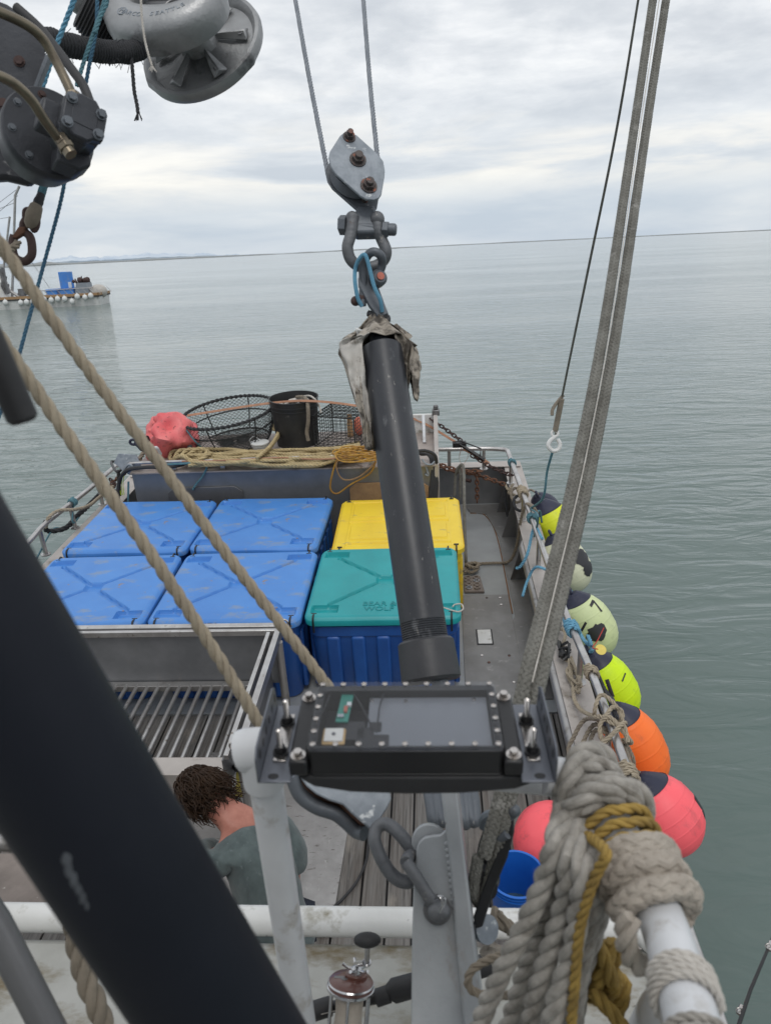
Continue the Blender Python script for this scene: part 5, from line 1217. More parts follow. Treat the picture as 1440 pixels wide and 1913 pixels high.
rline([PD(676, 572, D0-.01), PD(668, 555, D0-.02), PD(663, 525, D0-.02), PD(664, 500, D0-.02), PD(672, 482, D0-.04), PD(682, 476, D0-.055), PD(690, 500, D0-.05), PD(699, 535, D0-.045), PD(710, 560, D0-.035), PD(714, 582, D0-.02)], .0043, 'bluerope', 'safety_lashing', 'thin blue rope looped through the shackles above the cylinder', kind='braid', n=6)
# ---- hydraulic cylinder
ca, cb_ = PD(713, 652, 1.88), PD(795, 1200, 1.66)
axc = (cb_-ca).normalized(); Lc = (cb_-ca).length
mc = mat_axis(ca, axc, CV(1, 0, 0)); cy = thing('hydraulic_cylinder', 'long dark grey hydraulic cylinder hanging in the middle of the picture', 'cylinder', mc)
b = MB(); b.lathe([(.0001, -.004), (.040, -.004), (.0505, 0), (.0512, .005), (.0512, Lc-.045)], mc, 48); b.build('barrel', 'cyl', cy)
b = MB(); pr = []
for i in range(9): z = Lc-.046+i*.005; pr += [(.0515, z), (.0496, z+.0025)]
b.lathe([(.0001, Lc-.047)]+pr+[(.0001, Lc)], mc, 48); b.build('thread', 'cyl', cy, angle=20)
b = MB(); b.lathe([(.0001, Lc-.004), (.058, Lc-.004), (.0625, Lc+.001), (.064, Lc+.035), (.0655, Lc+.080), (.061, Lc+.086), (.020, Lc+.087), (.0001, Lc+.087)], mc, 48); b.build('gland_cap', 'cylcap', cy)
b = MB(); b.cyl(ca+axc*(Lc+.08)+CV(.018, 0, 0), ca+axc*(Lc+.22)+CV(.018, 0, 0), .019, 20); b.build('rod', 'steel', cy)
b = MB(); b.tube([ca-axc*.005, PD(703, 600, 1.97)], [.030, .020], 20); b.build('top_eye', 'cyl', cy)
# ---- bag wrapped round the cylinder head
bg = thing('bag_wrap', 'dirty torn cloth bag tied round the head of the hanging cylinder', 'bag', ca)
G = []
cen = [PD(703, 592, 1.96), PD(705, 606, 1.95), PD(708, 630, 1.92), PD(716, 665, 1.88), PD(724, 705, 1.86), PD(730, 745, 1.84), PD(735, 790, 1.82), PD(738, 840, 1.80)]
rr0 = [.016, .036, .070, .084, .078, .070, .064, .058]
nA = 72
for i in range(len(cen)*4-3):
    t_ = i/4; i0 = min(int(t_), len(cen)-2); f = t_-i0
    c = cen[i0].lerp(cen[i0+1], f); r_ = rr0[i0]*(1-f)+rr0[i0+1]*f; row = []
    for k_ in range(nA+1):
        s = k_/nA; a = R(62)+R(236)*s         # open to the front
        a_ = a+R(90-62)*0
        # direction: a measured from camera-facing (z) axis; left side longer than the right
        # angle 180 = away from camera. 62..298
        side = math.sin(a)                     # + = right
        ln = 1 if side < -.25 else .62+.10*math.sin(7*a) if side > .3 else .8
        tt = t_*ln if t_ > 2 else t_
        if t_ > 2: i1 = min(int(tt), len(cen)-2); ff = tt-i1; c2 = cen[i1].lerp(cen[i1+1], ff); rx = rr0[i1]*(1-ff)+rr0[i1+1]*ff
        else: c2 = c; rx = r_
        q = 1+.22*noise.noise(Vector((k_*.22, t_*.7, 1)))+.10*math.sin(k_*.9+t_*.8)*min(1, t_/2)
        rx *= q*(1.12 if side < -.3 and 2 < t_ else 1)
        row.append(c2+CV(rx*math.sin(a), .012*noise.noise(Vector((k_*.3, t_, 5))), rx*math.cos(a)*.9))
    G.append(row)
b = MB(); b.surf(G); o = b.build('cloth', 'bag', bg, angle=75); sm = o.modifiers.new('s', 'SOLIDIFY'); sm.thickness = .0022
# hood in front of the eye
G = []
for i in range(14):
    t_ = i/13; row = []
    for k_ in range(25):
        s = k_/24-.5; a = s*R(190)
        r_ = .014+.070*t_+.010*math.sin(k_*1.3)*t_
        c = PD(703, 590, 1.955).lerp(PD(712, 632, 1.91), t_**.8)
        row.append(c+CV(r_*math.sin(a)*1.05, -.004*math.cos(k_)-(.020*(abs(s)*2)**2)*t_*2.2, r_*math.cos(a)*.75))
    G.append(row)
b = MB(); b.surf(G); o = b.build('hood', 'bag', bg, angle=75); sm = o.modifiers.new('s', 'SOLIDIFY'); sm.thickness = .0022
# pale strips of the bag: left flap, right flap
def flap(pl, pr_, Dl, name, mat, w=.006):
    A, B = smooth([PD(x, y, Dl) for x, y in pl], 6), smooth([PD(x, y, Dl+.01) for x, y in pr_], 6); n_ = min(len(A), len(B)); G = []
    for i in range(n_): G.append([A[i].lerp(B[i], k_/8)+CV(0, 0, w*math.sin(k_*1.1+i*.35)+.004*noise.noise(Vector((i*.4, k_*.6, 2)))) for k_ in range(9)])
    b = MB(); b.surf(G); o = b.build(name, mat, bg, angle=75); sm = o.modifiers.new('s', 'SOLIDIFY'); sm.thickness = .002; return o
flap([(668, 628), (640, 636), (634, 650), (648, 685), (655, 715), (668, 755), (676, 800), (688, 832)], [(690, 622), (680, 632), (676, 650), (682, 690), (684, 720), (692, 760), (694, 800), (697, 834)], 1.82, 'left_flap', 'bagpale')
flap([(735, 622), (742, 645), (752, 668), (758, 690), (762, 725)], [(752, 628), (775, 650), (770, 675), (768, 700), (763, 728)], 1.86, 'right_flap', 'bag')
flap([(664, 612), (676, 616), (688, 618)], [(668, 640), (680, 632), (690, 626)], 1.90, 'pale_corner', 'whiteplastic', .003)

# ---- two thick tan ropes from the upper left
rline([PD(-60, 375, .86), PD(0, 455, .885), PD(100, 600, .92), PD(205, 745, .96), PD(305, 875, .99), PD(400, 1005, 1.02), PD(480, 1110, 1.04), PD(548, 1198, 1.06), PD(612, 1282, 1.08), PD(668, 1356, 1.10)], .0082, 'tan', 'thick_rope', 'upper of two parallel tan three strand ropes slanting down from the left', group='two tan ropes slanting across the totes', n=8, seg=14, pitch=.062, per=16, yarn=(7, .05, .25))
rline([PD(-60, 545, .80), PD(0, 632, .82), PD(100, 775, .86), PD(205, 925, .89), PD(300, 1062, .92), PD(390, 1200, .95), PD(450, 1296, .97), PD(500, 1378, .99)], .0082, 'tan', 'thick_rope', 'lower of two parallel tan three strand ropes slanting down from the left', group='two tan ropes slanting across the totes', n=8, seg=14, pitch=.062, per=16, yarn=(7, .05, .25))
# ---- twin braided lines and wire on the right
GB = 'braided lines on the right'
def RL6(pts, r, mat, name, label, group=None):
    b = MB(); b.braid(smooth(pts, 8), r, .064, 6, 6, 30); return tag(b.build(name, mat), label, 'rope', group)
RL6([PD(1228, -60, 2.15), PD(1190, 200, 1.98), PD(1130, 600, 1.62), PD(1080, 860, 1.42), PD(1025, 1095, 1.24), PD(980, 1275, 1.12), PD(945, 1450, 1.14), PD(905, 1600, 1.15)], .0084, 'greyrope', 'braided_line', 'left one of the twin grey braided lines crossing the right side', group=GB)
RL6([PD(1253, -60, 2.15), PD(1213, 200, 1.98), PD(1154, 600, 1.62), PD(1106, 860, 1.42), PD(1052, 1095, 1.24), PD(1007, 1275, 1.12), PD(962, 1450, 1.14), PD(915, 1650, 1.16)], .0084, 'greyrope', 'braided_line', 'right one of the twin grey braided lines crossing the right side', group=GB)
rline([PD(1240, -60, 2.13), PD(1201, 200, 1.96), PD(1142, 600, 1.60), PD(1093, 860, 1.40), PD(1038, 1095, 1.22), PD(994, 1275, 1.10)], .0012, 'pale_cord', 'whipping_line', 'thin pale line in the gap between the twin braided lines', kind='tube')
wr = [PD(1200, -50, 3.0), PD(1150, 250, 3.6), PD(1095, 520, 4.6), PD(1050, 740, 6.2), PD(1038, 812, 6.35)]
rline(wr, lambda i: .0048+.006*i/32, 'greyrope', 'guy_line', 'thin taut line left of the twin braided lines', kind='tube')
b = MB(); b.tube(smooth([PD(1052, 738, 6.2), PD(1040, 752, 6.2), PD(1032, 765, 6.2), PD(1031, 776, 6.2)], 5), .014, 8); tag(b.build('line_tail', 'tand'), 'short tail of line sticking out above the white hook', 'rope')
b = MB(); b.tube([PD(1049, 745, 6.19), PD(1037, 805, 6.3)], .024, 8); tag(b.build('splice', 'tand'), 'thick spliced part of the thin taut line', 'splice')
t = thing('swivel_hook', 'small white swivel hook joining the thin line to a teal line', 'hook', PD(1035, 828, 6.3))
b = MB(); b.tube([PD(1036+6*math.cos(a), 810+5.5*math.sin(a), 6.3) for a in np.linspace(0, 6.28, 17)[:-1]], .012, 8, True); b.build('eye', 'whiteworn', t)
b = MB(); b.tube(smooth([PD(1036, 816, 6.3), PD(1027, 824, 6.3), PD(1024, 833, 6.3), PD(1032, 842, 6.3), PD(1042, 840, 6.3), PD(1046, 830, 6.3), PD(1041, 820, 6.3)], 6), .018, 8); b.build('hook', 'whiteworn', t)
rline([PD(1033, 840, 6.3), PD(1022, 880, 6.5), PD(1014, 930, 6.7), rp(6.95, .02, .0)], .011, 'teal', 'tail_line', 'teal line from the white hook down to the right rail', kind='tube')
rline([rp(6.95, .02, .0), PD(1005, 965, 6.7), PX(998, 1000, .98), PX(992, 1015, .98)], .010, 'teal', 'tail_end', 'loose teal end hanging under the rail below the white hook', kind='tube')
# lower black block holding the twin lines
mL = camframe(915, 1605, 1.17, (-.25, .1, 1), (.32, 1, 0))
lb = thing('lower_block', 'long black block with the braided line round its sheave, right of the white post', 'pulley', mL)
def l2(px, py): 
    x = (px-915)/FPX*1.17; y = -(py-1605)/FPX*1.17; a = math.atan2(.32, 1); return (x*math.cos(a)-y*math.sin(a), x*math.sin(a)+y*math.cos(a))
ck = [l2(*q) for q in ((948, 1505), (962, 1520), (962, 1545), (950, 1590), (925, 1650), (905, 1715), (893, 1720), (888, 1700), (905, 1650), (928, 1590), (940, 1545))]
b = MB(); b.prism(ck, .018, .026, mL); b.build('cheek_plate', 'blackp', lb, bev=.002)
ck = [l2(*q) for q in ((905, 1545), (925, 1540), (928, 1560), (915, 1600), (905, 1680), (892, 1718), (876, 1700), (878, 1650), (890, 1590))]
b = MB(); b.prism(ck, -.034, -.026, mL); b.build('cheek_plate', 'blackp', lb, bev=.002)
q = l2(905, 1650); b = MB(); b.lathe([(.022, -.022), (.018, -.004), (.022, .014)], mL@Matrix.Translation((q[0], q[1], 0)), 30); b.build('sheave', 'rubber', lb)
b = MB(); b.cyl(PD(925, 1546, 1.16), PD(960, 1522, 1.14), .006); b.cyl(PD(912, 1575, 1.16), PD(948, 1558, 1.14), .008); b.sphere(PD(960, 1515, 1.14), .010); b.build('bolt', 'steel', lb)
b = MB(); b.lathe([(.0001, 0), (.020, 0), (.021, .012), (.0001, .012)], camframe(902, 1735, 1.16, (.5, .3, .8)), 24); b.build('base_washer', 'galv', lb)
b = MB(); b.tube(smooth([PD(903, 1545, 1.20), PD(905, 1530, 1.19), PD(918, 1522, 1.18), PD(930, 1530, 1.18)], 5), .008, 8); b.build('shackle_bow', 'galv', lb)
rline([PD(893, 1600, 1.15), PD(885, 1660, 1.155), PD(898, 1682, 1.16), PD(915, 1640, 1.155)], .0075, 'greyrope', 'line_bight', 'grey braided line bending round the sheave of the lower block', kind='braid', per=24, pitch=.08)
# ropes tied beside the lower block
rline([PD(925, 1705, 1.22), PD(932, 1720, 1.20), PD(945, 1728, 1.20), PD(955, 1740, 1.20)], .012, 'tand', 'short_rope', 'tan rope bend just below the blue bucket', seg=6)
rline([PD(900, 1745, 1.22), PD(915, 1765, 1.20), PD(905, 1785, 1.20), PD(925, 1775, 1.19), PD(940, 1790, 1.2), PD(920, 1800, 1.2), PD(955, 1782, 1.2), PD(1000, 1800, 1.2)], .011, 'whbraid', 'pinkish_knot', 'pinkish white rope knot right of the white post', seg=6)
rline([PD(1010, 1768, .98), PD(960, 1780, .98), PD(910, 1795, .98), PD(880, 1815, .98), PD(874, 1840, .98), PD(890, 1856, .98), PD(930, 1862, .98), PD(975, 1855, 1.0)], .0058, 'tand', 'thin_loop', 'thin brown rope loop in front of the white post', seg=6)
# grey ring hooks either side of the post
for nm, xs_, lab in (('ring_hooks', (808, 822, 838), 'left of'), ('ring_hooks', (864, 880), 'right of')):
    b = MB()
    for i, x in enumerate(xs_[:2]):
        b.tube(smooth([PD(x-8, 1478, 1.42), PD(x-4, 1500, 1.40), PD(x, 1530, 1.38), PD(x+4, 1541-5*i, 1.38), PD(x+8, 1532, 1.38), PD(x+6, 1500, 1.40), PD(x+2, 1478, 1.42)], 5), .011, 10)
    tag(b.build(nm, 'steel'), 'dark blue grey steel rings hanging just '+lab+' the white post top', 'rings')
# ---- lower galvanised block, shackle links and pin on the padeye
DL = 1.22
mLb = camframe(640, 1490, DL+.02, (.12, .55, .82), (.45, 1, 0))
gb = thing('snatch_block', 'grey steel snatch block hanging below the black box', 'pulley', mLb)
def q2(px, py):
    p = PD(px, py, DL); n_ = mLb.to_3x3()@Vector((0, 0, 1)); o_ = mLb.translation; d = (p-Vector(EYEP)).normalized()
    t_ = (o_-Vector(EYEP)).dot(n_)/d.dot(n_); v = mLb.inverted()@(Vector(EYEP)+d*t_); return (v.x, v.y)
pl_ = [q2(*q) for q in ((556, 1448), (572, 1470), (590, 1485), (615, 1497), (640, 1505), (655, 1520), (672, 1535), (690, 1550), (706, 1538), (722, 1512), (730, 1495), (728, 1478), (700, 1460), (640, 1420), (580, 1420))]
b = MB(); b.prism(pl_, .0, .007, mLb); b.build('cheek_plate', 'galv', gb, bev=.002)
pl2 = [(x-.012, y-.006) for x, y in pl_]
b = MB(); b.prism(pl2, -.045, -.038, mLb); b.build('cheek_plate', 'steel', gb, bev=.002)
b = MB(); b.prism([(x*.9-.006, y*.9+.002) for x, y in pl_], -.0375, -.001, mLb); b.build('sheave_edge', 'rust', gb, bev=.003)
b = MB(); b.tube(smooth([q_ for q_ in (PD(545, 1450, 1.25), PD(560, 1485, 1.25), PD(590, 1508, 1.25), PD(625, 1520, 1.25), PD(645, 1535, 1.25), PD(665, 1553, 1.25), PD(680, 1558, 1.24))], 6), .012, 12); b.build('frame_edge', 'steel', gb)
sl = thing('shackle', 'worn grey oval shackle link below the snatch block', 'shackle', PD(735, 1600, 1.18))
P = smooth([PD(704, 1548, 1.19), PD(700, 1570, 1.18), PD(710, 1600, 1.17), PD(728, 1630, 1.16), PD(748, 1646, 1.155), PD(768, 1646, 1.155), PD(780, 1628, 1.16), PD(776, 1600, 1.165), PD(760, 1575, 1.17), PD(740, 1552, 1.18), PD(720, 1540, 1.19)], 6, True)
b = MB(); b.tube(P, .0105, 14, True); b.build('link', 'steel2', sl)
sp = thing('shackle_pin', 'straight shackle bar pinned to the padeye of the white post', 'shackle', PD(820, 1700, 1.12))
b = MB(); b.tube(smooth([PD(758, 1612, 1.13), PD(775, 1635, 1.12), PD(800, 1675, 1.11), PD(812, 1690, 1.11)], 5), [.0095]*16, 14); b.tube(smooth([PD(758, 1612, 1.13), PD(765, 1600, 1.15), PD(778, 1598, 1.17), PD(788, 1612, 1.18)], 5), .0095, 12); b.build('bar', 'steel2', sp)
b = MB(); b.sphere(PD(820, 1704, 1.10), .016, None, 20, (1.05, .9, .95)); b.build('pin_head', 'steel2', sp)
b = MB(); b.lathe([(.0001, 0), (.021, 0), (.021, .003), (.0001, .003)], camframe(817, 1700, 1.118, (-.1, .2, 1)), 24); b.build('washer', 'alu_dark', sp)
b = MB()
for i in range(3): b.tube(smooth([PD(812, 1680, 1.10), PD(818+4*i, 1674, 1.085), PD(826+3*i, 1686, 1.08), PD(820+i, 1706, 1.082)], 5), .0011, 5)
b.build('safety_wire', 'chrome', sp)

# ---- the box on the rail
hB = .553
BZ = EYE-hB
c0 = PZ(757, 1332, BZ)
ang = math.atan2(0.0, 1); mX = Matrix.Translation(Vector((c0.x, c0.y, BZ)))@Matrix.Rotation(R(1.2), 4, 'Z')@Matrix.Rotation(R(1.0), 4, 'Y')
bx = thing('instrument_box', 'black instrument box with a clear screwed lid clamped on the white rail', 'electronics box', mX)
def X_(x, y, z): return mX@Vector((x, y, z))
W2, D2 = .1045, .0560
b = MB(); b.M = mX
pr = rrect(2*W2, 2*D2, .006, 4); pi = rrect(2*W2-.018, 2*D2-.018, .004, 4)
b.ringprism(pr, pi, -.036, -.005); b.prism(pr, -.040, -.0365); b.build('case', 'blackp', bx, bev=.001)
b = MB(); b.prism([(-.118, -.002), (-.10, -.016), (-.06, -.024), (0, -.027), (.06, -.026), (.118, -.020), (.135, -.012), (.13, -.002)], -D2-.001, D2*.3, mX@Matrix.Translation((0, 0, -.038))@Matrix(((1, 0, 0, 0), (0, 0, 1, 0), (0, 1, 0, 0), (0, 0, 0, 1)))); b.build('rubber_saddle', 'rubber', bx, bev=.003)
for s_ in (-1, 1):
    b = MB(); b.prism([(s_*x, y) for x, y in ((W2, -D2-.006), (W2+.020, -D2-.006), (W2+.020, D2-.002), (W2, D2-.002))][::s_], -.034, -.014, mX); fe = b.build('mounting_ear', 'blackp', bx, bev=.003)
    for y in (-D2+.004, D2-.012):
        b = MB(); m_ = mX@Matrix.Translation((s_*(W2+.0105), y, -.014)); b.lathe([(.0082, 0), (.0082, .0015), (.0001, .0015)], m_, 24); b.lathe([(.0062, .0015), (.0062, .0028), (.0001, .0028)], m_, 24); b.hexbolt(m_@Matrix.Translation((0, 0, .0026)), .0047, .0045, False); b.build('hex_bolt', 'stain', bx)
b = MB(); b.prism(rrect(2*W2-.019, 2*D2-.019, .004, 4), -.0364, -.0350, mX); b.build('inner_floor', 'blackp', bx)
b = MB(); b.box((.026, .001, -.017), (.138, .090, .004), mX); b.build('grey_panel', 'screen', bx, bev=.001)
b = MB(); b.box((-.079, -.024, -.013), (.0255, .0255, .004), mX); an = b.build('patch_antenna', 'amber', bx, bev=.002)
b = MB(); b.box((-.079, -.024, -.0102), (.0210, .0210, .002), mX); b.build('antenna_face', 'ceramic', an, bev=.0015)
b = MB(); b.lathe([(.0022, 0), (.0022, .001), (.0001, .001)], mX@Matrix.Translation((-.079, -.024, -.0091)), 12); b.build('feed_pin', 'alu_dark', an)
b = MB(); b.box((-.072, .018, -.012), (.014, .048, .002), mX@Matrix.Rotation(R(-4), 4, 'Z')); pc = b.build('circuit_board', 'pcb', bx)
for v, mt in (((-.0655, .026, -.009, .005, .006), 'whiteplastic'), ((-.069, .018, -.0095, .004, .010), 'redpin'), ((-.074, .006, -.0095, .007, .005), 'chrome')):
    b = MB(); b.box(v[:3], (v[3], v[4], .003), mX); b.build('component', mt, pc)
b = MB()
for v in ((-.058, -.012, .026, .030), (-.045, -.026, .020, .038), (-.034, -.006, .014, .016), (-.028, -.030, .02, .022), (-.070, -.008, .012, .010)): b.box((v[0], v[1], -.020), (v[2], v[3], .012), mX)
b.build('terminal_block', 'rubber', bx, bev=.001)
for P in ([(-.062, .048, -.010), (-.050, .02, -.008), (-.040, -.004, -.010)], [(-.026, .048, -.010), (-.030, .02, -.008), (-.032, -.02, -.010)], [(-.090, .046, -.01), (-.094, .02, -.01), (-.098, .0, -.012), (-.096, -.02, -.012)]):
    b = MB(); b.tube(smooth([X_(*p) for p in P], 6), .0009, 6); b.build('wire', 'rubber', bx)
b = MB(); b.M = mX; b.prism(pr, -.0045, .0, None); b.M = None; ld = b.build('clear_lid', 'clear', bx, label='clear plastic lid with a row of screws')
pts = [(-W2+.006+i*(2*W2-.012)/8, D2-.005) for i in range(9)]+[(-W2+.006+i*(2*W2-.012)/8, -D2+.005) for i in range(9)]+[(s_*(W2-.005), -D2+.005+(k_+1)*(2*D2-.010)/5) for s_ in (-1, 1) for k_ in range(4)]
for x, y in pts:
    b = MB(); m_ = mX@Matrix.Translation((x, y, .0003)); b.lathe([(.0033, 0), (.0031, .0013), (.0018, .0018), (.0016, .0010), (.0001, .0009)], m_, 18); b.build('lid_screw', 'stain', ld)
for x, y in ((-.040, .040), (.080, .040), (.0, .038), (.082, -.040), (-.022, -.042), (-.062, -.044)):
    b = MB(); m_ = mX@Matrix.Translation((x, y, -.0148)); b.lathe([(.0026, 0), (.0024, .0012), (.0001, .0014)], m_, 14); b.build('panel_screw', 'stain', bx)
# brackets
for s_, nm in ((-1, 'left'), (1, 'right')):
    br = thing('bracket', 'grey angle bracket with slots at the '+nm+' end of the black box', 'bracket', mX@Matrix.Translation((s_*(W2+.02), 0, -.036)), 'angle brackets under the black box')
    x0 = s_*(W2+.018); x1_ = s_*(W2+.052)
    b = MB(); xa, xb = min(x0, x1_), max(x0, x1_)
    b.prism([(xa, -D2-.012), (xb, -D2-.012), (xb, D2+.002), (xa, D2+.002)], -.038, -.0355, mX)
    fl_m = mX@Matrix(((0, 0, s_*1, x1_), (1, 0, 0, 0), (0, 1, 0, 0), (0, 0, 0, 1)))
    b.prism([(-D2-.012, -.038), (D2+.002, -.038), (D2-.004, -.004), (D2-.016, .004), (-D2-.002, .004), (-D2-.012, -.006)], 0, .0022, fl_m)
    b.build('angle', 'bracket', br, bev=.001)
    b = MB()
    for k_ in range(6):
        b.prism([(-.004+.0035*math.cos(a)+k_*0, .0055*math.sin(a)) for a in np.linspace(0, 6.28, 14)[:-1]], -.0003, .0025, fl_m@Matrix.Translation((-D2+.010+k_*.019+.0, -.014, 0)))
    b.prism([(x0+s_*(.020)+.006*math.cos(a), -D2-.004+.004*math.sin(a)) for a in np.linspace(0, 6.28, 16)[:-1]], -.0385, -.0350, mX)
    b.build('slot', 'blackp', br, label='dark slots punched in the bracket')
    cl = thing('clamp_bolts', 'pair of threaded clamp bolts through the '+nm+' bracket', 'bolts', mX@Matrix.Translation((s_*(W2+.034), 0, -.036)))
    b = MB(); b.box((s_*(W2+.035), 0, -.034), (.014, .078, .002), mX); b.build('clamp_plate', 'stain', cl, bev=.0005)
    for y in (-.026, .024):
        m_ = mX@Matrix.Translation((s_*(W2+.035), y, -.033)); b = MB(); prf = []
        for i in range(22): z = .006+i*.0012; prf += [(.0034, z), (.0029, z+.0006)]
        b.lathe([(.0001, .0)]+prf+[(.0001, .0335)], m_, 12); sb = b.build('stud', 'stain', cl, angle=20)
        b = MB(); b.hexbolt(m_, .0066, .0062, True); b.lathe([(.0055, .006), (.0055, .0085), (.0001, .0086)], m_, 14); b.build('lock_nut', 'blackp', sb)
        b = MB(); b.cyl(m_@Vector((0, 0, -.032)), m_@Vector((0, 0, -.002)), .003); b.build('stud_end', 'alu_dark', sb)

# ---- heavy rope coil hung over the rail
RA = resample(RAILA, .004); FA = frames(RA)
def sidevec(i):
    T = FA[i][0]; r_ = T.cross(Vector((0, 0, 1))).normalized()    # right as seen from the eye
    if (MBT.T@np.array(r_))[0] < 0: r_ = -r_
    return r_, r_.cross(T).normalized() if r_.cross(T).z > 0 else -(r_.cross(T)).normalized()
def near(px, py):
    best = None
    for i, p in enumerate(RA):
        c = MBT.T@(np.array(p)-EYEP); x = 720+FPX*c[0]/-c[2]; y = 956.5-FPX*c[1]/-c[2]; d = (x-px)**2+(y-py)**2
        if best is None or d < best[0]: best = (d, i)
    return best[1]
def hang(i0, R_, pitch, tail, turns=1.0, hidden=.10):
    """path: up along the tail (bottom first), over the pipe from the left, down the right side and under"""
    N_ = 20; P = [p for p in tail]
    for k_ in range(1, int(N_*turns)+1):
        a = math.pi-2*math.pi*k_/N_+.35; ii = min(len(RA)-1, i0+int(pitch*k_/N_/.004)); r_, u_ = sidevec(ii)
        P.append(RA[ii]+r_*(R_*math.cos(a))+u_*(R_*math.sin(a)))
    return P
rW = .0114; RR = .0222+rW*.98
GC = 'turns of the heavy coil hung on the rail'
tails = [
 ([(870, 1990, .90), (905, 1890, .86), (945, 1800, .83), (985, 1720, .81), (1018, 1640, .79), (1036, 1570, .775)], (1066, 1450), 'leftmost hanging turn of the heavy white rope, its top nearest the black box'),
 ([(985, 1990, .86), (992, 1900, .84), (1010, 1830, .82), (1035, 1750, .80), (1055, 1680, .78), (1062, 1600, .765)], (1088, 1468), 'second hanging turn of the heavy white rope'),
 ([(1018, 1990, .82), (1030, 1905, .80), (1052, 1830, .79), (1072, 1760, .775), (1082, 1690, .76), (1088, 1620, .75)], (1112, 1492), 'third hanging turn of the heavy white rope, against the yellow rope'),
 ([(925, 1990, .93), (958, 1890, .90), (985, 1800, .87), (1012, 1730, .84), (1040, 1650, .80), (1052, 1580, .785)], (1076, 1458), 'turn of heavy white rope between the leftmost and the second, set back'),
 ([(1055, 1990, .86), (1070, 1900, .84), (1085, 1800, .82), (1100, 1730, .80), (1110, 1660, .775), (1112, 1600, .765)], (1128, 1512), 'heavy white rope turn just behind the yellow rope tail'),
]
for tl, st_, lab in tails:
    i0 = near(*st_); P = smooth(hang(i0, RR, .030, [PD(*q) for q in tl], .92), 2)
    b = MB(); b.rope(P, rW, .082, 3, 24, per=22, yarn=(9, .05, .22)).fuzz(P, rW, 900, .006, seed=st_[0]); tag(b.build('heavy_rope', 'whrope'), lab, 'rope', GC)
# upper layer: two more turns over the top
for st_, lab in (((1062, 1446), 'upper turn of heavy white rope lying across the bend of the pipe'), ((1120, 1500), 'short turn of heavy white rope tucked in front of the yellow wrap')):
    i0 = near(*st_); P = []
    for k_ in range(0, 21):
        a = math.pi+.9-2*math.pi*k_/22; ii = min(len(RA)-1, i0+int(.034*k_/20/.004)); r_, u_ = sidevec(ii); P.append(RA[ii]+r_*((RR+rW*.9)*math.cos(a))+u_*((RR+rW*.75)*math.sin(a)))
    b = MB(); b.rope(smooth(P, 2), rW, .082, 3, 24, per=22, yarn=(9, .05, .22)).fuzz(P, rW, 350, .006, seed=st_[0]); tag(b.build('heavy_rope', 'whrope'), lab, 'rope', GC)
# rear bights seen below
for tl, lab in (([(1128, 1640, .80), (1118, 1710, .82), (1095, 1790, .84), (1082, 1850, .86), (1060, 1990, .9)], 'shaded part of the heavy rope behind the yellow rope'),
                ([(960, 1990, .95), (975, 1925, .93), (1010, 1870, .90), (1050, 1840, .88), (1075, 1790, .87)], 'end of heavy rope curving up behind the hanging turns')):
    b = MB(); b.rope(smooth([PD(*q) for q in tl], 8), rW, .082, 3, 10, per=18); tag(b.build('heavy_rope', 'whrope'), lab, 'rope', GC)
# yellow rope: wraps and the long tail
i0 = near(1150, 1548); rY = .0056; P = [PD(*q) for q in ((1062, 1990, .80), (1068, 1900, .785), (1075, 1820, .77), (1082, 1740, .755), (1100, 1670, .74), (1118, 1625, .73), (1132, 1590, .722))]
for k_ in range(1, 46):
    a = math.pi-2*math.pi*k_/18+.2; ii = min(len(RA)-1, i0+int(.040*k_/45/.004)); r_, u_ = sidevec(ii); P.append(RA[ii]+r_*((.0222+rY*2.6)*math.cos(a))+u_*((.0222+rY*2.6)*math.sin(a)))
rline(P, rY, 'yelrope', 'yellow_rope', 'yellow rope with green flecks wrapped on the rail, its tail hanging straight down', n=3, seg=16, pitch=.040, per=18, yarn=(7, .06, .25))
rd = random.Random(4); P = []
for i in range(16): P.append(PD(1125+32*math.cos(i*2.1)*rd.uniform(.5, 1), 1815+55*math.sin(i*1.7)+rd.uniform(-8, 8), .86+rd.uniform(-.03, .03)))
rline(P, .0085, 'yelrope', 'yellow_tangle', 'loose tangle of yellow rope behind the heavy coil', n=6, seg=8)
rline([PD(1105, 1850, .84), PD(1135, 1885, .83), PD(1165, 1925, .82), PD(1180, 1990, .82)], .0085, 'yelrope', 'yellow_strand', 'yellow rope strand slanting down beside the white pipe', n=8, seg=8)
rline([PD(1100, 1800, .88), PD(1160, 1830, .88), PD(1165, 1860, .87), PD(1150, 1900, .87)], .0085, 'yelrope', 'yellow_bend', 'yellow rope bend close to the white brace pipe', n=8, seg=8)
# flat braid wraps
i0 = near(1180, 1606); rB = .0086; P = []
for k_ in range(0, 46):
    a = math.pi+1.2-2*math.pi*k_/16; ii = min(len(RA)-1, i0+int(.058*k_/46/.004)); r_, u_ = sidevec(ii); rr = .0222+rB*1.45
    P.append(RA[ii]+r_*(rr*math.cos(a))+u_*(rr*math.sin(a)))
b = MB(); b.braid(smooth(P, 2), rB, .085, 5, 8, 24, sw=.0056); tag(b.build('thick_braid', 'whbraid'), 'thick pale braided rope wrapped round the rail below the yellow wrap', 'rope')
rline([PD(1178, 1712, .70), PD(1168, 1740, .70), PD(1172, 1775, .71), PD(1188, 1800, .72), PD(1210, 1810, .73)], .011, 'whbraid', 'braid_end', 'frayed end of the thick braid under the pipe', kind='rope')
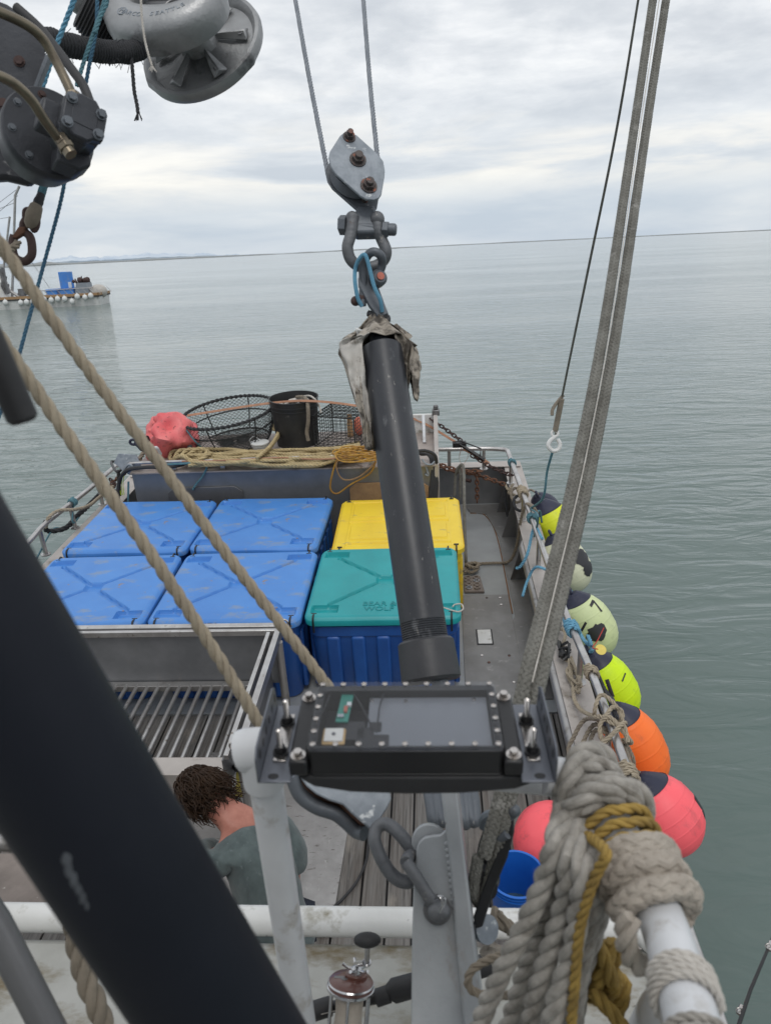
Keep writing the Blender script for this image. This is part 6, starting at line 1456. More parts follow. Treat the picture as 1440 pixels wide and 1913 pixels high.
# small cord wraps
i0 = near(1270, 1835); rC = .0041; P = []
for k_ in range(0, 64):
    a = math.pi-2*math.pi*k_/18; ii = min(len(RA)-1, i0+int(.026*k_/64/.002/2)); r_, u_ = sidevec(ii); ii2 = RA[i0].lerp(RA[min(len(RA)-1, i0+7)], k_/64); P.append(ii2+r_*((.0222+rC)*math.cos(a))+u_*((.0222+rC)*math.sin(a)))
rline(P, rC, 'pale_cord', 'cord_wrap', 'three turns of pale cord round the near end of the white pipe', n=3, per=12)
i0 = near(1318, 1945); P = []
for k_ in range(0, 30):
    a = math.pi-2*math.pi*k_/18; r_, u_ = sidevec(min(len(RA)-1, i0)); P.append(RA[i0].lerp(RA[min(len(RA)-1, i0+4)], k_/30)+r_*((.0222+rC)*math.cos(a))+u_*((.0222+rC)*math.sin(a)))
rline(P, rC, 'whrope', 'cord_wrap', 'fuzzy pale cord at the very bottom of the white pipe', n=3)

# ---- big dark pipe on the left and its neighbours
pa, pb_ = PD(-150, 1020, .40), PD(520, 2150, .545)
dA = PD(-190, 930, .40); 
A_ = PD(-24, 1204, .425); B2_ = PD(438, 1945, .52)
ax_ = (B2_-A_).normalized()
t = thing('boom', 'thick out of focus black pipe crossing the lower left corner', 'boom', mat_axis(A_-ax_*.25, ax_))
b = MB(); b.lathe([(.0455, -.35), (.0455, .60), (.0455, 1.4)], mat_axis(A_, ax_), 64); bp_ = b.build('pipe', 'black', t)
mA = mat_axis(A_, ax_); rd = random.Random(6)
def boom_pt(px, py, lift=.0003):
    d = (PD(px, py, 1)-Vector(EYEP)).normalized(); o_ = Vector(EYEP)-A_; dd = d-ax_*d.dot(ax_); oo = o_-ax_*o_.dot(ax_)
    a = dd.dot(dd); b_ = 2*dd.dot(oo); c_ = oo.dot(oo)-(.0455+lift)**2; t_ = (-b_-math.sqrt(max(0, b_*b_-4*a*c_)))/(2*a); return Vector(EYEP)+d*t_
for (cx, cy, w, h) in ((124, 1606, 11, 15), (129, 1625, 10, 17), (137, 1645, 10, 16), (146, 1662, 9, 14), (154, 1678, 8, 14), (162, 1694, 5, 10)):
    b = MB(); k0 = b.av([boom_pt(cx, cy)]+[boom_pt(cx+w*math.cos(a)*rd.uniform(.6, 1.1), cy+h*math.sin(a)*rd.uniform(.6, 1.1)) for a in np.linspace(0, 6.28, 15)[:-1]])
    for i in range(14): b.f.append((k0, k0+1+i, k0+1+(i+1) % 14))
    b.build('scuff', 'scuff', bp_)
b = MB(); b.lathe([(.0001, .3), (.0105, .3), (.0105, .003), (.008, .0), (.0001, .0)], mat_axis(PD(45, 788, .52), (PD(-20, 640, .50)-PD(45, 788, .52))), 24); tag(b.build('rod_end', 'rubber'), 'rounded end of a dark rod poking in at the left edge', 'rod')
b = MB(); b.tube([PD(-80, 1620, .80), PD(-10, 1725, .80), PD(100, 1940, .80), PD(140, 2020, .8)], .0165, 24); tag(b.build('grey_pipe', 'alu_dark'), 'slanting weathered grey pipe in the bottom left corner', 'pipe')
rline([PD(135, 1700, .92), PD(142, 1760, .91), PD(160, 1830, .90), PD(185, 1890, .89), PD(210, 1990, .88)], .0125, 'tand', 'hanging_rope', 'thick tan rope hanging in front of the cabin top at bottom left', seg=18, per=16, pitch=.075, yarn=(9, .05, .22))
b = MB(); b.tube([PY(-260, 1570, 2.0), PY(60, 1576, 2.0)], .031, 20); tag(b.build('cross_pipe', 'alu'), 'short grey pipe end showing left of the black boom', 'pipe')
b = MB(); p0, p1 = PZ(-400, 1700, 1.0), PZ(260, 1595, 1.0); b.box2((-3.4, p0.y-.05, .96), (-1.35, p1.y, 1.0)); tag(b.build('work_table', 'brownt', bev=.01), 'worn brown table top with flaked paint left of the black boom', 'table')

# ---- fishing rod and reel
mR = camframe(655, 1846, 1.33, (.08, .99, -.10), (0, .3, -1))
rod = thing('fishing_rod', 'fishing rod with a brown multiplier reel on the cabin top', 'fishing rod', mR)
b = MB(); b.tube([PD(560, 1898, 1.36), PD(618, 1880, 1.38)], .017, 16); b.tube([PD(702, 1866, 1.38), PD(728, 1857, 1.38)], .0155, 16); b.tube([PD(728, 1857, 1.38), PD(735, 1852, 1.38), PD(920, 1800, 1.38)], [.0155, .021, .019], 16); b.build('grip', 'rubber', rod, bev=.002)
b = MB(); b.tube([PD(600, 1886, 1.385), PD(720, 1862, 1.385)], .010, 12); b.build('reel_seat', 'blackp', rod)
rl_ = MB(); rl_.lathe([(.0001, 0), (.038, 0), (.0405, .003), (.0405, .010), (.037, .014), (.022, .017), (.0001, .018)], mR, 40); re_ = rl_.build('side_plate', 'teleg', rod, label='glossy brown side plate of the reel')
b = MB(); b.lathe([(.0405, -.003), (.0425, -.002), (.0425, .002), (.0405, .003)], mR, 40); b.lathe([(.0405, .007), (.0418, .009), (.0405, .011)], mR, 40); b.build('chrome_ring', 'chrome', re_)
b = MB(); b.lathe([(.023, -.075), (.026, -.074), (.0245, -.06), (.0235, -.04), (.0250, -.02), (.026, -.004), (.0001, -.003)], mR, 32); b.build('spool_line', 'whbraid', rod)
for a in (20, 75, 150, 205, 265, 325):
    b = MB(); b.cyl(mR@Vector((.037*math.cos(R(a)), .037*math.sin(R(a)), -.08)), mR@Vector((.037*math.cos(R(a)), .037*math.sin(R(a)), 0)), .0026, 10); b.build('pillar', 'chrome', rod)
b = MB(); b.lathe([(.0001, -.092), (.038, -.092), (.0405, -.088), (.0405, -.080), (.0001, -.079)], mR, 40); b.build('base_plate', 'teleg', rod)
b = MB(); b.prism([(.020*math.cos(a)+.008, .014*math.sin(a)+.002) for a in np.linspace(0, 6.28, 22)[:-1]], .015, .024, mR); b.build('gear_cover', 'teleg', re_, bev=.002)
b = MB(); m_ = mR@Matrix.Translation((.008, .002, .024))
b.lathe([(.010, 0), (.010, .008), (.006, .012), (.0001, .013)], m_, 20)
for k_ in range(5):
    a = k_*2*math.pi/5+.5; b.tube([m_@Vector((.006*math.cos(a), .006*math.sin(a), .006)), m_@Vector((.018*math.cos(a), .018*math.sin(a), .008)), m_@Vector((.026*math.cos(a), .026*math.sin(a), .013))], [.0028, .0022, .003], 8)
b.build('star_drag', 'chrome', rod)
b = MB(); hk = PD(685, 1800, 1.24); cr0 = m_@Vector((0, 0, .016)); b.tube([cr0, cr0.lerp(hk, .5)+CV(0, .002, .004), hk], [.0055, .0045, .005], 10); b.tube([hk, PD(686, 1765, 1.22)], .0045, 10); b.lathe([(.0075, 0), (.0075, .003), (.0001, .0035)], mat_axis(hk, (PD(686, 1765, 1.22)-hk)), 16); cr = b.build('crank', 'chrome', rod)
b = MB(); b.sphere(PD(686, 1757, 1.22), .0145, (C2B.to_4x4()), 24, (1.55, .82, .9)); b.build('handle_knob', 'rubber', cr)
b = MB(); b.tube([mR@Vector((-.03, .0, .015)), mR@Vector((-.012, -.004, .017))], .003, 8); b.lathe([(.006, .014), (.006, .018), (.0001, .018)], mR@Matrix.Translation((-.012, -.006, 0)), 14); b.build('clicker', 'alu_dark', re_)
b = MB(); b.tube([PD(600, 1896, 1.34), PD(640, 1886, 1.36)], .0006, 5); b.build('line', 'pale_cord', rod)
t = thing('rod_tip', 'thin dark fishing rod end standing against the water at the bottom right corner', 'fishing rod', PD(1378, 1910, 1.6))
b = MB(); b.tube([PD(1365, 1960, 1.5), PD(1402, 1850, 1.6), PD(1440, 1760, 1.7), PD(1462, 1700, 1.78)], [.0045, .0035, .003, .0025], 8); b.build('blank', 'blackp', t)
for px, py in ((1383, 1888), (1438, 1768)):
    b = MB(); b.tube([PD(px-3+5*math.cos(a), py+4*math.sin(a), 1.57) for a in np.linspace(0, 6.28, 13)[:-1]], .0015, 6, True); b.lathe([(.0055, -.01), (.0055, .01)], mat_axis(PD(px, py, 1.6), PD(1440, 1760, 1.7)-PD(1383, 1900, 1.6)), 10); b.build('line_guide', 'stain', t)
b = MB(); b.box2((.15, .70, CZ+.001), (.40, 1.0, CZ+.02)); tag(b.build('black_mat', 'rubber', bev=.004), 'black rubber pad on the cabin top right of the white post', 'mat')

# ================================================================== GEAR OVERHEAD AT THE UPPER LEFT
# ---- big sheave (power block)
nP = Vector((-.27, .30, .92))
mP = camframe(377, 87, 2.20, nP, (.2, 1, .2))
pb_ = thing('power_block', 'large cast aluminium net hauling block at the top left', 'power block', mP)
def lf(a, z): return 1
b = MB(); b.lathe([(.0001, -.030), (.12, -.030), (.178, -.026), (.186, -.020), (.190, -.004), (.186, .012), (.176, .014), (.166, .004), (.160, -.006), (.10, .0), (.06, .012), (.05, .05), (.0001, .05)], mP, 72, rf=lambda a, z: 1+.018*max(0, math.cos(a*3+.6))**60*1.6); b.build('dish', 'castal', pb_, label='round ribbed casting facing down to the left')
for a in range(6):
    m_ = mP@Matrix.Rotation(a*math.pi/3+.35, 4, 'Z'); b = MB()
    pts = [(.050, -.007, .018), (.050, .007, .018), (.150, .026, .002), (.150, -.026, .002), (.146, .0, .020), (.05, 0, .032)]
    k0 = b.av([m_@Vector((x, y, z)) for x, y, z in pts]); b.f += [tuple(k0+i for i in q) for q in ((0, 5, 4, 3), (1, 2, 4, 5), (3, 4, 2), (0, 1, 5), (0, 3, 2, 1))]
    o = b.build('rib', 'castal', pb_, bev=.004)
    b = MB(); b.lathe([(.008, 0), (.008, .003), (.004, .003), (.0001, .0015)], m_@Matrix.Translation((.132, -.004, .014)), 12); b.build('rib_bolt', 'alu_dark', o)
# front ring casting with an oval opening
mF = camframe(304, 2, 2.02, (-.16, .40, .90), (.10, 1, .2))
ovo = []; ovi = []; nn = 64
for k_ in range(nn):
    a = 2*math.pi*k_/nn; ovo.append((.172*math.cos(a), .150*math.sin(a)))
    ovi.append((.083*math.copysign(abs(math.cos(a))**.75, math.cos(a)), .046*math.copysign(abs(math.sin(a))**.8, math.sin(a))+.008))
b = MB(); G = []
prof = [(0, -.05, 1.0), (0, -.02, 1.02), (0, .005, 1.0), (.10, .022, 1), (.35, .034, 1), (.65, .034, 1), (.88, .026, 1), (1.0, .008, 1), (1.0, -.03, 1)]
for t_, z, sc_2 in prof: G.append([mF@Vector(((ovo[k_][0]*(1-t_)+ovi[k_][0]*t_)*sc_2, (ovo[k_][1]*(1-t_)+ovi[k_][1]*t_)*sc_2, z)) for k_ in list(range(nn))+[0]])
b.surf(G); fr = b.build('front_ring', 'castal', pb_, angle=60, label='front ring casting with an oval opening and raised lettering')
b = MB(); b.prism([(x*.98, y*.98) for x, y in ovo], -.052, -.048, mF); b.build('ring_back', 'rubber', pb_)
b = MB(); b.tube([mF@Vector((x, .035, -.03)) for x in (-.08, 0, .08)], .010, 10); b.tube([mF@Vector((.02+.028*math.cos(a), .012+.028*math.sin(a), -.02)) for a in np.linspace(0, 6.28, 20)[:-1]], .004, 8, True); b.tube([mF@Vector((.05, -.02, -.02)), mF@Vector((.03, .03, -.02))], .005, 8); b.build('inner_parts', 'alu_dark', pb_)
for i, ch_ in enumerate('MARCO SEATTLE'):
    if ch_ == ' ': continue
    a = R(237+i*6.6)+ (R(3) if i > 5 else 0)
    b = MB(); rx, ry = .131, .104
    pos = Vector((rx*math.cos(a), ry*math.sin(a), .033)); tg_ = math.atan2(ry*math.cos(a), -rx*math.sin(a))
    b.text(ch_, .021, mF@Matrix.Translation(pos)@Matrix.Rotation(tg_, 4, 'Z'), .0022); b.build('lettering', 'galv', fr)
b = MB(); a = R(237); pos = Vector((.131*math.cos(a), .104*math.sin(a), .0318)); b.ringprism([(q[0]*.016, q[1]*.014) for q in [(math.cos(t), math.sin(t)) for t in np.linspace(0, 6.28, 9)[:-1]]], [(q[0]*.0135, q[1]*.0115) for q in [(math.cos(t), math.sin(t)) for t in np.linspace(0, 6.28, 9)[:-1]]], 0, .003, mF@Matrix.Translation(pos)@Matrix.Rotation(R(-26), 4, 'Z')); b.build('emblem_outline', 'galv', fr)
# ridged rubber roller left of it
mT = camframe(196, 22, 2.1, (-.75, .35, .55), (0, 1, 0))
rt = thing('rubber_roller', 'dark ridged rubber roller just left of the ring casting', 'roller', mT)
b = MB(); pr = []
for i in range(13): z = -.05+i*.0085; pr += [(.082+.012*math.sin(i/12*math.pi), z), (.076+.012*math.sin(i/12*math.pi), z+.004)]
b.lathe([(.0001, -.052)]+pr+[(.06, .058), (.0001, .06)], mT, 48); b.build('tread', 'rubber', rt, angle=20)
b = MB(); b.lathe([(.05, .055), (.05, .075), (.02, .08), (.0001, .08)], mT, 30); b.build('hub', 'castal', rt)
# wrapped arm
ap = smooth([PD(30, 68, 1.75), PD(80, 72, 1.80), PD(130, 84, 1.85), (PD(190, 95, 1.92)), PD(240, 96, 1.98), PD(262, 90, 2.0)], 8)
t = thing('wrapped_arm', 'pipe arm lashed with frayed dark rope leading to the ring casting', 'arm', PD(140, 110, 1.86))
b = MB(); b.tube(ap, .018, 16); b.build('arm_pipe', 'motor', t)
b = MB(); A_ = resample(ap, .004); F_ = frames(A_); Q = []
for i in range(len(A_)*5):
    k_ = i*.2; i0 = min(int(k_), len(A_)-1); a = i*.62; rr = .024+.004*noise.noise(Vector((i*.03, 0, 0))); Q.append(A_[i0]+F_[i0][1]*(rr*math.cos(a))+F_[i0][2]*(rr*math.sin(a)))
b.tube(Q, .0044, 6); rd = random.Random(9)
for i in range(60):
    k_ = rd.randrange(len(A_)); a = rd.uniform(0, 6.28); p0 = A_[k_]+F_[k_][1]*(.027*math.cos(a))+F_[k_][2]*(.027*math.sin(a)); b.tube([p0, p0+CV(rd.uniform(-.01, .01), rd.uniform(-.016, .004), 0)+(p0-A_[k_])*.3], .0008, 4)
for i in range(14): p0 = PD(205+rd.uniform(-6, 6), 108, 1.93); b.tube([p0, p0+CV(rd.uniform(-.008, .008), rd.uniform(-.022, -.008), 0)], .001, 4)
b.build('frayed_ends', 'blkrope', t)
rline([PD(245, 100, 1.97), PD(248, 135, 1.97), PD(251, 170, 1.97), PD(256, 195, 1.97), PD(258, 210, 1.97)], .0052, 'blkrope', 'dangling_cord', 'black cord dangling below the wrapped arm with a frayed end', n=6)
b = MB()
for i in range(16): a = rd.uniform(-1, 1); b.tube([PD(258, 206, 1.97), PD(258+a*9, 224+rd.uniform(-2, 2), 1.97+rd.uniform(-.01, .01))], .0012, 4)
tag(b.build('cord_tassel', 'blkrope'), 'frayed tassel at the end of the dangling black cord', 'cord')
rline([PD(263, -10, 1.9), PD(265, 30, 1.9), PD(270, 70, 1.9), PD(277, 100, 1.9), PD(284, 122, 1.9)], .0032, 'pale_cord', 'pale_line', 'short pale line hanging in front of the oval opening', n=6, seg=5)
b = MB()
for i in range(6): b.tube([PD(284, 120, 1.9), PD(282+3*i-4, 130+(i % 3)*2, 1.9)], .001, 4)
tag(b.build('line_fray', 'pale_cord'), 'frayed pale end of the short line below the lettering', 'cord')
# ---- hydraulic motor and gearbox
nM = Vector((.62, .02, .78))
mM = camframe(92, 246, 1.42, nM, (.12, 1, 0))
mo = thing('hydraulic_motor', 'dark grey hydraulic motor bolted to a round flange at the left edge', 'motor', mM)
b = MB(); b.lathe([(.0001, -.10), (.060, -.10), (.070, -.085), (.080, -.03), (.083, -.018), (.083, .0), (.080, .004), (.0001, .004)], mM, 56, rf=lambda a, z: 1+.05*max(0, math.cos(a*1+.9))**10); b.build('flange', 'motor', mo)
for a in range(8):
    aa = a*math.pi/4+.3; m_ = mM@Matrix.Translation((.067*math.cos(aa), .067*math.sin(aa), .004)); b = MB(); b.lathe([(.0075, 0), (.0075, .001), (.0001, .001)], m_, 14); b.prism([(.0052*math.cos(k_*math.pi/3), .0052*math.sin(k_*math.pi/3)) for k_ in range(6)], .001, .005, m_); b.build('flange_bolt', 'rustd' if a == 2 else 'steel', mo)
mB2 = camframe(152, 226, 1.34, nM, (.22, 1, 0))
b = MB()
body = [(-.030, -.030), (-.012, -.040), (.012, -.040), (.020, -.032), (.036, -.028), (.036, .020), (.024, .026), (.014, .038), (-.014, .038), (-.024, .028), (-.036, .024), (-.036, -.02)]
b.prism(body, -.075, .0, mB2); b.build('motor_body', 'motor', mo, bev=.004)
b = MB(); b.prism([(x*1.04, y*1.04) for x, y in body], .001, .020, mB2); ec = b.build('end_cap', 'motor', mo, bev=.004)
for x, y in ((-.026, -.024), (.027, -.021), (.026, .017), (-.026, .022)):
    b = MB(); b.hexbolt(mB2@Matrix.Translation((x, y, .020)), .0075, .009); b.build('cap_bolt', 'steel', ec)
b = MB(); b.prism([(-.022, -.018), (.022, -.018), (.022, .014), (-.022, .014)], .0185, .0212, mB2); b.text('LSHT', .014, mB2@Matrix.Translation((0, -.002, .0215))@Matrix.Rotation(R(12), 4, 'Z'), .0006) if 0 else None; b.build('cast_panel', 'motor', ec, bev=.001)
b = MB(); m_ = camframe(105, 225, 1.34, nM, (.22, 1, 0)); b.prism([(-.03, -.022), (.028, -.022), (.028, .03), (-.03, .03)], -.03, .01, m_); b.build('port_block', 'motor', mo, bev=.006)
b = MB(); m_ = camframe(140, 292, 1.38, nM, (.1, 1, 0)); b.prism([(-.03, -.018), (.012, -.022), (.030, -.006), (.030, .012), (.016, .022), (-.03, .02)], -.05, .0, m_); b.build('foot', 'motor', mo, bev=.005)
t = thing('motor_plate', 'big dark bracket plate behind the pipes in the upper left corner', 'bracket', PD(20, 240, 1.5))
m_ = camframe(28, 130, 1.50, (.25, -.15, .95), (0, 1, 0)); pq = lambda x, y: ((x-28)/FPX*1.5, -(y-130)/FPX*1.5)
b = MB(); b.prism([pq(*q) for q in ((-60, 0), (18, 18), (62, 42), (82, 96), (84, 104), (52, 175), (34, 238), (20, 244), (-60, 228))], -.02, 0, m_); b.build('plate', 'motor', t, bev=.003)
b = MB(); b.prism([pq(*q) for q in ((82, 96), (90, 98), (60, 175), (40, 240), (33, 238), (52, 175))], -.02, .006, m_); b.build('plate_edge', 'steel', t, bev=.002)
b = MB(); b.prism([pq(*q) for q in ((-60, 250), (10, 250), (40, 262), (60, 300), (44, 326), (0, 320), (-60, 330))], -.06, -.025, m_); b.build('lower_casting', 'motor', t, bev=.01)
for x, y in ((36, 114), (6, 192), (-8, 60)):
    q = pq(x, y); b = MB(); b.hexbolt(m_@Matrix.Translation((q[0], q[1], 0)), .008, .008); b.build('plate_bolt', 'rustd', t)
rline([PD(-30, 270, 1.62), PD(0, 290, 1.62), PD(20, 300, 1.62), PD(30, 310, 1.62), PD(10, 312, 1.62), PD(-10, 308, 1.62)], .020, 'dkblue', 'blue_bundle', 'dark blue rope bundle showing below the bracket plate at the left edge', seg=8)
def hpipe(pts, r, mat, name, label):
    b = MB(); b.tube(smooth(pts, 8), r, 14); return tag(b.build(name, mat), label, 'hydraulic pipe')
hpipe([PD(-60, 0, 1.2), PD(0, 22, 1.24), PD(50, 46, 1.28), PD(80, 72, 1.31), PD(100, 105, 1.33), PD(118, 140, 1.34), PD(133, 172, 1.345), PD(136, 184, 1.35)], .0085, 'brassp', 'bronze_pipe', 'upper curved bronze hydraulic pipe')
hpipe([PD(-60, 122, 1.14), PD(0, 142, 1.18), PD(32, 160, 1.21), PD(60, 188, 1.24), (PD(82, 222, 1.27)), PD(104, 252, 1.30), PD(112, 262, 1.31)], .0085, 'brassp', 'bronze_pipe', 'lower curved bronze hydraulic pipe')
hpipe([PD(30, 12, 1.42), PD(72, 50, 1.42), PD(105, 90, 1.40), PD(135, 130, 1.38), PD(155, 158, 1.37), PD(166, 185, 1.36), PD(172, 200, 1.36)], .0085, 'rubber', 'black_pipe', 'black hydraulic hose behind the upper bronze pipe')
for (p, d_, lab) in ((PD(112, 258, 1.31), (.55, -.8), 'lower'), (PD(136, 176, 1.345), (.15, -1), 'upper')):
    t = thing('pipe_fitting', 'hex fitting at the end of the '+lab+' bronze pipe', 'fitting', p); b = MB()
    m_ = mat_axis(p, CV(d_[0], d_[1], .0)); b.prism([(.0125*math.cos(k_*math.pi/3), .0125*math.sin(k_*math.pi/3)) for k_ in range(6)], -.004, .012, m_); b.prism([(.0145*math.cos(k_*math.pi/3), .0145*math.sin(k_*math.pi/3)) for k_ in range(6)], .013, .024, m_); b.build('nut', 'brassp', t, bev=.001)
    b = MB(); b.cyl(m_@Vector((0, 0, .02)), m_@Vector((0, 0, .035)), .011); b.build('tail', 'brassp', t)
# ---- blue lines
rline([PD(150, -40, 1.7), PD(134, 10, 1.72), PD(105, 85, 1.75), PD(80, 160, 1.78), PD(66, 200, 1.8)], .0062, 'bluerope', 'blue_line', 'light blue rope at top left passing behind the upper bronze pipe', n=6)
rline([PD(205, -30, 1.8), PD(186, 30, 1.8), PD(170, 75, 1.8), PD(155, 120, 1.8), PD(143, 160, 1.8)], .0052, 'teal', 'teal_line', 'pale teal rope crossing in front of the wrapped arm', n=6)
rline([PD(182, -20, 1.83), PD(181, 40, 1.83), PD(176, 75, 1.83), PD(168, 115, 1.83), PD(160, 158, 1.83)], .0050, 'dkblue', 'blue_line', 'dark blue rope crossing the wrapped arm beside the teal one', n=6)
rline([PD(200, 5, 1.79), PD(186, 34, 1.79), PD(178, 60, 1.79), PD(182, 40, 1.8), PD(196, 12, 1.8), PD(206, -20, 1.8)], .0052, 'teal', 'rope_splice', 'short doubled teal rope beside the ring casting', n=6)
rline([PD(123, 328, 1.6), PD(110, 390, 1.6), PD(80, 500, 1.6), PD(50, 610, 1.6), PD(25, 700, 1.6), PD(-10, 800, 1.6)], .0042, 'dkblue', 'long_blue_line', 'long dark blue line hanging from the motor down past the far boat', n=8)
# ---- rusty hook hanging on a pale braid
rline([PD(86, 330, 1.7), PD(80, 352, 1.7), PD(74, 372, 1.7), PD(68, 385, 1.7)], .0075, 'teal', 'hook_pendant', 'grey teal braided rope carrying the rusty hook', kind='braid', n=8)
t = thing('cargo_hook', 'rusty brown safety hook hanging at the left edge', 'hook', PD(40, 480, 1.7))
b = MB(); b.tube(smooth([PD(50, 408, 1.7), PD(44, 420, 1.7), PD(46, 432, 1.7), PD(56, 442, 1.7), PD(60, 462, 1.7), PD(58, 478, 1.7), PD(46, 488, 1.7), PD(30, 482, 1.7), PD(24, 468, 1.7), PD(24, 450, 1.7), PD(27, 440, 1.7)], 6), .0095, 12); b.build('hook_body', 'rustd', t)
b = MB(); b.prism([((x-38)/FPX*1.7, -(y-440)/FPX*1.7) for x, y in ((24, 444), (36, 425), (50, 424), (48, 436), (32, 446))], -.006, .006, camframe(38, 440, 1.695)); b.build('latch', 'rust', t, bev=.002)
b = MB(); b.tube(smooth([PD(46, 405, 1.7), PD(48, 392, 1.7), PD(62, 392, 1.7), PD(70, 402, 1.7), PD(70, 420, 1.7), PD(64, 430, 1.7), PD(58, 422, 1.7)], 6), .006, 10); b.build('swivel_bow', 'rustd', t)
b = MB(); b.lathe([(.006, -.03), (.014, -.02), (.017, 0), (.014, .022), (.007, .032)], mat_axis(PD(62, 402, 1.69), CV(.35, 1, 0)), 18); tag(b.build('rope_serving', 'tand'), 'bulbous pale taped splice above the rusty hook', 'splice')
b = MB(); b.lathe([(.009, -.022), (.011, 0), (.007, .02)], mat_axis(PD(72, 376, 1.69), CV(.35, 1, 0)), 14); tag(b.build('black_splice', 'blkrope'), 'black taped part of the pendant above the rusty hook', 'splice')
rline([PD(-20, 478, 1.6), PD(0, 472, 1.6), PD(14, 466, 1.62), PD(28, 460, 1.64), PD(34, 452, 1.65)], .0085, 'tand', 'hook_lashing', 'grey rope passing through the rusty hook at the left edge', seg=6)

# ================================================================== THE OTHER BOAT (sea frame)
before = set(o.name for o in COL.objects)
w0 = WZ(187, 569.5, SEA_Z); w1 = WZ(0, 579, SEA_Z)
axb = (w1-w0); axb.z = 0; Lpx = axb.length; axb.normalize()
vb = Vector((w0.x, w0.y, 0)).normalized(); perp = Vector((-axb.y, axb.x, 0))
if perp.dot(vb) < 0: perp = -perp           # away from the eye
MBo = Matrix((axb, perp, Vector((0, 0, 1)))).transposed().to_4x4(); MBo.translation = Vector((w0.x, w0.y, SEA_Z))
if MBo.to_3x3().determinant() < 0: pass
def at_px(px): return (187-px)/187*Lpx       # metres forward of the stern for a picture column
sc1 = Lpx/187                                # metres per pixel there
fb = thing('far_fishing_boat', 'white fishing boat with a wooden rail, lying off on the left', 'boat', MBo)
def Bp(x, y, z): return MBo@Vector((x, y, z))
H1 = 21*sc1; BW = 4.2
b = MB(); G = []
for x, h, w in ((0, H1*.98, .9), (.5, H1, 1), (6, H1, 1), (12, H1*1.02, 1), (18, H1*1.1, 1), (24, H1*1.3, .8), (29, H1*1.5, .1)):
    G.append([Bp(x, BW/2-BW/2*w, h), Bp(x, BW/2-BW/2*w+.05, h*.4), Bp(x+.1, BW/2-BW/2*w*.92, -.5), Bp(x+.1, BW/2+BW/2*w*.92, -.5), Bp(x, BW/2+BW/2*w, h)])
b.surf(G); k0 = 0; b.f.append((4, 3, 2, 1, 0)); hl = b.build('hull', 'whiteworn', fb, angle=30)
b = MB(); b.prism([(0, .1), (0, BW-.1), (29, BW*.55), (29, BW*.45), (24, .4), (18, .1)], H1*.90, H1*.93, MBo); b.build('deck', 'deck', fb)
for z, h, mt, nm in ((H1*.985, .26, 'wood', 'wooden_rail'), (H1*.80, .12, 'rubber', 'rub_strake')):
    b = MB(); b.box2 if 0 else None
    for x0_, x1_ in ((-.05, 22),): b.prism([(x0_, -.06), (x1_, -.06), (x1_, .10), (x0_, .10)], z-h/2, z+h/2, MBo)
    b.prism([(-.06, -.06), (.08, -.06), (.08, BW), (-.06, BW)], z-h/2-.001, z+h/2+.002, MBo)
    b.build(nm, mt, fb)
# stern guard rail
b = MB(); zr = H1+14*sc1
for y in (.05, BW-.1):
    b.tube([Bp(.35, y, H1*.99), Bp(.9, y, zr*.93), Bp(at_px(70), y, zr*.90)], .04, 6)
    for px in range(75, 190, 12): x = at_px(px); b.tube([Bp(x-.45, y, H1), Bp(x, y, zr*.90)], .028, 5)
b.tube([Bp(.9, .05, zr*.93), Bp(.9, BW-.1, zr*.93)], .04, 6); b.build('guard_rail', 'alu_pipe', fb)
# net reel structure
b = MB(); x = at_px(153); b.prism([(at_px(164), 0), (at_px(136), 0), (at_px(142), 22*sc1), (at_px(161), 22*sc1)], 1.2, 3.0, MBo@Matrix(((1, 0, 0, 0), (0, 0, 1, 0), (0, 1, 0, H1*.93), (0, 0, 0, 1)))); b.build('stern_box', 'galv', fb)
b = MB(); rd = random.Random(2)
for i in range(16): b.sphere(Bp(at_px(rd.uniform(137, 160)), rd.uniform(1.2, 2.8), H1+rd.uniform(21, 27)*sc1), rd.uniform(.12, .30), None, 8)
for i in range(5): x = at_px(rd.uniform(138, 150)); b.tube([Bp(x, 2, H1+18*sc1), Bp(x+rd.uniform(-.3, .3), 2, H1+rd.uniform(26, 33)*sc1)], .07, 6)
b.build('stern_gear', 'rustd', fb)
b = MB(); b.sphere(Bp(at_px(179), 1.8, H1+3*sc1), .9, None, 14, (1, .8, .8)); b.build('net_heap', 'bagpale', fb)
# wheelhouse & mast at the left edge
b = MB(); b.prism([(at_px(12), 0), (at_px(-130), 0), (at_px(-130), 46*sc1), (at_px(-30), 46*sc1), (at_px(0), 30*sc1), (at_px(7), 6*sc1)], .8, BW-.8, MBo@Matrix(((1, 0, 0, 0), (0, 0, 1, 0), (0, 1, 0, H1*.93), (0, 0, 0, 1)))); b.build('wheelhouse', 'whiteworn', fb)
b = MB()
b.tube([Bp(at_px(14), 1.8, H1), Bp(at_px(55), 2, H1+180*sc1), Bp(at_px(66), 2, H1+196*sc1)], .13, 8)
b.tube([Bp(at_px(0), 2.4, H1+40*sc1), Bp(at_px(35), 2.4, H1+145*sc1)], .11, 8)
b.tube([Bp(at_px(30), 1.5, H1), Bp(at_px(20), 1.5, H1+8*sc1), Bp(at_px(8), 1.5, H1+16*sc1), Bp(at_px(2), 1.5, H1+42*sc1)], .16, 8); b.build('mast', 'alu', fb)
b = MB()
for a_, c_ in (((66, 194), (-60, 120)), ((60, 180), (-60, 100)), ((52, 168), (-80, 128)), ((35, 143), (-60, 135)), ((62, 62), (86, 14))): b.tube([Bp(at_px(a_[0]), 2, H1+a_[1]*sc1), Bp(at_px(c_[0]), 2, H1+c_[1]*sc1)], .022, 4)
b.build('rigging', 'alu_dark', fb)
b = MB()
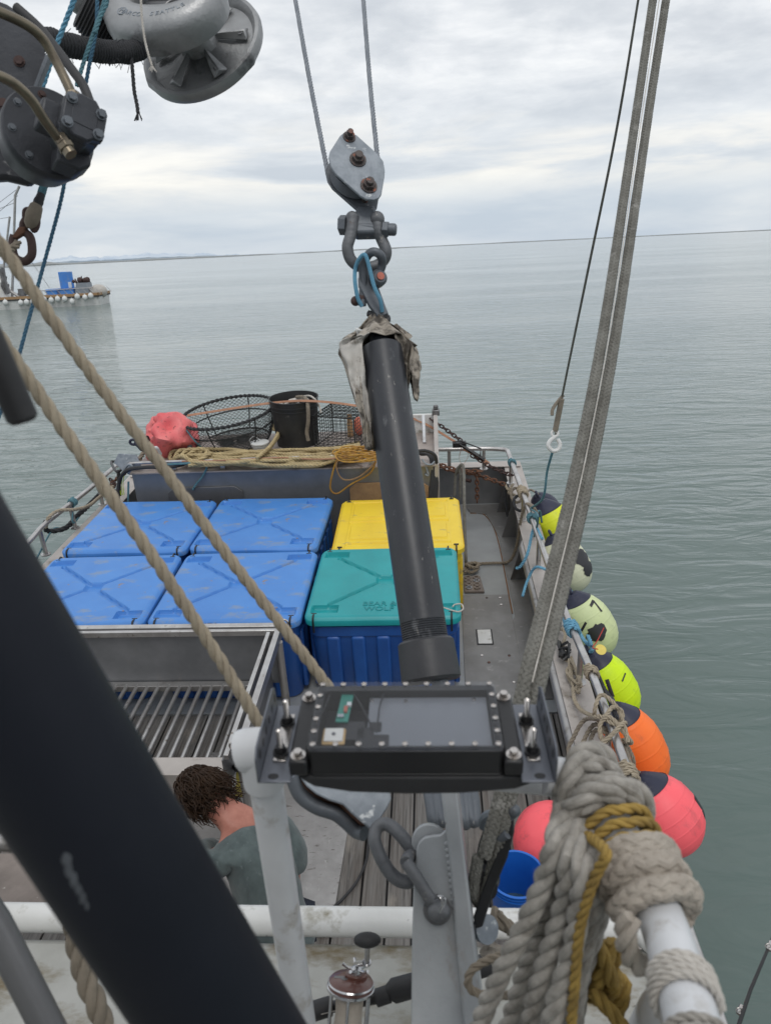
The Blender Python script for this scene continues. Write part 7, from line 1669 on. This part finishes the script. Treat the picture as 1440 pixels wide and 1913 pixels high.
for i in range(14): b.tube([Bp(at_px(rd.uniform(2, 16)), 1.2, H1+rd.uniform(6, 20)*sc1), Bp(at_px(rd.uniform(2, 16)), 1.3, H1+rd.uniform(24, 60)*sc1)], .12, 5)
for i in range(6): b.box(Bp(at_px(rd.uniform(36, 46)), 1.2, H1+rd.uniform(2, 11)*sc1), (.5, .4, .5))
b.tube([Bp(at_px(30), 1.2, H1+6*sc1), Bp(at_px(58), 1.2, H1+6*sc1)], .12, 6); b.build('deck_gear', 'alu_dark', fb)
for (p0, p1, z0, z1, lid_, lab) in ((108, 136, 0, 12, True, 'open blue tote with its lid raised on the far boat'), (82, 104, 0, 11, False, 'closed blue tote on the far boat, forward of the open one')):
    m_ = MBo@Matrix.Translation((at_px((p0+p1)/2), 1.8, H1*.93)); t = thing('fish_tote', lab, 'fish tote', m_); ww = (p1-p0)*sc1
    b = MB(); b.box((0, 0, z1*sc1/2), (ww*.92, 1.2, z1*sc1), m_); b.box((0, 0, z1*sc1*.92), (ww, 1.3, .14), m_); b.build('body', 'totebl', t, bev=.06)
    b = MB()
    if lid_: b.box((ww*.15, .62, z1*sc1+.85), (ww*.95, .14, 1.7), m_)
    else: b.box((0, 0, z1*sc1+.05), (ww*1.02, 1.32, .12), m_)
    b.build('lid', 'totebl', t, bev=.05)
    if lid_: b = MB(); b.box((-.1, .50, z1*sc1+.35), (.35, .10, .6), m_); tag(b.build('white_jug', 'whiteplastic', bev=.03), 'white jug standing in the open blue tote on the far boat', 'jug')
for i, (px, py) in enumerate(((15, 562), (43, 563), (54, 562), (66, 561), (87, 557), (100, 559), (112, 557), (125, 557), (138, 562), (149, 553), (163, 555), (174, 552))):
    c = Bp(at_px(px), -.28, (576-.035*px-py)*sc1*1.0); b = MB(); b.lathe([(max(1e-4, .27*math.sin(math.pi*k_/14)), -.30*math.cos(math.pi*k_/14)) for k_ in range(15)], Matrix.Translation(c), 16); b.lathe([(.06, .27), (.05, .38), (.0001, .38)], Matrix.Translation(c), 10)
    o = b.build('white_float', 'whiteplastic'); tag(o, 'x', 'float', "white floats along the far boat's side")
    o['label'] = 'white float on the far boat, number %d counted from its stern' % (12-i)
ords = ['leftmost', 'second', 'third', 'fourth', 'fifth', 'sixth', 'seventh', 'eighth', 'ninth and lowest', 'tenth', 'eleventh', 'rightmost']
fl_ = sorted([o for o in COL.objects if o.name.startswith('white_float')], key=lambda o: o.name)
for i, o in enumerate(fl_): o['label'] = ords[i]+' white float on the far boat, counting from the left'
for o in COL.objects:
    if o.name not in before and o.parent is None: WORLD_OBJS.add(o.name)

# ================================================================== put the trimmed boat and everything aboard onto the sea
for o in list(COL.objects):
    if o.parent is None and o.type in ('MESH', 'EMPTY') and o.name not in WORLD_OBJS:
        o.matrix_world = B2W@o.matrix_world
